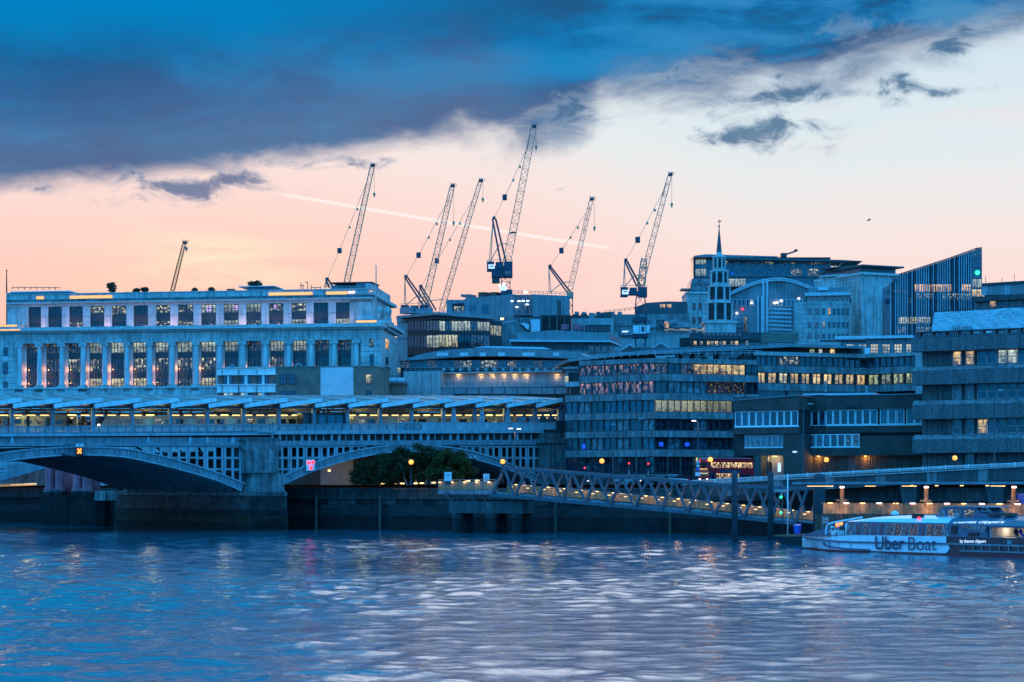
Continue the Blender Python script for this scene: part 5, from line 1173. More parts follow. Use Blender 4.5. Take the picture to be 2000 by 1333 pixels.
for k in range(18): g3.win(1425 + 8 * k, 1431.5 + 8 * k, 585, 599, -.35, 1, 1, 'glass_blue' if k not in (5, 10, 11, 12) else 'lit_spot', 'pale_roof', .16, .12)
for (x, y, m) in ((1450, 604, 'lamp_red'), (1428, 612, 'lamp_cool'), (1439, 612, 'lamp_cool'), (1468, 592, 'lamp_cool'), (1513, 592, 'lamp_cool'), (1518, 591, 'lamp_cool'), (1526, 588, 'lamp_cool'), (1560, 583, 'lamp_cool'), (1430, 534, 'lamp_blue')): g3.bx('lamp', x - 1.6, x + 1.6, y - 1.6, y + 1.6, -.7, -.5, m)
g3.bx('stair_lights', 1455, 1458.5, 618, 647, -.5, -.3, 'lit_spot')
fg = Fr(1545, 700, 1662, 696); g4 = T('bay_windowed_block', 'stone block with rounded glazed top floor and rows of small windows', 'building', fg)
g4.bx('wall', 1552, 1660, 590, None, 0, 16, 'stone'); g4.bx('top_slab', 1572, 1660, 571.5, 577.5, -1.2, 14, 'pale_roof'); g4.bx('parapet', 1580, 1655, 562, 571.3, 1, 12, 'zinc'); g4.bx('roof_box', 1597, 1618, 560, 567, .2, 1, 'pale_roof')
g4.bx('glass_floor', 1575, 1660, 577.5, 590, 1.0, 12, 'dark_and_shade')
for k in range(9): g4.win(1577 + 9.2 * k, 1585 + 9.2 * k, 578, 590, .3, 1, 1, 'glass_cool', 'pale_roof', .18, .12)
for r_, (y0, y1) in enumerate(((602, 615), (629, 640), (652, 662))):
    for k, x in enumerate((1577, 1591, 1606, 1617, 1626, 1635, 1644, 1652)):
        g4.win(x, x + (8 if k < 2 else 5.5), y0, y1, -.2, 2 if k < 2 else 1, 2, 'glass_cool' if k < 2 else ('lit_orange' if (r_, k) == (0, 3) or (r_, k) == (2, 1) else ('lit_pale' if (r_, k) in ((1, 2), (2, 0)) else 'glass')), 'zinc', .12, .1)
g4.bars('wall_joints', [((1553, y, -.03), (1660, y, -.03)) for y in range(596, 670, 9)] + [((x, 592, -.03), (x, 670, -.03)) for x in range(1560, 1576, 7)], .05, 'concrete')
fg = Fr(1588, 745, 1662, 722); g5 = T('tall_gridded_stone_block', 'tall pale gridded stone block with flat eaved roof right of the barrel hall', 'building', fg)
g5.pc = 1660
g5.bx('wall', 1591, 1682, 540, None, 0, 14, 'stone'); g5.bx('cornice', 1590, 1683, 535.5, 540, -.4, 14, 'stone_pale'); g5.bx('attic', 1599, 1680, 524, 535.3, 1.2, 14, 'zinc'); g5.bx('eave', 1593, 1684, 521, 524, -.6, 14.5, 'dark_roof')
g5.bars('wall_joints', [((1592, y, -.03), (1682, y, -.03)) for y in range(546, 660, 8)] + [((x, 540, -.03), (x, 660, -.03)) for x in range(1598, 1682, 8)], .05, 'concrete')
fg = Fr(1682, 724, 1738, 740); g6 = T('stone_corner_block', 'stone block with slim upper windows and squared attic beside the finned tower', 'building', fg)
g6.bx('wall', 1683, 1752, 606, None, -.4, 14, 'stone'); g6.bx('upper_wall', 1682, 1737, 540, 606, 0, 14, 'stone'); g6.bx('cornice', 1682, 1737, 537, 540, -.5, 14, 'stone_pale'); g6.bx('attic', 1683, 1726, 524, 537, 1.2, 14, 'zinc'); g6.bx('eave', 1682, 1733, 521.5, 524, -.8, 14.5, 'dark_roof')
for x in (1704, 1713, 1721, 1730):
    g6.win(x, x + 4.6, 575, 598, -.15, 1, 3, 'lit_pale', 'zinc', .1, .1); g6.win(x, x + 4.8, 601, 618, -.55, 1, 3, 'lit_spot', 'zinc', .1, .1); g6.win(x, x + 5, 633, 644, -.55, 1, 2, 'glass', 'zinc', .1, .1)
for x in (1739, 1746): g6.win(x - 2, x + 3, 634, 645, -.55, 1, 2, 'glass', 'zinc', .1, .1); g6.win(x - 2, x + 3, 604, 620, -.55, 1, 2, 'glass', 'zinc', .1, .1)
g6.bars('wall_joints', [((1683, y, -.45), (1750, y, -.45)) for y in range(612, 660, 9)] + [((1683, y, -.05), (1737, y, -.05)) for y in range(546, 606, 9)], .05, 'concrete')
# finned tower with raked top
ff1 = Fr(1738, 668, 1918, 668); ft_ = T('finned_tower', 'tower of close vertical fins with raked top and green-lit glazed corner', 'building', ff1)
topf = [(1738, 553), (1757, 546), (1757.5, 534.5), (1800, 521), (1850, 505), (1895, 489), (1906, 484.5), (1918, 483)]
ft_.poly('core', [(1738, 680), (1918, 680)] + [(x, y + 3) for x, y in topf[::-1]], .72, 12, 'glass_blue')
for k in range(37):
    x = 1740 + k * 4.6
    if x > 1897: break
    yt = interp(topf, x); y_b = 655 if x < 1820 else 612
    a, b = ft_.pt(x, yt, 0), ft_.pt(x, y_b, 0)
    dp = .5 if k % 2 == 0 else .4
    ft_.raw('fin', MB().prism([(a[0] - .13, b[2]), (a[0] + .14, b[2]), (a[0] + .14, a[2]), (a[0] - .13, a[2])], 0, dp), 'grey_paint' if k % 9 not in (1, 8) else 'bridge_dark')
ft_.poly('parapet', topf + [(x, y + 2) for x, y in topf[::-1]], -.1, 1.2, 'dark_metal')
for (y0, y1, xa, xb, m) in ((556, 570, 1786, 1895, 'lit_orange'), (574, 585, 1786, 1895, 'lit_spot'), (566, 571, 1742, 1770, 'glass_dim'), (620, 632, 1756, 1817, 'lit_yellow'), (640, 650, 1752, 1817, 'lit_spot'), (582, 592, 1756, 1780, 'glass_dim'), (596, 606, 1756, 1895, 'glass_blue'), (540, 550, 1800, 1895, 'glass_blue')):
    x = xa
    while x < xb: ft_.bx('window', x, min(xb, x + 17.5), y0, y1, .62, .72, m if RND.random() < .8 else 'glass_blue'); x += 18.4
cg = [(490, 504), (506, 522), (524, 543), (545, 562), (565, 580)]
for k, (y0, y1) in enumerate(cg):
    for q in (0, 1): ft_.win(1899 + q * 9.5, 1908 + q * 9.5, y0, y1, .2, 2, 2, ['glass_cool', 'glass_blue', 'glass_blue', 'lit_pale', 'lit_warm'][k], 'zinc', .1, .1)
gq = ft_.pt(1909, 533, 0); ft_.raw('green_lamp', MB().lathe([(.62, -.05), (.62, .05)], 16), 'lamp_green', loc=(gq[0], -.1, gq[2])).rotation_euler = (math.pi / 2, 0, 0)
fbk = Fr(1916, 640, 2040, 628); rb_ = T('panelled_back_block', 'long block with pale panels above a grey band behind the white sheeting', 'building', fbk)
for k in range(11): rb_.bx('panel', 1918 + 11 * k, 1928.7 + 11 * k, 556 - .4 * k, 577 - .3 * k, .04 * (k % 2), 3, 'zinc' if k % 4 else 'grey_paint')
rb_.bx('roof_edge', 1917, 2040, 550, 555, -.4, 12, 'bridge_dark'); rb_.bx('concrete_band', 1900, 2040, 576, 586, -1.5, 10, 'concrete_dark'); rb_.bx('wall', 1902, 2040, 586, None, .6, 10, 'concrete')
for k in range(8): rb_.win(1920 + 13 * k, 1931 + 13 * k, 588, 600, .3, 3, 1, 'lit_orange' if k == 1 else 'glass', 'zinc', .1, .12)
rb_.bars('roof_aerials', [((1925, 555, 3), (1925, 540, 3)), ((1957, 553, 3), (1957, 543, 3)), ((1981, 552, 3), (1981, 535, 3))], .1, 'dark_metal')
# white sheeted scaffold roof
fwt = Fr(1818, 470, 2050, 458); wr = T('sheeted_scaffold_roof', 'pale plastic sheeting stretched over scaffolding above the concrete block', 'scaffold', fwt)
def sheet(name, p0, p1, y0a, y0b, y1, nx_, nz_, amp, d):
    mb = MB(); vs = []
    for j_ in range(nz_ + 1):
        for i_ in range(nx_ + 1):
            px = lerp(p0, p1, i_ / nx_); py = lerp(lerp(y0a, y0b, i_ / nx_), y1, j_ / nz_); q = wr.pt(px, py, d)
            vs.append((q[0], q[1] + amp * (math.sin(i_ * 1.7 + j_ * .9) * .5 + math.sin(j_ * 2.6 + i_ * .35) * .6 + RND.uniform(-.4, .4)) + 2.5 * (1 - j_ / nz_), q[2] + RND.uniform(-.06, .06)))
    return wr.raw(name, mb.add(vs, [(j_ * (nx_ + 1) + i_, j_ * (nx_ + 1) + i_ + 1, (j_ + 1) * (nx_ + 1) + i_ + 1, (j_ + 1) * (nx_ + 1) + i_) for j_ in range(nz_) for i_ in range(nx_)], True), 'tarp')
sheet('sheet', 1819, 1946, 609, 602, 650, 40, 16, .28, 0); sheet('sheet', 1946, 2050, 601, 596, 645, 34, 16, .3, -.1)
wr.bars('top_tube', [((1818, 609, .2), (1955, 601, .2)), ((1946, 601, .2), (2050, 597, .2))] + [((x, 652, -.5), (x, 640 - RND.random() * 5, -.5)) for x in range(1862, 1902, 4)], .14, 'dark_metal')
# glazed pavilion with lit rooms and the dark shop row on the roofs
fpv = Fr(1640, 560, 1782, 556); pv = T('glazed_lit_pavilion', 'glazed pavilion with a row of brightly lit offices above the banded wing', 'building', fpv)
pv.bx('core', 1642, 1782, 664, None, 1, 10, 'dark_and_shade'); pv.bx('roof', 1630, 1784, 656, 661.5, -1, 11, 'pale_roof'); pv.bx('canopy', 1600, 1690, 663, 665, -2, 2, 'zinc')
for k in range(6):
    a = 1653 + 23.2 * k; pv.win(a, a + 16.5, 672, 691, .4, 3, 3, 'lit_yellow', 'bridge_paint', .16, .15); pv.bx('pier', a - 6.2, a - .3, 664, 691, .2, 1, 'bridge_paint')
for k in range(12): pv.win(1642 + 11.6 * k, 1653.3 + 11.6 * k, 662, 671.6, .4, 2, 1, 'glass_blue', 'bridge_paint', .16, .15)
fsh = Fr(1328, 600, 1510, 600); sr = T('dark_shop_row', 'dark low row of lit shopfront rooms at the foot of the steeple', 'building', fsh)
sr.bx('wall', 1331, 1350, 660, None, 0, 6, 'dark_and_shade'); sr.bx('upper', 1350, 1505, 650, 662, .5, 6, 'dark_metal'); sr.bx('wall', 1350, 1500, 662, None, .5, 6, 'dark_and_shade'); sr.bx('brick_box', 1487, 1560, 652, 668, .3, 6, 'brick_brown')
for k in range(9): sr.bx('upper_window', 1374 + 8.5 * k, 1379 + 8.5 * k, 651, 656, .3, .5, 'glass_cool')
for k, x in enumerate((1345, 1355, 1367, 1381, 1389, 1397, 1405, 1412, 1427, 1436, 1456)): sr.bx('shopfront', x, x + 5.5, 667, 674, .3, .5, 'lit_warm' if k % 2 else 'lit_spot')
# ================================================================ banded office block at the bridge end
Fl, FR_ = Fr(1104, 453, 1279, 440), Fr(1279, 440, 1482, 447)
ob = T('banded_office_block', 'six storey concrete office block with continuous panel bands and ribbon windows at the bridge end', 'building', Fl)
Q = lambda t, px, y: t.fr.z(px, y, 0)
# rows read at the corner: (top, bottom) of each band and of the ribbon under it
BAND = [(699.5, 709), (730.5, 744), (768, 781), (805, 818), (841.5, 854), (878.5, 892)]
RIB = [(709, 730.5), (744, 768), (781, 805), (818, 841.5), (854, 878.5), (892, 925)]
LEFTX = [1131, 1131, 1104, 1104, 1104, 1104]
ob.pc = 1279
obr = T('office_block_river_front', 'x', 'x', FR_); obr.o['label'] = 'right front of the banded office with warm lit top ribbon windows'; obr.o['category'] = 'building'; obr.pc = 1279
obr.o.name = 'banded_office_wing'
for k in range(6):
    x0 = LEFTX[k]
    n = 7 if x0 == 1104 else 6
    for q in range(n):
        a, b = lerp(x0, 1279, q / n), lerp(x0, 1279, (q + 1) / n) - .5
        ob.bx('band_panel', a, b, *BAND[k], -.45, .3, 'concrete')
        ob.win(a + .3, b - .2, *RIB[k], .35, 2, 1, 'reflection_glow' if k in (0, 1) else RND.choice(['glass', 'glass_blue', 'curtain', 'glass']) if k < 5 else 'glass', 'dark_metal', .14, .18)
        if k in (4,) and q in (1,): ob.bx('blue_screen', a + 8, a + 14, 866, 875, .3, .4, 'lamp_blue')
    for q in range(8):
        a, b = lerp(1279.6, 1482, q / 8), lerp(1279.6, 1482, (q + 1) / 8) - .5
        obr.bx('band_panel', a, b, *BAND[k], -.45, .3, 'concrete')
        m = 'glass'
        if k == 0: m = ['glass_dim', 'glass', 'glass_dim', 'lit_warm', 'lit_warm', 'lit_warm', 'lit_warm', 'glass'][q]
        elif k == 1: m = RND.choice(['glass', 'curtain', 'glass', 'glass_dim'])
        elif k == 2: m = ['lit_blind', 'lit_blind', 'lit_blind', 'lit_blind', 'lit_blind', 'lit_blind', 'glass', 'glass'][q]
        else: m = RND.choice(['glass', 'glass_blue', 'glass', 'curtain'])
        if k == 5: m = RND.choice(['glass', 'lit_spot', 'glass'])
        obr.win(a + .3, b - .2, *RIB[k], .35, 2 if k != 5 else 3, 1, m, 'dark_metal', .14, .18)
        if k == 4 and q in (0, 2): obr.bx('blue_screen', a + 8, a + 16, 864, 872, .3, .42, 'lamp_blue')
        if k == 5: obr.bx('ground_pier', b - 1.5, b + 1.5, 892, None, -.2, .4, 'brick_dark')
    ob.bx('floor_core', x0 + 1, 1278, BAND[k][0] + .8, RIB[k][1], .62, 16, 'dark_and_shade'); obr.bx('floor_core', 1281, 1481, BAND[k][0] + .8, RIB[k][1], .62, 16, 'dark_and_shade')
ob.bx('roof_deck', 1133, 1278, 699.8, 701.5, .4, 16, 'zinc'); obr.bx('roof_deck', 1281, 1482, 699.8, 701.5, .4, 16, 'zinc')
ob.bx('end_block', 1105, 1131, 712, 741, 1.5, 12, 'concrete'); ob.bx('end_opening', 1110, 1130, 722, 738, 1.3, 1.5, 'dark_and_shade'); ob.bx('end_slab', 1104, 1131, 741, 750, -.2, 6, 'concrete_pale'); ob.bx('lit_door', 1103.5, 1109, 729, 742, 1.3, 1.5, 'lit_yellow')
ob.bx('end_cap', 1100, 1130, 710, 714.5, 1, 12, 'zinc')
railing(ob, 'roof_railing', [(1133, 699), (1279, 694)], 3, 'grey_paint', 9, 15)
railing(obr, 'roof_railing', [(1281, 695), (1480, 690)], 3, 'grey_paint', 9, 16)
# roof slab with plant room behind the parapet
rs_ = Fr(1120, 478, 1690, 486); rp = T('rooftop_plant_storey', 'long flat plant storey roof with stair and duct clutter above the banded offices', 'building', rs_)
rp.poly('roof_slab', [(1110, 702), (1215, 688), (1545, 672), (1690, 676), (1690, 681), (1545, 678), (1218, 695), (1110, 707)], -2, 20, 'zinc')
rp.bx('plant_wall', 1230, 1690, 681, 702, 2, 16, 'concrete_dark'); rp.bx('low_wall', 1115, 1230, 700, 722, 3, 16, 'concrete_dark')
for k in range(13):
    a = 1285 + 24 * k; h_ = RND.uniform(684, 694); rp.bx('plant_unit', a, a + RND.uniform(8, 19), h_, 702, .5, 2, RND.choice(['zinc', 'pale_roof', 'grey_paint', 'white_paint', 'concrete_pale']))
for (a, b, m) in ((1582, 1590, 'lit_green'), (1600, 1606, 'lit_pale'), (1622, 1630, 'lit_warm')): rp.bx('lit_plant_door', a, b, 683, 693, .2, .5, m)
rp.bars('stair', [((1418, 700, -.5), (1440, 680, -.5)), ((1424, 700, -.5), (1446, 680, -.5)), ((1430, 700, -.5), (1450, 681, -.5)), ((1436, 700, -.5), (1454, 683, -.5)), ((1370, 698, -.5), (1392, 685, -.5)), ((1376, 698, -.5), (1396, 686, -.5))], .2, 'grey_paint')
railing(rp, 'roof_railing', [(1250, 690), (1545, 673), (1690, 677)], -1, 'grey_paint', 6, 13, .07)
rp.bx('white_duct', 1281, 1301, 695, 699.5, -1, .4, 'white_paint'); rp.bx('white_duct', 1301, 1318, 693.5, 698, -.8, .4, 'white_paint'); rp.bx('lit_vent', 1689, 1699, 680, 692, -2.6, -1.5, 'white_paint')
# banded wing behind, concave plan
Fw1, Fw2 = Fr(1452, 478, 1693, 489), Fr(1693, 489, 1800, 479)
w1 = T('banded_wing_lit', 'long banded concrete wing with a bright yellow ribbon of lit offices', 'building', Fw1); w2 = T('banded_wing_return', 'banded concrete wing end turning towards the river beside the dark terraces', 'building', Fw2)
for t_, x0, x1, n in ((w1, 1476, 1693, 10), (w2, 1693.5, 1790, 4)):
    t_.pc = 1693
    for q in range(n):
        a, b = lerp(x0, x1, q / n), lerp(x0, x1, (q + 1) / n) - .4
        t_.bx('parapet_panel', a, b, 692, 699.5, -.8, .2, 'concrete_pale')
        t_.win(a, b, 699.5, 719, .4, 2, 1, 'lit_spot' if (t_ is w1 and q in (2, 3)) else RND.choice(['glass', 'glass_blue']), 'dark_metal', .14, .18)
        t_.bx('band_panel', a, b, 719, 732, -.4, .4, 'concrete')
        t_.win(a + 2, b - 2, 732, 753, .4, 2, 1, 'lit_warm' if t_ is w1 and q not in (2,) else ('lit_yellow' if t_ is w1 else 'lit_green'), 'black', .16, .18)
        t_.bx('window_pier', a - 2, a + 2, 732, 753, .3, .55, 'black')
        t_.bx('band_panel', a, b, 753, 766.5, -.4, .4, 'concrete'); t_.bx('ribbon_glass', a, b, 766.5, 790, .5, .6, 'glass'); t_.bx('ribbon_sill', a, b, 790, 803, -.4, .4, 'concrete')
    t_.bx('core', x0 - (24 if t_ is w1 else 0), x1, 700, None, .8, 15, 'dark_and_shade'); t_.bx('roof_deck', x0, x1, 692.3, 694, .3, 15, 'zinc')
w1.bx('end_panel', 1452, 1475.6, 719, 732, -.3, .4, 'concrete'); w1.bx('end_panel', 1452, 1475.6, 753, 766, -.3, .4, 'concrete')
w2.bx('end_tower', 1788, 1800, 690, 790, -1, 8, 'concrete_pale')
for (x, y0, y1, m) in ((1612.5, 746, 768, 'steel'), (1692, 754, 770, 'steel')): w1.bars('flue', [((x, y1, -8), (x, y0, -8))], .5, m, kind=None, n=8)
# ---------------------------------------------------------------- dark brick building by the road
Fj1, Fj2, Fj3 = Fr(1431, 408, 1560, 402), Fr(1570, 410, 1612, 407), Fr(1612, 407, 1802, 401)
dj = T('dark_brick_building', 'dark brick building with white framed tall windows over recessed lit garage doors', 'building', Fj1)
dj.pc = 1500
dj.bx('brick_fascia', 1431, 1559, 777, 802, 0, 14, 'brick_dark'); dj.poly('roof_edge', [(1430, 780), (1560, 772.5), (1560, 774.5), (1430, 782)], -.2, 14, 'zinc')
dj.bx('brick_fascia_cap', 1431, 1559.5, 775.5, 777, .1, 14, 'brick_dark')
def winrow(t, x0, x1, n, y0, y1, d, fm='white_paint', g=None):
    for q in range(n):
        a, b = lerp(x0, x1, q / n), lerp(x0, x1, (q + 1) / n); t.win(a + .4, b - .4, y0, y1, d, 1, 1, g or RND.choice(['glass', 'glass', 'glass_blue']), fm, .13, .18)
winrow(dj, 1435, 1559, 9, 803, 833, .35); dj.bx('core', 1433, 1559, 802, 890, .7, 13, 'dark_and_shade'); dj.bx('ground_core', 1433, 1472, 890.2, None, 6, 13, 'dark_and_shade'); dj.bx('sill', 1434, 1559.5, 833, 835, -.1, .6, 'white_paint')
dj.bx('brick_band', 1432, 1559.5, 835, 848, 0, .7, 'brick_dark'); winrow(dj, 1454, 1530, 7, 850, 874, .4, 'grey_paint', 'curtain'); dj.bx('sill', 1453, 1531, 874, 875.5, .3, .9, 'white_paint')
dj.bx('brick_band', 1452, 1532, 875.5, 890, .35, .9, 'brick_dark'); dj.bx('brick_pier', 1530, 1569, 848.2, None, .25, 6, 'brick_dark'); dj.bx('wall_plate', 1548, 1556, 882, 885, .15, .25, 'sign_white_glow')
dj.bx('ground_pier', 1472, 1486, 890.3, None, .4, 3, 'concrete_dark'); dj.bx('entrance_back', 1486, 1530, 890.3, None, 3.5, 4, 'concrete_pale'); dj.bx('entrance_post', 1497, 1500, 890.3, None, .8, 1.2, 'black'); dj.bx('entrance_sign', 1519, 1525, 905, 922, .2, .3, 'sign_white_glow')
dj.bx('entrance_lamp', 1508, 1516, 891, 892.5, 2.0, 2.6, 'lamp_warm'); point_light(dj.fr.w(dj.fr.u(1510, 2.2), 2.2, dj.fr.z(1510, 896, 2.2)), (1, .72, .38), 110, .2)
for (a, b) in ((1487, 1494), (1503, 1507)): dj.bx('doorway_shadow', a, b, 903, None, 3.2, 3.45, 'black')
j2 = T('dark_brick_link', 'narrow dark brick link wall in the angle of the brick building', 'building', Fj2); j2.pc = 1612
j2.bx('brick_fascia', 1560, 1612, 774.5, 801.5, .2, 10, 'brick_dark'); winrow(j2, 1571, 1612, 3, 802, 832, .6); j2.bx('core', 1562, 1612, 801, None, 1, 12, 'dark_and_shade'); j2.bx('brick_band', 1562, 1612, 833.5, 846, .2, 1, 'brick_dark'); j2.bx('recess', 1570, 1580, 846, None, .9, 1.2, 'black')
j3 = T('dark_brick_wing', 'dark brick wing with lower window row and ribbed orange-lit garage screens', 'building', Fj3); j3.pc = 1700
j3.bx('brick_fascia', 1612.3, 1801, 772.5, 799, 0, 14, 'brick_dark'); j3.bx('roof_edge', 1612, 1802, 770.5, 772.5, -.2, 14, 'zinc'); j3.bx('core', 1613, 1801, 798, None, .8, 13, 'dark_and_shade'); j3.bx('roof_plate', 1568, 1709, 767.5, 770.5, 3, 9, 'pale_roof'); j3.bx('sign_board', 1650, 1682, 790, 797, -.15, 0, 'black')
winrow(j3, 1612.5, 1714, 7, 799.5, 830, .4); winrow(j3, 1718, 1767, 3, 798.5, 829.5, .4); winrow(j3, 1770, 1801, 2, 798.5, 829.5, .4); j3.bx('sill', 1612.5, 1801, 830, 832, -.05, .7, 'white_paint')
j3.bx('brick_band', 1612.3, 1801, 832, 845.5, .05, .7, 'brick_dark'); j3.bx('soffit_gap', 1612.5, 1800, 845.8, 852, 1.2, 1.5, 'black')
winrow(j3, 1579, 1650, 5, 848, 873, -.9, 'white_paint'); winrow(j3, 1650, 1679, 2, 848, 873, -.9, 'white_paint', 'glass_cool'); j3.bx('sill', 1577, 1680, 873, 874.5, -1.2, -.3, 'white_paint'); j3.bx('window_bay', 1577, 1680, 846.5, 873, -.4, .6, 'dark_and_shade')
j3.bx('brick_band', 1577, 1802, 874.5, 890, -1.2, .6, 'brick_dark'); j3.bx('brick_wall', 1680.3, 1802, 852, 874.3, -1.1, .5, 'brick_dark')
for k in range(46): j3.bx('ribbed_slat', 1581 + 4.8 * k, 1583.4 + 4.8 * k, 890.3, None, .3, .5, 'timber_dark')
j3.bx('screen_back', 1579, 1802, 890.3, None, .52, .7, 'timber_dark')
for x in (1598, 1690): point_light(j3.fr.w(j3.fr.u(x, -.4), -.4, j3.fr.z(x, 894, -.4)), (1, .5, .1), 150, .15); j3.bx('screen_lamp', x - 2, x + 2, 890.6, 892, -.3, .2, 'lamp_warm')
j3.bx('screen_pier', 1656, 1672, 890.3, None, .1, .5, 'concrete_dark')
# ---------------------------------------------------------------- stepped concrete terraces at the edge of the view
Fk = Fr(1780, 391, 2060, 377); kb = T('concrete_terrace_block', 'heavy ribbed concrete terraces with sloping copings and a few lit rooms', 'building', Fk)
kb.pc = 1890
def kbx(n_, a, b, y0, y1, d0, d1, m, par=None): return kb.bx(n_, a, b, y0, y1, d0, d1, m, par)
KB = [(658, 683.5), (713, 721.5, 749.5), (780, 789, 817.5), (848, 857.5, 884.5)]
for k, bnd in enumerate(KB):
    top, bot = bnd[0], bnd[-1]; x0 = 1779 + (1 if k else 0) + k * .6
    for q in range(9):
        a, b = x0 + 26.5 * q, x0 + 26.5 * (q + 1) - .5
        if a > 2040: break
        if k == 0: kbx('band_panel', a, b, top, bot, -.2, 2.2, 'aggregate')
        else:
            kbx('band_panel', a, b, bnd[1], bot, -.3, 2.2, 'aggregate')
            u0, u1 = kb.fr.u(a, -.3), kb.fr.u(b, -.3); za, zb = kb.zz(a, bnd[1], -.3), kb.zz(a, top, -.3)
            kb.raw('sloped_coping', MB().hexa([(u0, -.32, za), (u1, -.32, za), (u1, 2.2, za), (u0, 2.2, za), (u0, .9, zb), (u1, .9, zb), (u1, 2.2, zb), (u0, 2.2, zb)]), 'concrete')
    kbx('band_floor', 1803, 2060, top + 4, bot, 2.2, 16, 'concrete_dark')
for k in range(11): kbx('merlon', 1790 + 24.5 * k, 1797 + 24.5 * k, 646, 658, .2, 2, 'aggregate'); kbx('merlon_infill', 1797.2 + 24.5 * k, 1814.3 + 24.5 * k, 653.5, 658, .4, 1.8, 'aggregate')
kbx('merlon_cap', 1790, 2060, 644.5, 646.5, .1, 2.1, 'concrete_dark')
ROW = [(684, 713), (750, 780), (818, 848), (885, 915)]
for k, (y0, y1) in enumerate(ROW):
    kbx('body', 1801, 2060, y0, y1 if k < 3 else None, 3.2, 15, 'concrete_dark')
    for q in range(6): kbx('ribbed_panel', 1802 + 9.8 * q, 1811.2 + 9.8 * q, y0, y1 if k < 3 else None, 2.7 + .05 * (q % 2), 3.2, 'aggregate')
    ws = [(1860, 1877.5), (1885, 1902)] + [(1909 + 19.5 * q, 1927.5 + 19.5 * q) for q in range(8)]
    for q, (a, b) in enumerate(ws):
        if a > 2035: break
        if k == 3 and q != 1: kbx('ribbed_panel', a, b, y0, None, 2.7, 3.2, 'aggregate'); continue
        m = 'glass'
        if k == 0: m = ['lit_warm', 'lit_warm', 'glass_blue', 'glass_blue', 'lit_pale', 'lit_pale', 'glass_blue', 'glass_blue', 'glass', 'glass'][q]
        if k == 1: m = 'curtain' if q < 2 else 'glass'
        if k == 2: m = ['glass', 'glass', 'lit_warm', 'glass_blue', 'glass', 'glass', 'glass', 'glass', 'glass', 'glass'][q]
        kb.win(a, b, y0 + 1, y1, 2.6, 1, 2, m, 'grey_paint', .13, .2)
    kbx('jamb', 1877.8, 1884.6, y0, y1 if k < 3 else None, 2.7, 3.2, 'concrete_dark'); kbx('jamb', 1902.3, 1908.7, y0, y1 if k < 3 else None, 2.7, 3.2, 'concrete_dark')
kb.pc = None
# ---------------------------------------------------------------- raised road with white balustrade
Fm = Fr(1440, 378, 2080, 346); rd = T('raised_road', 'raised concrete road ramp with ribbed side wall and pale balustrade on tapered columns', 'road bridge', Fm)
ry = [(1300, 942), (1440, 935), (1560, 926), (1700, 918), (1850, 910), (2000, 903.5), (2080, 900)]
yy = lambda x: interp(ry, x)
x = 1330
while x < 2070:
    b = min(2075, x + 20)
    rd.poly('side_panel', [(x, yy(x) + 7.5), (b - .4, yy(b) + 7.5), (b - .4, yy(b) + 33), (x, yy(x) + 33)], 0, .4, 'concrete_dark' if (int(x / 20) % 5) else 'concrete')
    x = b
rd.poly('kerb_line', [(1330, yy(1330) + 6), (2075, yy(2075) + 6), (2075, yy(2075) + 8.3), (1330, yy(1330) + 8.3)], -.25, .6, 'concrete_pale')
rd.poly('handrail', [(1330, yy(1330) - 1), (2075, yy(2075) - 1), (2075, yy(2075) + .4), (1330, yy(1330) + .4)], -.1, .25, 'white_paint')
rd.bars('balusters', [((q, yy(q), .05), (q, yy(q) + 6.4, .05)) for q in np.arange(1336, 2070, 3.0)], .1, 'white_paint')
for q in range(1350, 2070, 45): rd.poly('rail_post', [(q, yy(q) - .8), (q + 2, yy(q + 2) - .8), (q + 2, yy(q) + 6.6), (q, yy(q) + 6.6)], -.12, .28, 'white_paint')
rd.poly('deck', [(1440, yy(1440) + 8), (2075, yy(2075) + 8), (2075, yy(2075) + 12), (1440, yy(1440) + 12)], .4, 9, 'asphalt')
rd.poly('soffit', [(1620, 948), (2075, 936), (2075, 941), (1620, 953)], .5, 9, 'concrete_dark')
for x in (1778, 1947):
    a, zt, zb = rd.fr.u(x, 2), rd.zz(x, 946, 2), 0
    rd.raw('column', MB().hexa([(a - 1.0, 1.5, -3), (a + 1.0, 1.5, -3), (a + 1.0, 3.5, -3), (a - 1.0, 3.5, -3), (a - 1.5, 1, zt), (a + 1.5, 1, zt), (a + 1.5, 4, zt), (a - 1.5, 4, zt)]), 'concrete_dark')
bw = T('under_road_wall', 'dark panelled wall behind the columns under the raised road', 'wall', Fr(1560, 380, 2080, 356))
for k in range(17): bw.bx('wall_panel', 1560 + 30 * k, 1589.5 + 30 * k, 946, None, .04 * (k % 2), .5, 'concrete_dark')
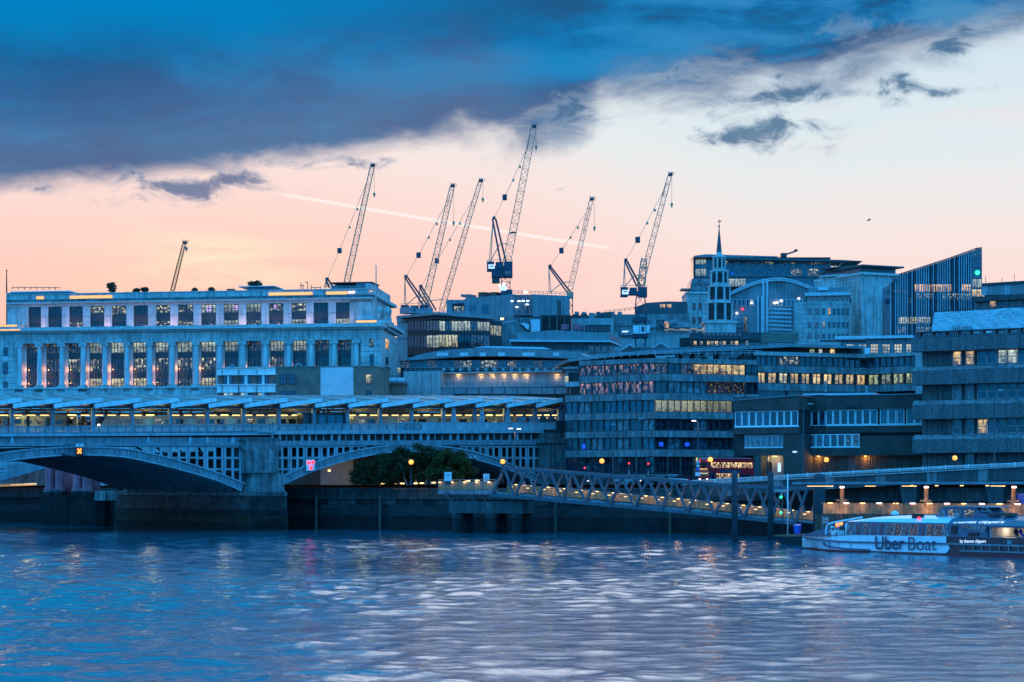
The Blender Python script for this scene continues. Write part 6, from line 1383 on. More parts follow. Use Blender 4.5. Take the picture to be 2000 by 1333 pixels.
# ================================================================ cranes
def lattice(mb, p0, p1, w, n, r, up=Vector((0, 1, 0)), taper=1.0):
    p0, p1 = Vector(p0), Vector(p1); d = (p1 - p0).normalized(); a = d.cross(up).normalized(); b = a.cross(d)
    cor = []
    for k in range(n + 1):
        c = p0.lerp(p1, k / n); ww = w / 2 * lerp(1, taper, k / n)
        if k == 0 or k == n: ww *= .75
        cor.append([c + a * sx * ww + b * sy * ww for sx, sy in ((-1, -1), (1, -1), (1, 1), (-1, 1))])
    for q in range(4):
        for k in range(n): mb.bar(cor[k][q], cor[k + 1][q], r * 2.2)
        for k in range(n):
            mb.bar(cor[k][q], cor[k + 1][(q + 1) % 4] if k % 2 else cor[k + 1][(q + 3) % 4], r * 1.3)
            if k % 2 == 0: mb.bar(cor[k][q], cor[k][(q + 1) % 4], r * 1.2)
    return mb
def crane(label, Y, jb, jt, apex, hook, w=12, seg=22, tower=None, mach=None, steel='crane_steel', panels=(), aft=None, head=True, cab=None, lines=True):
    """luffing crane; all points in photo rows/columns at distance Y"""
    f = Fr(jb[0] - 50, Y, jb[0] + 50, Y); c = T('luffing_crane', label, 'crane', f, 'cranes on the skyline'); s_ = Y * K / FPX
    pt = lambda p, d=0: Vector(c.pt(p[0], p[1], d)); r = .062 * Y / 640
    jib = c.raw('jib', lattice(MB(), pt(jb), pt(jt), w * s_, seg, r, taper=.72), steel, kind='stuff')
    if head:
        c.raw('jib_head', MB().box(-3.2 * s_, 4.5 * s_, -.9, .9, -2.5 * s_, 2.0 * s_), 'crane_blue', loc=pt((jt[0], jt[1] + 1)))
        c.raw('head_rail', MB().bar(pt((jt[0] - 4, jt[1] - 4)), pt((jt[0] + 8, jt[1] - 2)), .12).bar(pt((jt[0] - 4, jt[1] - 4)), pt((jt[0] - 3, jt[1] + 1)), .1).bar(pt((jt[0] + 8, jt[1] - 2)), pt((jt[0] + 7, jt[1] + 3)), .1).bar(pt((jt[0] + 3, jt[1] - 3)), pt((jt[0] + 3, jt[1])), .1), steel, kind='stuff')
    hy = hook[1]; hx = hook[0]
    for e in (-.7, .7): c.raw('hoist_rope', MB().bar(pt((hx + e, jt[1] + 1)), pt((hx + e * .5, hy - 4)), .05 * Y / 640, n=3), 'black')
    c.raw('hook_block', MB().prism([(-1.6 * s_, 3.2 * s_), (1.6 * s_, 3.2 * s_), (2.6 * s_, .5 * s_), (1.8 * s_, -2.5 * s_), (.5 * s_, -3.5 * s_), (-.5 * s_, -3.5 * s_), (-1.8 * s_, -2.5 * s_), (-2.6 * s_, .5 * s_)], -.4, .4).bar((0, 0, -3 * s_), (0, 0, -6 * s_), .3), 'crane_steel', loc=pt((hx, hy)))
    if apex and lines:
        q = Vector((apex[0], apex[1])); e = Vector(jt).lerp(Vector(jb), .16); mid = q.lerp(e, .3)
        for dd in (-.6, .6):
            c.raw('luffing_rope', MB().bar(pt((q.x, q.y), dd), pt((mid.x - .6, mid.y), dd), .09), 'crane_steel')
            c.raw('pendant', MB().bar(pt((mid.x, mid.y), dd * .3), pt((e.x - 5, e.y), dd * .3), .11), 'crane_steel')
        c.raw('pulley', MB().box(-.6, .6, -.8, .8, -.7, .7), 'crane_blue', loc=pt((mid.x, mid.y)))
        for tt in (.35, .62): v = mid.lerp(e, tt); c.raw('pendant_joint', MB().box(-.25, .25, -.4, .4, -.3, .3), 'crane_steel', loc=pt((v.x, v.y)))
    if apex:
        foot = (jb[0] - 6, jb[1] - 2) if not aft else aft[0]; bk_ = (apex[0] - 2, jb[1]) if not aft else aft[1]
        for dd in (-1.3, 1.3):
            c.raw('a_frame_leg', MB().bar(pt((apex[0] + dd * .16 * w, apex[1] + 1), dd * .6), pt((foot[0] + dd * .27 * w, foot[1]), dd), .3 + .012 * w), 'crane_blue' if steel != 'crane_yellow' else steel)
            c.raw('back_tie', MB().bar(pt((apex[0] - 2, apex[1] + 2), dd * .6), pt((bk_[0] + dd * 1.5, bk_[1]), dd), .2), 'crane_steel')
        mid2 = Vector(apex).lerp(Vector(foot), .6); c.raw('cross_strut', MB().bar(pt(bk_), pt((mid2.x, mid2.y)), .22).bar(pt((mid2.x, mid2.y)), pt((jb[0] + 2, mid2.y - 2)), .2), 'crane_steel')
        c.raw('apex_sheaves', MB().box(-3 * s_, 3 * s_, -1, 1, -1.5 * s_, 3 * s_), 'crane_blue', loc=pt(apex))
    if mach:
        x0, x1, y0, y1 = mach; c.bx('machinery_deck', x0, x1, y0 + (y1 - y0) * .55, y1, -1.5, 1.5, 'crane_blue'); c.bx('counterweight', x0, x0 + (x1 - x0) * .28, y0, y1 + 3, -1.7, 1.7, 'crane_blue')
        c.bx('winch_house', x0 + (x1 - x0) * .34, x0 + (x1 - x0) * .62, y0 + 1, y0 + (y1 - y0) * .55, -1.3, 1.3, 'crane_blue'); c.bx('slew_ring', x0 + (x1 - x0) * .66, x1, y0, y1 + 4, -1.4, 1.4, 'crane_blue')
        c.bx('sign', x0 + (x1 - x0) * .06, x0 + (x1 - x0) * .3, y0 + 6, y1 - 1, -1.95, -1.7, 'sign_white_glow'); c.bx('sign_lettering', x0 + (x1 - x0) * .1, x0 + (x1 - x0) * .26, y0 + (y1 - y0) * .55, y0 + (y1 - y0) * .68, -2.0, -1.95, 'cloth_dark')
        c.raw('deck_rail', MB().bar(pt((x0, y0 - 3), -1.4), pt((x1, y0 - 3), -1.4), .1).bar(pt((x0, y0 - 3), -1.4), pt((x0, y0 + 3), -1.4), .1).bar(pt((x1, y0 - 3), -1.4), pt((x1, y0 + 3), -1.4), .1), 'crane_steel', kind='stuff')
    if cab: x0, x1, y0, y1 = cab; cb = c.bx('cab', x0, x1, y0, y1, -2.6, -1.5, 'crane_blue'); c.bx('cab_window', x0 + 1, x1 - 1, y0 + 2, y1 - 3, -2.7, -2.6, 'glass_cool', cb)
    if not tower: tower = (jb[0] + 1, jb[1] + 3, 950, 11)
    if tower:
        tx, y0, y1, tw = tower; c.raw('tower', lattice(MB(), pt((tx, y1)), pt((tx, y0)), tw * s_, max(4, int((y1 - y0) / tw)), r * 1.3), 'crane_blue', kind='stuff')
    for (t0, t1, off, wd, m) in panels:
        a, b = Vector(jb).lerp(Vector(jt), t0), Vector(jb).lerp(Vector(jt), t1); dx = off
        c.raw('jib_banner', MB().bar(pt((a.x + dx, a.y), -w * s_ * .45), pt((b.x + dx, b.y), -w * s_ * .4), .12, wd * s_), m)
    return c
crane('orange-lit lone crane jib rising behind the stone palace roof', 800, (336, 571), (360.5, 473), None, (364, 486), w=7, seg=13, steel='crane_yellow', head=True, lines=False)
crane('tall crane jib rising from behind the right end of the stone palace roof', 700, (676, 558), (728, 322), (639, 546), (731, 380), w=11, seg=24, aft=((647, 562), (635, 562)))
crane('crane of the close pair whose jib ends lower and hook hangs nearer the mast, leftmost', 660, (828, 602), (884, 362), (793, 541), (886, 436), w=12, seg=23, mach=(783, 838, 596, 608), panels=((.82, .93, -1, 4, 'crane_blue'),), aft=((833, 600), (791, 598)))
crane('crane of the close pair with the tilted jib head, right of its twin', 690, (862, 606), (939, 352), (822, 560), (943, 390), w=10, seg=25, aft=((848, 606), (818, 606)))
big = crane('biggest crane in the middle with blue tower on the boarded core', 638, (988, 522), (1043, 246), (965, 427), (1047, 288), w=15, seg=26, mach=(951, 1001, 511, 526), tower=(988, 526, 577, 17), panels=((.82, .94, -4, 4, 'crane_blue'),), aft=((983, 512), (957, 512)), cab=(985, 999, 528, 540))
big.bx('lower_deck', 960, 1001, 527, 541, -2, 2, 'crane_blue'); big.bx('power_pack', 961, 976, 541, 552, -1.6, 1.6, 'bridge_dark'); big.bx('floodlight', 982, 986, 553, 557, -2.6, -2.3, 'lamp_white'); big.bx('site_sign', 976, 989, 559, 568, -2.4, -2.2, 'sign_white_glow'); big.bx('red_band', 996, 1009, 453, 456, -1.2, -.9, 'red_paint')
big.bx('tower_collar', 978, 1001, 566, 577, -2.2, 2.2, 'crane_blue'); big.bx('floodlight', 974, 977, 556, 559, -2.6, -2.3, 'lamp_cool')
crane('crane with a red banner on its jib at the right end of the boarded core', 650, (1112, 572), (1155.5, 388), (1074, 521), (1161, 446), w=10, seg=18, panels=((.76, .92, 0, 5, 'red_paint'), (.62, .73, 0, 4, 'crane_blue')), aft=((1113, 574), (1074, 572)), mach=None).bx('slew_ring', 1107, 1120, 571, 582, -1.5, 1.5, 'crane_steel')
sl = crane('slender crane on a free-standing blue lattice tower in front of the pale terraces', 610, (1250, 562), (1309, 340), (1222, 509), (1312, 400), w=11, seg=22, mach=(1212, 1264, 561, 576), tower=(1251, 576, 690, 20), panels=((.80, .92, -3, 4, 'crane_blue'),), aft=((1248, 560), (1219, 562)))
sl.bx('tower_collar', 1238, 1264, 619, 628, -2.4, 2.4, 'crane_blue'); sl.bx('lift_cage', 1237, 1248, 636, 652, -3.2, -1.7, 'white_paint'); sl.bx('lift_cage', 1249, 1261, 636, 652, -3.2, -1.7, 'white_paint'); sl.bx('cage_door', 1253, 1258, 638, 648, -3.3, -3.2, 'crane_blue'); sl.bx('anchor_frame', 1235, 1266, 653, 659, -2.6, 2.6, 'crane_blue')
sl.raw('jib_foot', lattice(MB(), Vector(sl.pt(1252, 562)), Vector(sl.pt(1258, 505)), 15 * 610 * K / FPX, 6, .12, taper=.7), 'crane_steel', kind='stuff')
# a gull against the sky
gf = P(1697, 430, 250); gm = MB()
gm.add([(-.0, 0, -.28), (.06, .05, -.1), (.0, .1, .3), (-.06, .05, 0)], [(0, 1, 2, 3)]); gm.add([(0, 0, .05), (.35, .1, .35), (.15, .1, .0)], [(0, 1, 2)]); gm.add([(0, 0, .0), (-.3, .1, -.35), (-.12, .1, .02)], [(0, 1, 2)])
gm.lathe([(.01, -.3), (.07, -.15), (.09, .05), (.06, .2), (.01, .3)], 6); gm.v = [(a * .72, b * .72, c * .72) for a, b, c in gm.v]
o = add_obj('gull', gm.mesh('gull', 'cloth_dark')); o.location = gf; o.rotation_euler = (0, .5, 0); tag(o, 'dark gull flying in the pale sky above the far offices', 'bird')
# ================================================================ pier: dolphin, gangway, pontoon
Fx = Fr(875, 404, 1024, 396); dl = T('concrete_dolphin', 'concrete dolphin of thick columns and crossbeam carrying the shore end of the gangway', 'pier support', Fx, z0=0.0)
dl.bx('crossbeam', 877, 1021, 980, 1003, 0, 4.5, 'concrete_dark')
for (x, w) in ((894.5, 21), (961, 24), (1011, 20)):
    u = dl.fr.u(x, 1.2); r = w * 400 * K / FPX / 2; z1 = dl.zz(x, 981, 0) - .05; zj = dl.zz(x, 1015, 0)
    c = dl.raw('column', MB().lathe([(r, -3), (r, zj)], 18, (u, 1.0)), 'wall_wet'); dl.raw('column_sleeve', MB().lathe([(r * 1.08, zj), (r * 1.08, z1)], 18, (u, 1.0)), 'concrete_dark', c)
    dl.raw('column', MB().lathe([(r, -3), (r, z1)], 14, (u + .3, 4.2)), 'wall_wet')
for (a, b) in ((884, 890), (892, 902), (925, 932), (946, 951)): dl.bx('bearing_post', a, a + 2.6, 966, 980, 1, 1.4, 'dark_metal')
dl.bars('bearing_strut', [((866, 965, .8), (884, 980, .8)), ((905, 980, 1), (926, 966, 1)), ((870, 960, .8), (880, 966, .8))], .3, 'dark_metal', kind=None)
Fgw = Fr(962, 398, 1600, 352); gw = T('gangway_bridge', 'sloping steel truss gangway with lit timber railings leading down to the pier', 'footbridge', Fgw, z0=0.0)
TX = [984, 1029, 1074, 1118, 1166, 1215, 1266, 1318, 1371, 1424, 1479, 1530, 1577]; BXs = [962, 1005, 1050, 1098, 1144, 1192, 1240, 1291, 1342, 1396, 1452, 1505, 1553]
yt_ = lambda x: interp([(960, 911), (984, 914), (1166, 928), (1318, 941), (1435, 950), (1600, 956)], x); yb_ = lambda x: interp([(940, 965), (962, 967.5), (1144, 983), (1342, 1001), (1505, 1018), (1600, 1027)], x)
for d in (0, 3.9):
    L = lambda px, py: (lambda q: (q[0], d, q[2]))(gw.pt(px, py, 0))
    for a, b in zip(TX[:-1], TX[1:]): gw.raw('top_chord', MB().bar(L(a, yt_(a)), L(b, yt_(b)), .34, .42), 'gangway_paint')
    for a, b in zip(BXs[:-1], BXs[1:]): gw.raw('bottom_chord', MB().bar(L(a, yb_(a)), L(b, yb_(b)), .34, .5), 'gangway_paint')
    for i in range(13):
        gw.raw('diagonal', MB().bar(L(BXs[i], yb_(BXs[i])), L(TX[i], yt_(TX[i])), .36, .36), 'gangway_paint')
        if i < 12: gw.raw('diagonal', MB().bar(L(TX[i], yt_(TX[i])), L(BXs[i + 1], yb_(BXs[i + 1])), .30, .32), 'gangway_paint')
for i in range(13):
    a = gw.pt(TX[i], yt_(TX[i]), 0); gw.raw('cross_tie', MB().bar((a[0], 0, a[2] + .1), (a[0], 3.9, a[2] + .1), .22), 'gangway_paint')
    a = gw.pt(BXs[i], yb_(BXs[i]), 0); gw.raw('cross_beam', MB().bar((a[0], 0, a[2] - .05), (a[0], 3.9, a[2] - .05), .25), 'dark_metal'); gw.raw('node_plate', MB().box(-.35, .35, -.28, -.18, -.3, .35), 'gangway_paint', loc=(a[0], 0, a[2]))
def strip(t, name, x0, x1, fy0, fy1, d0, d1, m, par=None, dref=0):
    A = [t.pt(x, y, dref) for x, y in ((x0, fy1(x0)), (x1, fy1(x1)), (x1, fy0(x1)), (x0, fy0(x0)))]
    return t.raw(name, MB().hexa([(A[0][0], d0, A[0][2]), (A[1][0], d0, A[1][2]), (A[1][0], d1, A[1][2]), (A[0][0], d1, A[0][2]), (A[3][0], d0, A[3][2]), (A[2][0], d0, A[2][2]), (A[2][0], d1, A[2][2]), (A[3][0], d1, A[3][2])]), m, par)
strip(gw, 'deck', 962, 1598, lambda x: yb_(x) - 6, lambda x: yb_(x) - 3, .4, 3.5, 'timber_dark')
xs_ = np.linspace(966, 1596, 37)
for a, b in zip(xs_[:-1], xs_[1:]):
    for d in (3.3,):
        strip(gw, 'timber_panel', a, b - .6, lambda x: yb_(x) - 21.5, lambda x: yb_(x) - 7, d, d + .06, 'timber')
        strip(gw, 'kick_plate', a, b, lambda x: yb_(x) - 7, lambda x: yb_(x) - 2.4, .35, .45, 'bridge_paint')
    strip(gw, 'handrail', a, b, lambda x: yb_(x) - 23.2, lambda x: yb_(x) - 22.2, 3.2, 3.4, 'steel')
for k, x in enumerate(np.linspace(985, 1590, 20)):
    q = gw.pt(x, yb_(x) - 22.6, 0); gw.put('rail_lamp', boxmesh(.5, .1, .12, 'lamp_warm'), (q[0], 3.1, q[2]))
    q = gw.pt(x + 8, yb_(x + 8) - 19.0, 0); gw.put('rail_lamp', boxmesh(.55, .1, .12, 'tube_warm'), (q[0], .82, q[2]))
    if k % 2 == 0: point_light(gw.fr.w(q[0], 1.9, q[2] + .2), (1, .58, .22), 60, .15)
# shore landing with its railing, boxes and lights
ld = T('gangway_landing', 'short landing deck with brown railings joining the river wall to the gangway', 'walkway', Fr(855, 414, 968, 400), z0=0.0)
for k in range(8): ld.bx('timber_panel', 856 + 14 * k, 869.4 + 14 * k, 941, 957, 0, .08, 'timber'); ld.bx('rail_post', 869.5 + 14 * k, 870.4 + 14 * k, 937, 957, -.05, .12, 'steel')
ld.bx('girder', 855, 968, 957.5, 966, 0, .6, 'bridge_paint'); ld.bx('deck', 855, 968, 956.8, 958.5, .6, 5, 'timber_dark'); ld.bx('handrail', 855, 968, 937, 938.2, -.05, .15, 'steel')
for k in range(5): q = ld.pt(862 + 24 * k, 942.5, .2); ld.put('rail_lamp', boxmesh(.55, .12, .14, 'lamp_warm'), (q[0], -.12, q[2])); point_light(ld.fr.w(q[0], -.5, q[2]), (1, .58, .22), 14, .1)
for (px, y0, y1, w, Y, lab) in ((875, 922.5, 940, 14, 408, 'pale blue information board on the landing just right of the trees'), (950, 926, 942, 12, 403, 'pale glass information panel near the gangway foot')):
    b = T('information_board', lab, 'board', Fr(px - 7, Y, px + 7, Y), 'boards on the landing'); b.bx('panel', px - w / 2, px + w / 2, y0, y1, 0, .3, 'white_paint'); b.bx('plinth', px - w / 2 + 1, px + w / 2 - 1, y1, None, .05, .25, 'dark_metal'); b.bx('notice', px - w / 2 + 2, px + w / 2 - 2, y0 + 3, y0 + 9, -.03, 0, 'aqua')
# pontoon
Fp = Fr(1512, 320, 2100, 291); pn = T('pier_pontoon', 'floating pier pontoon with dark hull, timber fences and wooden upper balustrade', 'pontoon', Fp, z0=0.0)
pn.pc = 1560
pn.raw('hull', MB().hexa([(1.6, 0.3, -.6), (50, .3, -.6), (50, 9, -.6), (1.6, 9, -.6), (0, 0, 1.1), (50, 0, 1.1), (50, 9, 1.1), (0, 9, 1.1)]), 'hull_black'); pn.ubx('deck_edge', -.1, 50, -.1, 9.1, 1.1, 1.3, 'timber_dark')
for k in range(30): pn.ubx('fence_board', 3.0 + k * .62, 3.58 + k * .62, 6.0 + .03 * (k % 2), 6.12 + .03 * (k % 2), 1.3, 4.05, 'timber_dark')
for k in range(58): pn.ubx('balustrade_board', 3.8 + k * .62, 4.38 + k * .62, 6.8 + .03 * (k % 2), 6.9 + .03 * (k % 2), 4.12, 5.5, 'timber')
pn.ubx('upper_deck', 3.5, 50, 6.0, 9.2, 4.05, 4.14, 'timber_dark'); pn.ubx('handrail', 3.5, 50, 6.75, 6.95, 5.52, 5.6, 'timber')
for k in range(15):
    u = 4.6 + 2.4 * k; pn.ubx('rail_lamp', u, u + .7, 6.6, 6.74, 5.5, 5.62, 'lamp_pink' if k % 2 else 'lamp_warm')
    if k % 2 == 0: point_light(Fp.w(u, 5.9, 5.1), (1, .52, .14), 42, .12)
pn.raw('stair_rail', MB().bar((11.5, 5.6, 5.6), (14.6, 4.6, 3.2), .1).bar((14.4, 6.5, 5.7), (18, 5.6, 3.4), .1), 'timber')
cn_ = T('pier_canopy', 'thin flat dark canopy roof on lit posts above the pier pontoon', 'canopy', Fp, z0=0.0)
zc = H + (HZ - 946) / FPX * 310 * K
cn_.ubx('roof_slab', .8, 52, 4.2, 10.5, zc - .12, zc + .22, 'bridge_dark'); cn_.ubx('roof_edge', .6, 52, 4.0, 4.2, zc - .02, zc + .3, 'bridge_paint')
for k, px in enumerate((1645, 1809, 1980)):
    u = cn_.fr.u(px, 7.2); p = cn_.raw('post', MB().lathe([(.30, 1.3), (.30, zc - .12)], 12, (u, 7.2)), 'timber'); cn_.ubx('post_bracket', u - .8, u + .8, 7.0, 7.4, zc - 2.3, zc - 2.05, 'timber', p)
    cn_.ubx('spot_lamp', u + .1, u + .6, 6.3, 6.6, zc - .5, zc - .3, 'lamp_pink'); point_light(cn_.fr.w(u - .2, 5.6, zc - .7), (1, .5, .22), 75, .12); point_light(cn_.fr.w(u + .2, 5.9, 4.6), (1, .5, .2), 40, .12)
for (a, b) in ((1577, 1627), (1762, 1790), (1690, 1710), (1935, 1963)): u0, u1 = cn_.fr.u(a, 6), cn_.fr.u(b, 6); cn_.ubx('tube_light', u0, u1, 5.9, 6.05, zc - .3, zc - .2, 'tube_warm')
for k in range(9): u = 16 + 3.5 * k; cn_.ubx('small_light', u, u + .35, 8, 8.3, zc - .25, zc - .14, 'lamp_warm')
cn_.ubx('blue_sign', cn_.fr.u(1983, 7.6), 50, 7.6, 7.7, zc - 2.6, zc - 1.2, 'blue_paint')
# steel piles
for (px, y0, Y, w, lab) in ((1435, 920, 333, 12, 'tall blue-grey steel mooring pile standing in front of the gangway'), (1505, 921, 346, 11, 'steel mooring pile behind the lower end of the gangway'), (1600, 925, 343, 24, 'stout round-topped mooring pile behind the pier canopy')):
    b = P(px, y0, Y); r = w * Y * K / FPX / 2; hh = b.z + 3; o = add_obj('mooring_pile', MB().lathe([(r, 0), (r, hh - r * .9), (r * .93, hh - r * .4), (r * .55, hh - .05), (.02, hh)], 20).mesh('mooring_pile', 'bridge_dark')); o.location = (b.x, b.y, -3)
    tag(o, lab, 'pile', 'mooring piles')
# things on the pontoon's end
wp = add_obj('white_pole', MB().lathe([(.09, 0), (.07, 8.2)], 8).mesh('white_pole', 'white_paint')); q = Fp.u(1538.5, 1.5); wp.location = Fp.w(q, 1.5, 1.3); tag(wp, 'thin white pole standing at the end of the pontoon', 'pole')
gl = T('navigation_light_post', 'slim post with two green lights at the pontoon end', 'light post', Fp, z0=0.0)
u = gl.fr.u(1528, 2.0); gl.raw('post', MB().lathe([(.09, 1.3), (.07, 6.2)], 8, (u, 2)), 'dark_metal')
for zz_ in (6.2, 4.1): gl.raw('green_light', MB().lathe([(.02, zz_), (.16, zz_ + .1), (.16, zz_ + .25), (.02, zz_ + .35)], 10, (u - .15, 1.9)), 'lamp_green')
gl.raw('camera_head', MB().box(u - .5, u + .6, 1.8, 2.2, 7.1, 7.4).box(u - .05, u + .05, 1.95, 2.05, 6.3, 7.2), 'steel')
bn_ = T('blue_bin', 'blue wheeled bin with sloped lid on the pontoon', 'bin', Fp, z0=0.0)
u = bn_.fr.u(1557, 2.5); bn_.raw('body', MB().hexa([(u - .3, 2.3, 1.42), (u + .3, 2.3, 1.42), (u + .3, 2.9, 1.42), (u - .3, 2.9, 1.42), (u - .38, 2.2, 2.5), (u + .38, 2.2, 2.5), (u + .38, 3.0, 2.5), (u - .38, 3.0, 2.5)]), 'blue_paint'); bn_.raw('lid', MB().hexa([(u - .42, 2.15, 2.5), (u + .42, 2.15, 2.5), (u + .42, 3.05, 2.5), (u - .42, 3.05, 2.5), (u - .38, 2.3, 2.6), (u + .38, 2.3, 2.6), (u + .38, 3.0, 2.75), (u - .38, 3.0, 2.75)]), 'blue_paint')
for sx in (-.3, .3): w_ = bn_.raw('wheel', MB().lathe([(.12, -.05), (.12, .05)], 10), 'black', loc=(u + sx, 2.95, 1.42)); w_.rotation_euler = (0, math.pi / 2, 0)

# ================================================================ river boat
Fo = Fr(1585, 289, 2000, 259); bo = T('river_boat', 'white and dark blue passenger river boat with long window band moored at the pier', 'boat', Fo, z0=0.0)
BM = 4.2; ub = Fo.u(1567, BM); LEN = 40.0
BZ = lambda px, py, d=0: Fo.z(px, py, d); BU = lambda px, d=0: Fo.u(px, d)
zdeck = lambda u: interp([(ub, BZ(1567, 1047, BM)), (BU(1605), BZ(1605, 1052)), (BU(1640), BZ(1640, 1047)), (BU(1655), BZ(1655, 1045.5)), (BU(1850), BZ(1850, 1048)), (BU(1852), BZ(1852, 1048.5)), (60, BZ(1950, 1051.5))], u)
zrub = lambda u: interp([(ub, BZ(1567, 1048, BM)), (BU(1605), BZ(1605, 1055)), (BU(1650), BZ(1650, 1059)), (BU(1850), BZ(1850, 1062.5)), (60, BZ(1990, 1066))], u)
uw = BU(1848); sts = sorted(set([ub + v for v in (0, .5, 1.1, 1.8, 2.7, 3.8, 5, 6.5, 8.2, 10, 12.5)] + [15, 18, uw, uw + .01, 24, 28, 32, 36, LEN]))
def half(u, rake): t_ = min(1, max(0, (u - ub - rake) / (9.5 - rake * .5))); return BM * (1 - (1 - t_) ** 2.1)
def ringpts(u):
    lv = [(-.7, 2.9), (.22, 2.3), (1.0, 1.5), (zrub(u), .45), (zdeck(u), .0)]; r = []
    for z, rk in lv: r.append((half(u, rk), z))
    return r
mb = MB(); rows = [ringpts(u) for u in sts]; nl = 5
vs = []
for u, r in zip(sts, rows):
    vs += [(u, BM - h_, z) for h_, z in r] + [(u, BM + h_, z) for h_, z in r[::-1]]
fs = []; mi = []; nr = 2 * nl
for i in range(len(sts) - 1):
    for k in range(nr - 1):
        fs.append((i * nr + k, (i + 1) * nr + k, (i + 1) * nr + k + 1, i * nr + k + 1)); kk_ = min(k, nr - 2 - k)
        mi.append(2 if kk_ == 0 else (0 if sts[i] < uw else 1))
        if k == nl - 1: mi[-1] = 3
fs.append(tuple((len(sts) - 1) * nr + k for k in range(nr))); mi.append(1)
mb.add(vs, fs, False); mb.mi = mi
hull = bo.raw('hull', mb, ['hull_white', 'hull_black', 'boot_red', 'zinc'])
for k in range(len(sts) - 1):
    u0, u1 = sts[k], sts[k + 1]
    if u1 - u0 < .1: continue
    for sgn in (-1, 1):
        a = Vector((u0, BM + sgn * (half(u0, .45) + .08), zrub(u0))); b = Vector((u1, BM + sgn * (half(u1, .45) + .08), zrub(u1))); bo.raw('rub_rail', MB().bar(a, b, .2, .2), 'hull_navy' if u0 < uw else 'bridge_paint', hull)
# knuckle moulding near the bow and hull bracing aft
kp = [(1604, 1061), (1608, 1065), (1620, 1068.5), (1650, 1072), (1700, 1074.5)]
bo.raw('knuckle', MB().path([(BU(x), BM - half(BU(x), 1.3) - .06, BZ(x, y)) for x, y in kp], .2, 4), 'hull_navy', hull)
bo.raw('aft_fender', MB().bar((BU(1876), -.15, BZ(1876, 1076)), (39, -.15, BZ(1990, 1079) - .0), .16), 'bridge_paint', hull)
for x in (1884, 1902, 1918.5, 1935, 1953, 1971, 1990): bo.raw('fender_strut', MB().bar((BU(x), -.12, BZ(x, 1065.5)), (BU(x + 1.5), -.12, BZ(x, 1077)), .1), 'bridge_paint', hull)
for x in (1619.5, 1638, 1662): bo.raw('hull_seam', MB().bar((BU(x), BM - half(BU(x), .9) - .02, BZ(x, 1060)), (BU(x + .5), BM - half(BU(x), 1.3) - .02, BZ(x, 1072)), .05), 'letter_blue', hull)
# white to black curve on the hull side
bo.raw('hull_patch', MB().prism([(uw - .2, BZ(1848, 1061)), (uw + .35, BZ(1848, 1064)), (uw + .5, BZ(1848, 1072)), (uw + .2, BZ(1848, 1078)), (uw - .2, BZ(1848, 1081.5))], -.03, .02), 'hull_white', hull)
# bulwark at the bow and foredeck gear
bz = zdeck(BU(1605))
bo.raw('bow_bulwark', MB().prism([(ub + .3, BZ(1569, 1046, BM)), (BU(1612), BZ(1612, 1048)), (BU(1614), BZ(1614, 1024)), (BU(1590, 2), BZ(1590, 1033, 2))], BM - .5, BM + .5), 'hull_navy'); bo.raw('bow_hatch', MB().prism([(BU(1597), BZ(1597, 1046)), (BU(1613), BZ(1613, 1047)), (BU(1613), BZ(1613, 1037)), (BU(1598), BZ(1598, 1037))], 2.0, 3.2), 'white_paint'); bo.raw('dark_opening', MB().prism([(BU(1597), BZ(1597, 1035)), (BU(1613), BZ(1613, 1036)), (BU(1613), BZ(1613, 1029)), (BU(1597), BZ(1597, 1031))], BM - .6, BM - .5), 'black')
bo.raw('name_plate', MB().prism([(BU(1580), BZ(1580, 1046)), (BU(1595), BZ(1595, 1047)), (BU(1595), BZ(1595, 1043)), (BU(1580), BZ(1580, 1043))], BM - 1.6, BM - 1.5), 'letter_blue')
# cabin: lofted with arched roof
zg = lambda u: interp([(BU(1605), BZ(1605, 1030)), (BU(1650), BZ(1650, 1020)), (BU(1700), BZ(1700, 1020.5)), (BU(1850), BZ(1850, 1023.5)), (60, BZ(1990, 1027))], u)
zr = lambda u: interp([(BU(1605), BZ(1605, 1027)), (BU(1650), BZ(1650, 1016)), (BU(1685), BZ(1685, 1010.5)), (BU(1720), BZ(1720, 1008)), (BU(1850), BZ(1850, 1008)), (60, BZ(1990, 1008))], u)
cs_ = [BU(x) for x in (1648, 1665, 1685, 1705, 1730, 1760, 1800, 1848)]
def cabin(stations, mats, name, inset=.25):
    mb = MB(); vs = []
    for u in stations: vs += [(u, inset, zdeck(u) - .2), (u, inset, zg(u)), (u, inset + .7, lerp(zg(u), zr(u), .62)), (u, 2.6, zr(u)), (u, BM, zr(u) + .05), (u, 2 * BM - 2.6, zr(u)), (u, 2 * BM - inset - .7, lerp(zg(u), zr(u), .62)), (u, 2 * BM - inset, zg(u)), (u, 2 * BM - inset, zdeck(u) - .2)]
    fs = []; mi = []
    for i in range(len(stations) - 1):
        for k in range(8): fs.append((i * 9 + k, (i + 1) * 9 + k, (i + 1) * 9 + k + 1, i * 9 + k + 1)); mi.append(0 if k in (0, 7) else 1)
    n_ = len(stations) - 1; fs += [tuple(range(9))[::-1], tuple(n_ * 9 + k for k in range(9))]; mi += [0, 0]
    mb.add(vs, fs, False); mb.mi = mi; return bo.raw(name, mb, mats)
cab = cabin(cs_, ['hull_white', 'hull_white'], 'cabin')
for a, b in zip(cs_[:-1], cs_[1:]): bo.raw('gutter', MB().bar((a, .2, zg(a)), (b, .2, zg(b)), .14, .12), 'hull_navy', cab)
wx = [1650, 1666, 1681, 1696, 1711, 1726, 1742, 1757, 1773, 1789, 1805, 1822, 1838, 1847]
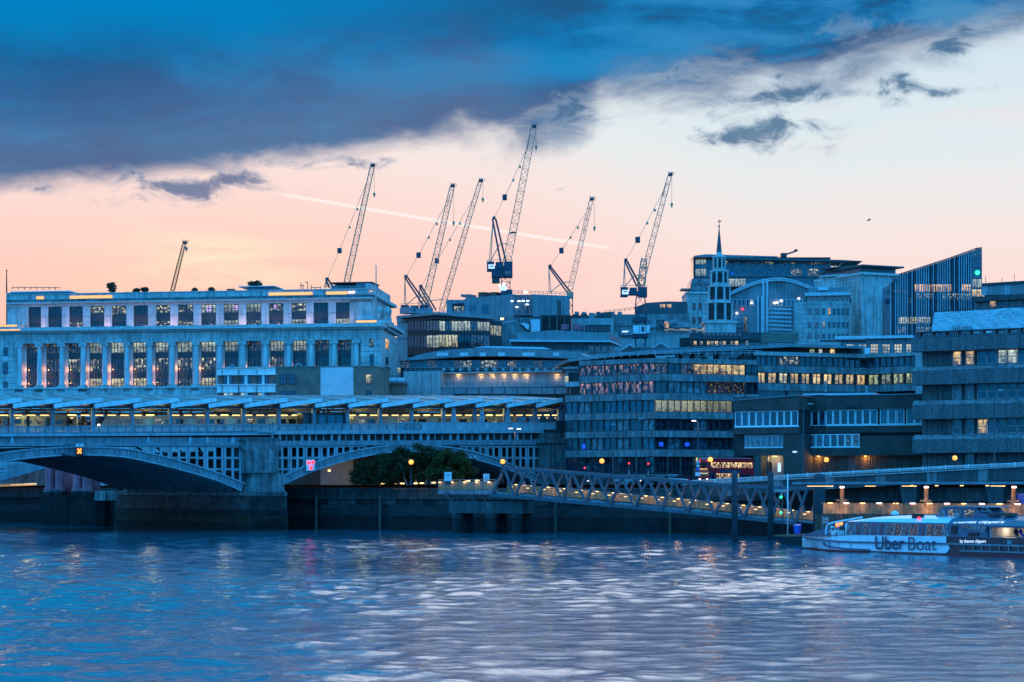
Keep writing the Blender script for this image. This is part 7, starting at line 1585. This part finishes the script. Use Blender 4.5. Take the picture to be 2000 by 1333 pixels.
for k in range(13):
    a, b = BU(wx[k]) + .06, BU(wx[k + 1]) - .06; sl_ = .22
    bo.raw('window', MB().prism([(a - (.0 if k else .1), zdeck(a) + .02), (b, zdeck(b) + .02), (b + sl_, zg(b) - .12), (a + sl_, zg(a) - .12)], .19, .25), ['curtain', 'glass_blue', 'glass_cool', 'glass_blue', 'glass_blue', 'glass_cool', 'glass_dim', 'glass_cool', 'glass_dim', 'glass_blue', 'glass_dim', 'glass_dim', 'curtain'][k], cab)
bo.raw('front_glass', MB().prism([(cs_[0] - .06, zdeck(cs_[0])), (cs_[0] - .01, zdeck(cs_[0])), (cs_[0] + .0, zg(cs_[0]) + .05), (cs_[0] - .05, zg(cs_[0]) + .05)], .4, 2 * BM - .4), 'glass', cab)
# white arched hoop running forward from the roof
hp = [(1609, 1045), (1609.5, 1036), (1611, 1028), (1616, 1023.5), (1630, 1020), (1650, 1016.5), (1680, 1011)]
for d in (.35, 2 * BM - .35): bo.raw('roof_hoop', MB().path([(BU(x), d, BZ(x, y)) for x, y in hp], .24, 6), 'hull_white')
bo.raw('foredeck_rail', MB().path([(BU(1612), .4, BZ(1612, 1040)), (BU(1625), .3, BZ(1625, 1041)), (BU(1645), .25, BZ(1645, 1041))], .07, 5).bar((BU(1634), .3, BZ(1634, 1021)), (BU(1634.5), .3, BZ(1634, 1047)), .08), 'white_paint')
bo.raw('orange_box', MB().box(-.32, .32, -.3, .3, -.35, .35), 'signal_orange', loc=(BU(1639, 4), 4, BZ(1639, 1024.5, 4))); bo.raw('searchlight', MB().lathe([(.05, -.2), (.26, -.1), (.26, .15), (.05, .22)], 10), 'white_paint', loc=(BU(1620), .5, BZ(1620, 1031)))
lb_pts = [(.52 * math.cos(q * math.pi / 6), 0, .52 * math.sin(q * math.pi / 6)) for q in range(13)]
lbu = T('lifebuoy', 'red and white lifebuoy hung by the foredeck door of the boat', 'lifebuoy', Fo, z0=0.0)
for q in range(12): lbu.raw('ring_segment', MB().bar(lb_pts[q], lb_pts[q + 1], .17, n=6), 'red_paint' if (q // 2) % 2 else 'white_paint', loc=(BU(1626), .12, BZ(1626, 1041)))
fl = T('bow_flag', 'small red, white and blue flag on a staff at the bow of the boat', 'flag', Fo, z0=0.0)
fu, fz = BU(1607, BM), BZ(1612, 1017, BM); fl.raw('staff', MB().bar((fu, BM, fz - 2.2), (fu - .1, BM, fz + .55), .05, n=6), 'steel')
fl.raw('cloth', MB().box(0, 1.0, -.02, .02, -.45, .45), 'letter_blue', loc=(fu, BM, fz)); fl.raw('white_cross', MB().box(0, 1.0, -.035, .035, -.12, .12).box(.4, .64, -.036, .036, -.45, .45).bar((.05, 0, -.42), (.97, 0, .42), .09, .075).bar((.05, 0, .42), (.97, 0, -.42), .09, .075), 'white_paint', loc=(fu, BM, fz)); fl.raw('red_cross', MB().box(0, 1.0, -.045, .045, -.065, .065).box(.455, .585, -.046, .046, -.45, .45), 'red_paint', loc=(fu, BM, fz))
# navy aft superstructure
as_ = [uw + .02, BU(1870), BU(1900), BU(1926)]
aft = cabin(as_, ['hull_navy', 'hull_navy'], 'aft_superstructure', .24)
def sidep(name, pts, m, d0=.12, d1=.22, par=None): return bo.raw(name, MB().prism([(BU(x), BZ(x, y)) for x, y in pts], d0, d1), m, par)
sidep('dark_door', [(1855, 1044), (1866, 1044), (1868, 1027), (1857, 1027)], 'black', par=aft); sidep('side_vent', [(1889, 1047.5), (1909, 1048), (1910, 1041), (1889, 1040.5)], 'black', par=aft)
for (p_, m) in (([(1876, 1031), (1889, 1033.5), (1889, 1026.5), (1878, 1026)], 'glass_cool'), ([(1890, 1034), (1905.5, 1038), (1905.5, 1026.7), (1890, 1026.3)], 'curtain'), ([(1906.5, 1038.3), (1923, 1042), (1925, 1027), (1906.5, 1026.7)], 'curtain')): sidep('raked_window', p_, m, par=aft)
# aft deck roof and lit interior
rf = [BU(1926), BU(1955), BU(1985), 40]
mb = MB(); vs = []
for u in rf: vs += [(u, -.05, zg(u) - .1), (u, .9, zr(u) - .45), (u, 2.6, zr(u)), (u, 2 * BM - 2.6, zr(u)), (u, 2 * BM + .05, zg(u) - .1)] + [(u, 2 * BM, zg(u) - .3), (u, 0, zg(u) - .3)]
fs = [(i * 7 + k, (i + 1) * 7 + k, (i + 1) * 7 + (k + 1) % 7, i * 7 + (k + 1) % 7) for i in range(3) for k in range(7)] + [tuple(range(7))[::-1]]
bo.raw('aft_roof', mb.add(vs, fs), 'hull_navy'); bo.raw('aft_bulkhead', MB().box(BU(1926) + .1, BU(1926) + .3, .4, 2 * BM - .4, zdeck(BU(1930)) - .1, zg(BU(1930)) - .3), 'concrete_pale')
bo.raw('aft_partition', MB().box(BU(1926), 40, 5.2, 5.35, zdeck(BU(1940)) - .2, zg(BU(1940)) - .3), 'concrete_pale'); bo.raw('aft_deck', MB().box(BU(1926), 40, .2, 2 * BM - .2, zdeck(BU(1950)) - .25, zdeck(BU(1950)) - .15), 'zinc')
for x in (1945, 1963): bo.raw('wall_fitting', MB().box(-.15, .15, -.1, .1, -.2, .2), 'black', loc=(BU(x, 5), 5.15, BZ(x, 1035, 5)))
for x in (1940, 1975): bo.raw('ceiling_lamp', MB().box(-.6, .6, -.15, .15, -.05, .0), 'lamp_warm', loc=(BU(x, 3), 3, zg(BU(x)) - .31)); point_light(Fo.w(BU(x, 3), 3, zg(BU(x)) - .6), (1, .78, .55), 85, .15)
sidep('bulwark', [(1848.5, 1061.5), (1926, 1064), (1926, 1050.5), (1848.5, 1048.5)], 'hull_black', -.04, .2); sidep('bulwark', [(1936, 1064), (1955, 1065), (1956, 1055), (1952, 1052.5), (1938, 1052.5), (1934, 1056)], 'hull_black', -.04, .2); sidep('bulwark', [(1960, 1065), (1991, 1066.5), (1991, 1052), (1962, 1051)], 'hull_black', -.04, .2)
for k in range(3): sidep('wave_mark', [(1968, 1055.4 + 2.7 * k), (1970.5, 1056.6 + 2.7 * k), (1972.5, 1055.6 + 2.7 * k), (1976, 1056.4 + 2.7 * k), (1976, 1057.8 + 2.7 * k), (1972.5, 1057 + 2.7 * k), (1970.5, 1058 + 2.7 * k), (1968, 1056.8 + 2.7 * k)], 'aqua', -.07, -.045)
bo.raw('deck_rail', MB().path([(BU(1930), .2, BZ(1930, 1052)), (BU(1940), .2, BZ(1940, 1046)), (BU(1952), .2, BZ(1952, 1048)), (BU(1958), .2, BZ(1958, 1054))], .07, 5).path([(BU(1962), .25, BZ(1962, 1049)), (BU(1998), .25, BZ(1998, 1049))], .08, 5), 'steel')
# wheelhouse
wh = [(1826, 1010.5), (1938, 1012), (1932, 1008), (1916, 1002), (1905, 991.5), (1890, 989.5), (1845, 990), (1838, 993)]
wo_ = bo.raw('wheelhouse', MB().prism([(BU(x, 2.2), BZ(x, y, 2.2)) for x, y in wh], 2.2, 6.4), 'hull_navy')
for (p_, m) in (([(1830, 1008), (1846, 1008), (1847, 996), (1838, 996)], 'curtain'), ([(1852, 1008.5), (1862, 1008.5), (1862, 996), (1852, 996)], 'lit_spot'), ([(1864, 1008.5), (1876, 1008.5), (1878, 1002), (1877, 996), (1864, 996)], 'curtain'), ([(1884, 1008), (1900, 1008), (1902, 997), (1884, 996)], 'lit_spot')):
    bo.raw('wheelhouse_window', MB().prism([(BU(x, 2.15), BZ(x, y, 2.15)) for x, y in p_], 2.12, 2.2), m, wo_)
bo.raw('wheelhouse_roof', MB().prism([(BU(x, 2.1), BZ(x, y, 2.1)) for x, y in ((1838, 991), (1922, 992), (1921, 989.8), (1890, 988.5), (1848, 988.8))], 2.0, 6.6), 'zinc', wo_)
bo.bars('mast_frame', [((1900, 1010, 2.4), (1925, 991, 2.4)), ((1908, 1010, 2.4), (1940, 1008, 2.4)), ((1925, 991, 2.4), (1945, 1010, 2.4)), ((1905, 994, 2.4), (1930, 1012, 2.4)), ((1890, 989, 4), (1889, 983, 4)), ((1915, 999, 2.4), (1935, 999, 2.4)), ((1900, 1010, 6), (1925, 991, 6)), ((1925, 991, 6), (1945, 1010, 6)), ((1925, 991, 2.4), (1925, 991, 6))], .14, 'zinc')
bo.raw('radar', MB().lathe([(.4, 0), (.5, .15), (.35, .4), (.05, .5)], 12), 'white_paint', loc=(BU(1748, 4), 4, zr(BU(1748)) + .05)); bo.raw('roof_vent', MB().box(-.5, .5, -.5, .5, 0, .5), 'black', loc=(BU(1793, 1.5), 1.5, zr(BU(1793)) - .3)); bo.raw('roof_vent_light', MB().box(-.12, .12, -.1, .1, 0, .2), 'lamp_red', loc=(BU(1795, .8), .8, zr(BU(1793)) - .35))
for x in (1944, 1972): bo.raw('roof_vent', MB().box(-.7, .7, -.5, .5, 0, .35), 'hull_black', loc=(BU(x, 2.5), 2.5, zr(BU(x))))
# lettering
def text(t, name, s, px0, px1, py0, py1, d, m, off=0.0, tilt=0.0, par=None):
    cu_ = bpy.data.curves.new('lettering', 'FONT'); cu_.body = s; cu_.size = 1.0; cu_.extrude = .01; cu_.offset = off
    tmp = bpy.data.objects.new('tmp', cu_); COL.objects.link(tmp); dg_ = bpy.context.evaluated_depsgraph_get(); me_ = bpy.data.meshes.new_from_object(tmp.evaluated_get(dg_)); bpy.data.objects.remove(tmp)
    co_ = np.array([v.co for v in me_.vertices]); lo, hi = co_.min(0), co_.max(0)
    u0, u1 = t.fr.u(px0, d), t.fr.u(px1, d); za, zb = t.fr.z(px0, py1, d) - t.z0, t.fr.z(px0, py0, d) - t.z0; zc_, zd_ = t.fr.z(px1, py1, d) - t.z0, t.fr.z(px1, py0, d) - t.z0
    for v in me_.vertices:
        fx = (v.co.x - lo[0]) / (hi[0] - lo[0]); fy = (v.co.y - lo[1]) / (hi[1] - lo[1])
        v.co = (lerp(u0, u1, fx), d - v.co.z + tilt * fy, lerp(lerp(za, zc_, fx), lerp(zb, zd_, fx), fy))
    me_.materials.clear(); me_.materials.append(MATS[m]); o = add_obj(name, me_, par or t.o); o['kind'] = 'stuff'; return o
text(bo, 'lettering', 'Uber', 1709, 1766, 1048, 1074, -.22, 'letter_blue', .012); text(bo, 'lettering', 'Boat', 1774, 1829, 1049.5, 1075, -.22, 'letter_blue', -.008)
text(bo, 'lettering', 'by thames clippers', 1875, 1925.5, 1054, 1062.5, -.08, 'sign_white_glow', .006); text(bo, 'lettering', 'thames clippers', 1858, 1957, 1017, 1024, .12, 'sign_white_glow', .008, .7)
for (px, coat, lab) in ((1938, 'cloth_white', 'person in white top sitting at the rail of the boat deck'), (1984, 'cloth_dark', 'person in dark jacket sitting near the middle of the boat deck'), (1993, 'blue_paint', 'person in blue jacket sitting at the edge of the view on the boat')):
    person(px, 1051, 1.4, Fo, coat, lab, True, rz=RND.uniform(-.6, .6) + .4, group='passengers on the aft deck', z0=zdeck(BU(1950)) - .15)
# ================================================================ street life on the bank
Fz = Fr(1385, 392, 1477, 400.6); bs = T('double_decker_bus', 'red double decker bus with lit upper deck waiting behind the gangway', 'bus', Fz)
L_, Wd, Hb = 10.6, 2.5, 4.35
def rbox(name, u0, u1, d0, d1, z0, z1, m, par=None, r=.12):
    mb = MB(); q = [(u0 + r, z0), (u1 - r, z0), (u1, z0 + r), (u1, z1 - r * 2), (u1 - r * 2, z1), (u0 + r * 2, z1), (u0, z1 - r * 2), (u0, z0 + r)]
    return bs.raw(name, mb.prism(q, d0, d1), m, par)
body = rbox('body', 0, L_, 0, Wd, .3, Hb, 'bus_red', r=.16)
bs.raw('roof', MB().prism([(.3, Hb - .22), (L_ - .3, Hb - .22), (L_ - .5, Hb + .06), (.5, Hb + .06)], .12, Wd - .12), 'pale_roof')
for k in range(8): bs.ubx('upper_window', .35 + 1.25 * k, 1.5 + 1.25 * k, -.03, .02, 2.75, 3.65, 'lit_bus', body)
bs.ubx('advert_panel', 2.6, 7.6, -.03, .0, 1.9, 2.45, 'letter_blue', body)
for k in range(6): bs.ubx('lower_window', 1.7 + 1.35 * k, 2.95 + 1.35 * k, -.03, .02, .95, 1.8, 'lit_bus' if k < 4 else 'glass', body)
bs.ubx('door', .25, 1.5, -.04, .01, .45, 2.0, 'glass', body); bs.ubx('front_upper_window', -.03, .02, .25, Wd - .25, 2.75, 3.6, 'glass_dim', body); bs.ubx('windscreen', -.04, .01, .2, Wd - .2, 1.2, 2.2, 'lit_spot', body); bs.ubx('destination_blind', -.05, .0, .4, Wd - .4, 2.35, 2.65, 'lit_warm', body)
for d in (.3, Wd - .5):
    bs.ubx('headlight', -.06, .0, d, d + .25, .7, .95, 'lamp_white', body); bs.ubx('marker_lamp', -.05, .02, d, d + .15, 3.85, 3.98, 'lamp_red', body)
for u in (2.0, 8.2): w_ = bs.raw('wheel', MB().lathe([(.5, -.15), (.5, .15), (.3, .18)], 16), 'black', loc=(u, .1, .5)); w_.rotation_euler = (math.pi / 2, 0, 0)
# cars
def car(label, px, Y, m, rz, taxi=False):
    f = Fr(px - 10, Y, px + 10, Y); c = T('parked_car', label, 'car', f, 'cars on the embankment road'); c.o.rotation_euler = (0, 0, rz)
    b = c.raw('body', MB().prism([(0, .35), (4.4, .35), (4.45, .75), (4.2, .95), (3.1, 1.02), (.5, 1.05), (.05, .85)], 0, 1.75), m); c.raw('cabin', MB().hexa([(.6, .08, 1.0), (3.3, .08, 1.0), (3.3, 1.67, 1.0), (.6, 1.67, 1.0), (1.0, .2, 1.6), (2.6, .2, 1.6), (2.6, 1.55, 1.6), (1.0, 1.55, 1.6)]), 'glass'); c.raw('roof', MB().box(.98, 2.62, .19, 1.56, 1.6, 1.66), m)
    for u in (.9, 3.5):
        for d in (.05, 1.7): w_ = c.raw('wheel', MB().lathe([(.33, -.1), (.33, .1), (.18, .12)], 14), 'black', loc=(u, d, .33)); w_.rotation_euler = (math.pi / 2, 0, 0)
    for d in (.15, 1.45): c.ubx('tail_light', 4.38, 4.47, d, d + .2, .7, .85, 'lamp_red'); c.ubx('headlight', -.02, .1, d, d + .2, .62, .76, 'lamp_white')
    return c
car('pale saloon car on the road seen through the gangway truss', 1305, 402, 'white_paint', .2); car('dark saloon car with red tail lights under the banded office', 1160, 425, 'cloth_dark', .1); car('black car waiting on the road in front of the red bus', 1262, 408, 'black', .35); car('grey car on the road beneath the office ground floor', 1205, 428, 'steel', .1)
# globe lamps along the embankment
def globe_lamp(px, py, Y, label, hstripe=False, base_y=None, ornate=False):
    p = P(px, py, Y); g = bpy.data.objects.new('globe_lamp', None); COL.objects.link(g); z0 = G if base_y is None else P(px, base_y, Y).z; g.location = (p.x, p.y, z0); tag(g, label, 'street lamp', 'globe lamps'); hh = p.z - z0; r = 5.0 * Y * K / FPX
    add_obj('post', MB().lathe([(.32 if ornate else .12, 0), (.3 if ornate else .12, .5), (.12, .7), (.09, hh - r - .1), (.2, hh - r), (.2, hh - r + .08)], 10).mesh('post', 'dark_metal'), g)
    prof = [(max(.02, r * math.sin(math.pi * k / 8)), hh - r * math.cos(math.pi * k / 8)) for k in range(9)]; add_obj('globe', MB().lathe(prof, 16).mesh('globe', 'globe_orange'), g)
    add_obj('cap', MB().lathe([(r * .35, hh + r * .93), (r * .2, hh + r * 1.15), (.02, hh + r * 1.35)], 10).mesh('cap', 'dark_metal'), g)
    if hstripe: add_obj('band', MB().lathe([(r * 1.02, hh - .03), (r * 1.02, hh + .03)], 16).mesh('band', 'dark_metal'), g)
    point_light((p.x, p.y - r * 1.3, p.z), (1, .45, .12), 24 if px != 1387.5 else 150, r, None)
globe_lamp(803, 903, 424, 'orange globe lamp on an ornate dark post in front of the trees', ornate=True, base_y=950); globe_lamp(982, 902, 410, 'orange globe lamp above the shore end of the gangway', True); globe_lamp(1175.5, 901, 415, 'orange globe lamp in front of the banded office ground floor', True); globe_lamp(1387.5, 898, 386, 'glowing orange globe lamp at the front corner of the bus'); globe_lamp(1614, 898.5, 371, 'orange globe lamp in front of the ribbed garage screens', True); globe_lamp(1865, 895, 357, 'orange globe lamp before the concrete terraces', True)
# tall street lamps
def street_lamp(px, ytop, Y, heads, label, lit=None, yb=None):
    f = Fr(px - 10, Y, px + 10, Y); s = T('street_lamp', label, 'street lamp', f, 'tall street lamps'); a = s.pt(px, ytop, 0); z1 = a[2]
    s.raw('post', MB().lathe([(.16, 0), (.13, 1.2), (.08, z1)], 8, (a[0], 0)), 'dark_metal')
    for h_ in heads:
        e = s.pt(px + h_[0], ytop + h_[1], 0); s.raw('arm', MB().path([(a[0], 0, z1 - .1), (lerp(a[0], e[0], .5), 0, z1 + (e[2] - z1) * .8), e], .09, 5), 'dark_metal'); hd = s.raw('lamp_head', MB().hexa([(-.45, -.15, -.08), (.45, -.15, -.08), (.45, .15, -.08), (-.45, .15, -.08), (-.3, -.1, .08), (.3, -.1, .08), (.3, .1, .08), (-.3, .1, .08)]), 'steel', loc=e)
        if lit: s.raw('lens', MB().box(-.35, .35, -.12, .12, -.16, -.08), lit, hd, loc=e); point_light(f.w(e[0], 0, e[2] + G - .4), (1, .7, .6), 40, .15)
street_lamp(1005.5, 839, 412, ((-8, -3), (8, -2)), 'twin-headed pinkish street lamp in front of the bridge abutment', 'lamp_pink'); street_lamp(1197.5, 832, 415, ((0, -3),), 'slim straight lamp post before the banded office left front'); street_lamp(1243, 822, 405, ((9, -4),), 'unlit curved street lamp in the middle of the banded office'); street_lamp(1364, 828, 400, ((-9, -7),), 'lit street lamp glowing pink in front of the banded office right front', 'lamp_pink'); street_lamp(1569, 794, 380, ((14, -5),), 'unlit curved street lamp at the corner of the dark brick building'); street_lamp(1942, 766, 355, ((12, -4),), 'tall unlit street lamp in front of the concrete terraces')
# traffic signals and road signs
def signal(px, y0, Y, label):
    f = Fr(px - 10, Y, px + 10, Y); s = T('traffic_signal', label, 'traffic light', f, 'traffic signals'); a = s.pt(px, y0, 0); s.raw('post', MB().lathe([(.07, 0), (.07, a[2] - .9)], 8, (a[0], 0)), 'steel'); h_ = s.ubx('head', a[0] - .22, a[0] + .22, -.2, .2, a[2] - .95, a[2] + .2, 'black')
    for k, m in enumerate(('lamp_red', 'dark_and_shade', 'dark_and_shade')): l = s.raw('lens', MB().lathe([(.15, -.04), (.15, .04)], 12), m, h_, loc=(a[0], -.23, a[2] - .02 - .34 * k)); l.rotation_euler = (math.pi / 2, 0, 0)
signal(1228.5, 905, 408, 'red traffic signal on a pale post before the banded office'); signal(1142, 914, 412, 'red traffic signal near the bridge abutment end of the office'); signal(1266, 906, 420, 'red traffic signal beneath the office ground floor')
f = Fr(1354, 392, 1374, 392); sg = T('road_sign_post', 'post carrying three round blue signs and a pale plate beside the bus front', 'road sign', f); a = sg.pt(1363, 900, 0); sg.raw('post', MB().lathe([(.06, 0), (.06, a[2])], 8, (a[0], 0)), 'steel')
for k, y in enumerate((904, 911, 918)): l = sg.raw('disc', MB().lathe([(.28, -.02), (.28, .02)], 14), 'aqua' if k < 2 else 'blue_paint', loc=(sg.pt(1363, y, 0)[0], -.1, sg.pt(1363, y, 0)[2])); l.rotation_euler = (math.pi / 2, 0, 0)
sg.bx('plate', 1358, 1368, 923, 930, -.12, -.05, 'white_paint')
# promenade lighting bollards in a row under the trees
for k, px in enumerate((749, 771, 785.5, 812, 824, 847, 914, 932)):
    Y = lerp(436, 418, (px - 740) / 200); p = P(px, 948 - (px - 749) * .05, Y); o = bpy.data.objects.new('path_light', None); COL.objects.link(o); o.location = (p.x, p.y, G); tag(o, ['first', 'second', 'third', 'fourth', 'fifth', 'sixth', 'seventh', 'last'][k] + ' low warm path light along the river wall counted from the bridge pier', 'path light', 'path lights by the trees'); add_obj('post', MB().lathe([(.05, 0), (.05, max(.2, p.z - G))], 6).mesh('post', 'dark_metal'), o); add_obj('lamp_bar', boxmesh(.75, .15, .18, 'lamp_warm'), o, (0, 0, max(.25, p.z - G))); point_light((p.x, p.y - .3, p.z), (1, .6, .22), 18, .1)
# trees by the bridge
rr = random.Random(5)
def crown_clumps(w, h, n):
    out = []
    for _ in range(n):
        t_ = rr.random() * 2 * math.pi; q = rr.random() ** .5; x = math.cos(t_) * q * w; y = math.sin(t_) * q * w * .7; top = h * (1 - .55 * (abs(x) / w) ** 2.2); z = rr.uniform(.18, .92) * top; s_ = rr.uniform(.6, 1.25)
        out.append(((x, y, z), (s_ * 1.15, s_ * 1.1, s_ * .8)))
    return out
for k, (px, Y, w, y0, lab) in enumerate(((742, 436, 56, 884, 'bushy dark green tree nearest the three red discs'), (812, 430, 66, 862, 'tallest rounded tree with pale slim trunks behind the ornate lamp'), (882, 424, 44, 873, 'yellow-green tree nearest the information board'))):
    p = P(px, 946, Y); s_ = Y * K / FPX; hh = (946 - y0) * s_; ww = w * s_
    tree('riverside_tree', lab, 'tree', (p.x, p.y, G - .1), crown_clumps(ww, hh, 60), 15000, .17, 'leaf' if k == 2 else 'leaf_dark', [(x * ww * .25, 0, (x * ww * .6, 0, hh * .75)) for x in (-1, 0, 1.1)], .09, 'bark_pale', 'trees by the bridge', 30 + k)
for k, (px, w, lab) in enumerate(((700, 18, 'low dark shrub at the foot of the trees under the arch'), (762, 22, 'low shrub below the trees left of the ornate lamp'), (925, 12, 'small shrub right of the information board'))):
    p = P(px, 950, 432); s_ = 432 * K / FPX; tree('low_shrub', lab, 'shrub', (p.x, p.y, G), [((rr.uniform(-1, 1) * w * s_ * .7, rr.uniform(-.4, .4), rr.uniform(.2, 1.0)), (.7, .6, .4)) for _ in range(9)], 1300, .13, 'leaf_dark', [(0, 0, (0, 0, .7))], .04, 'bark', 'shrubs below the trees', 60 + k)
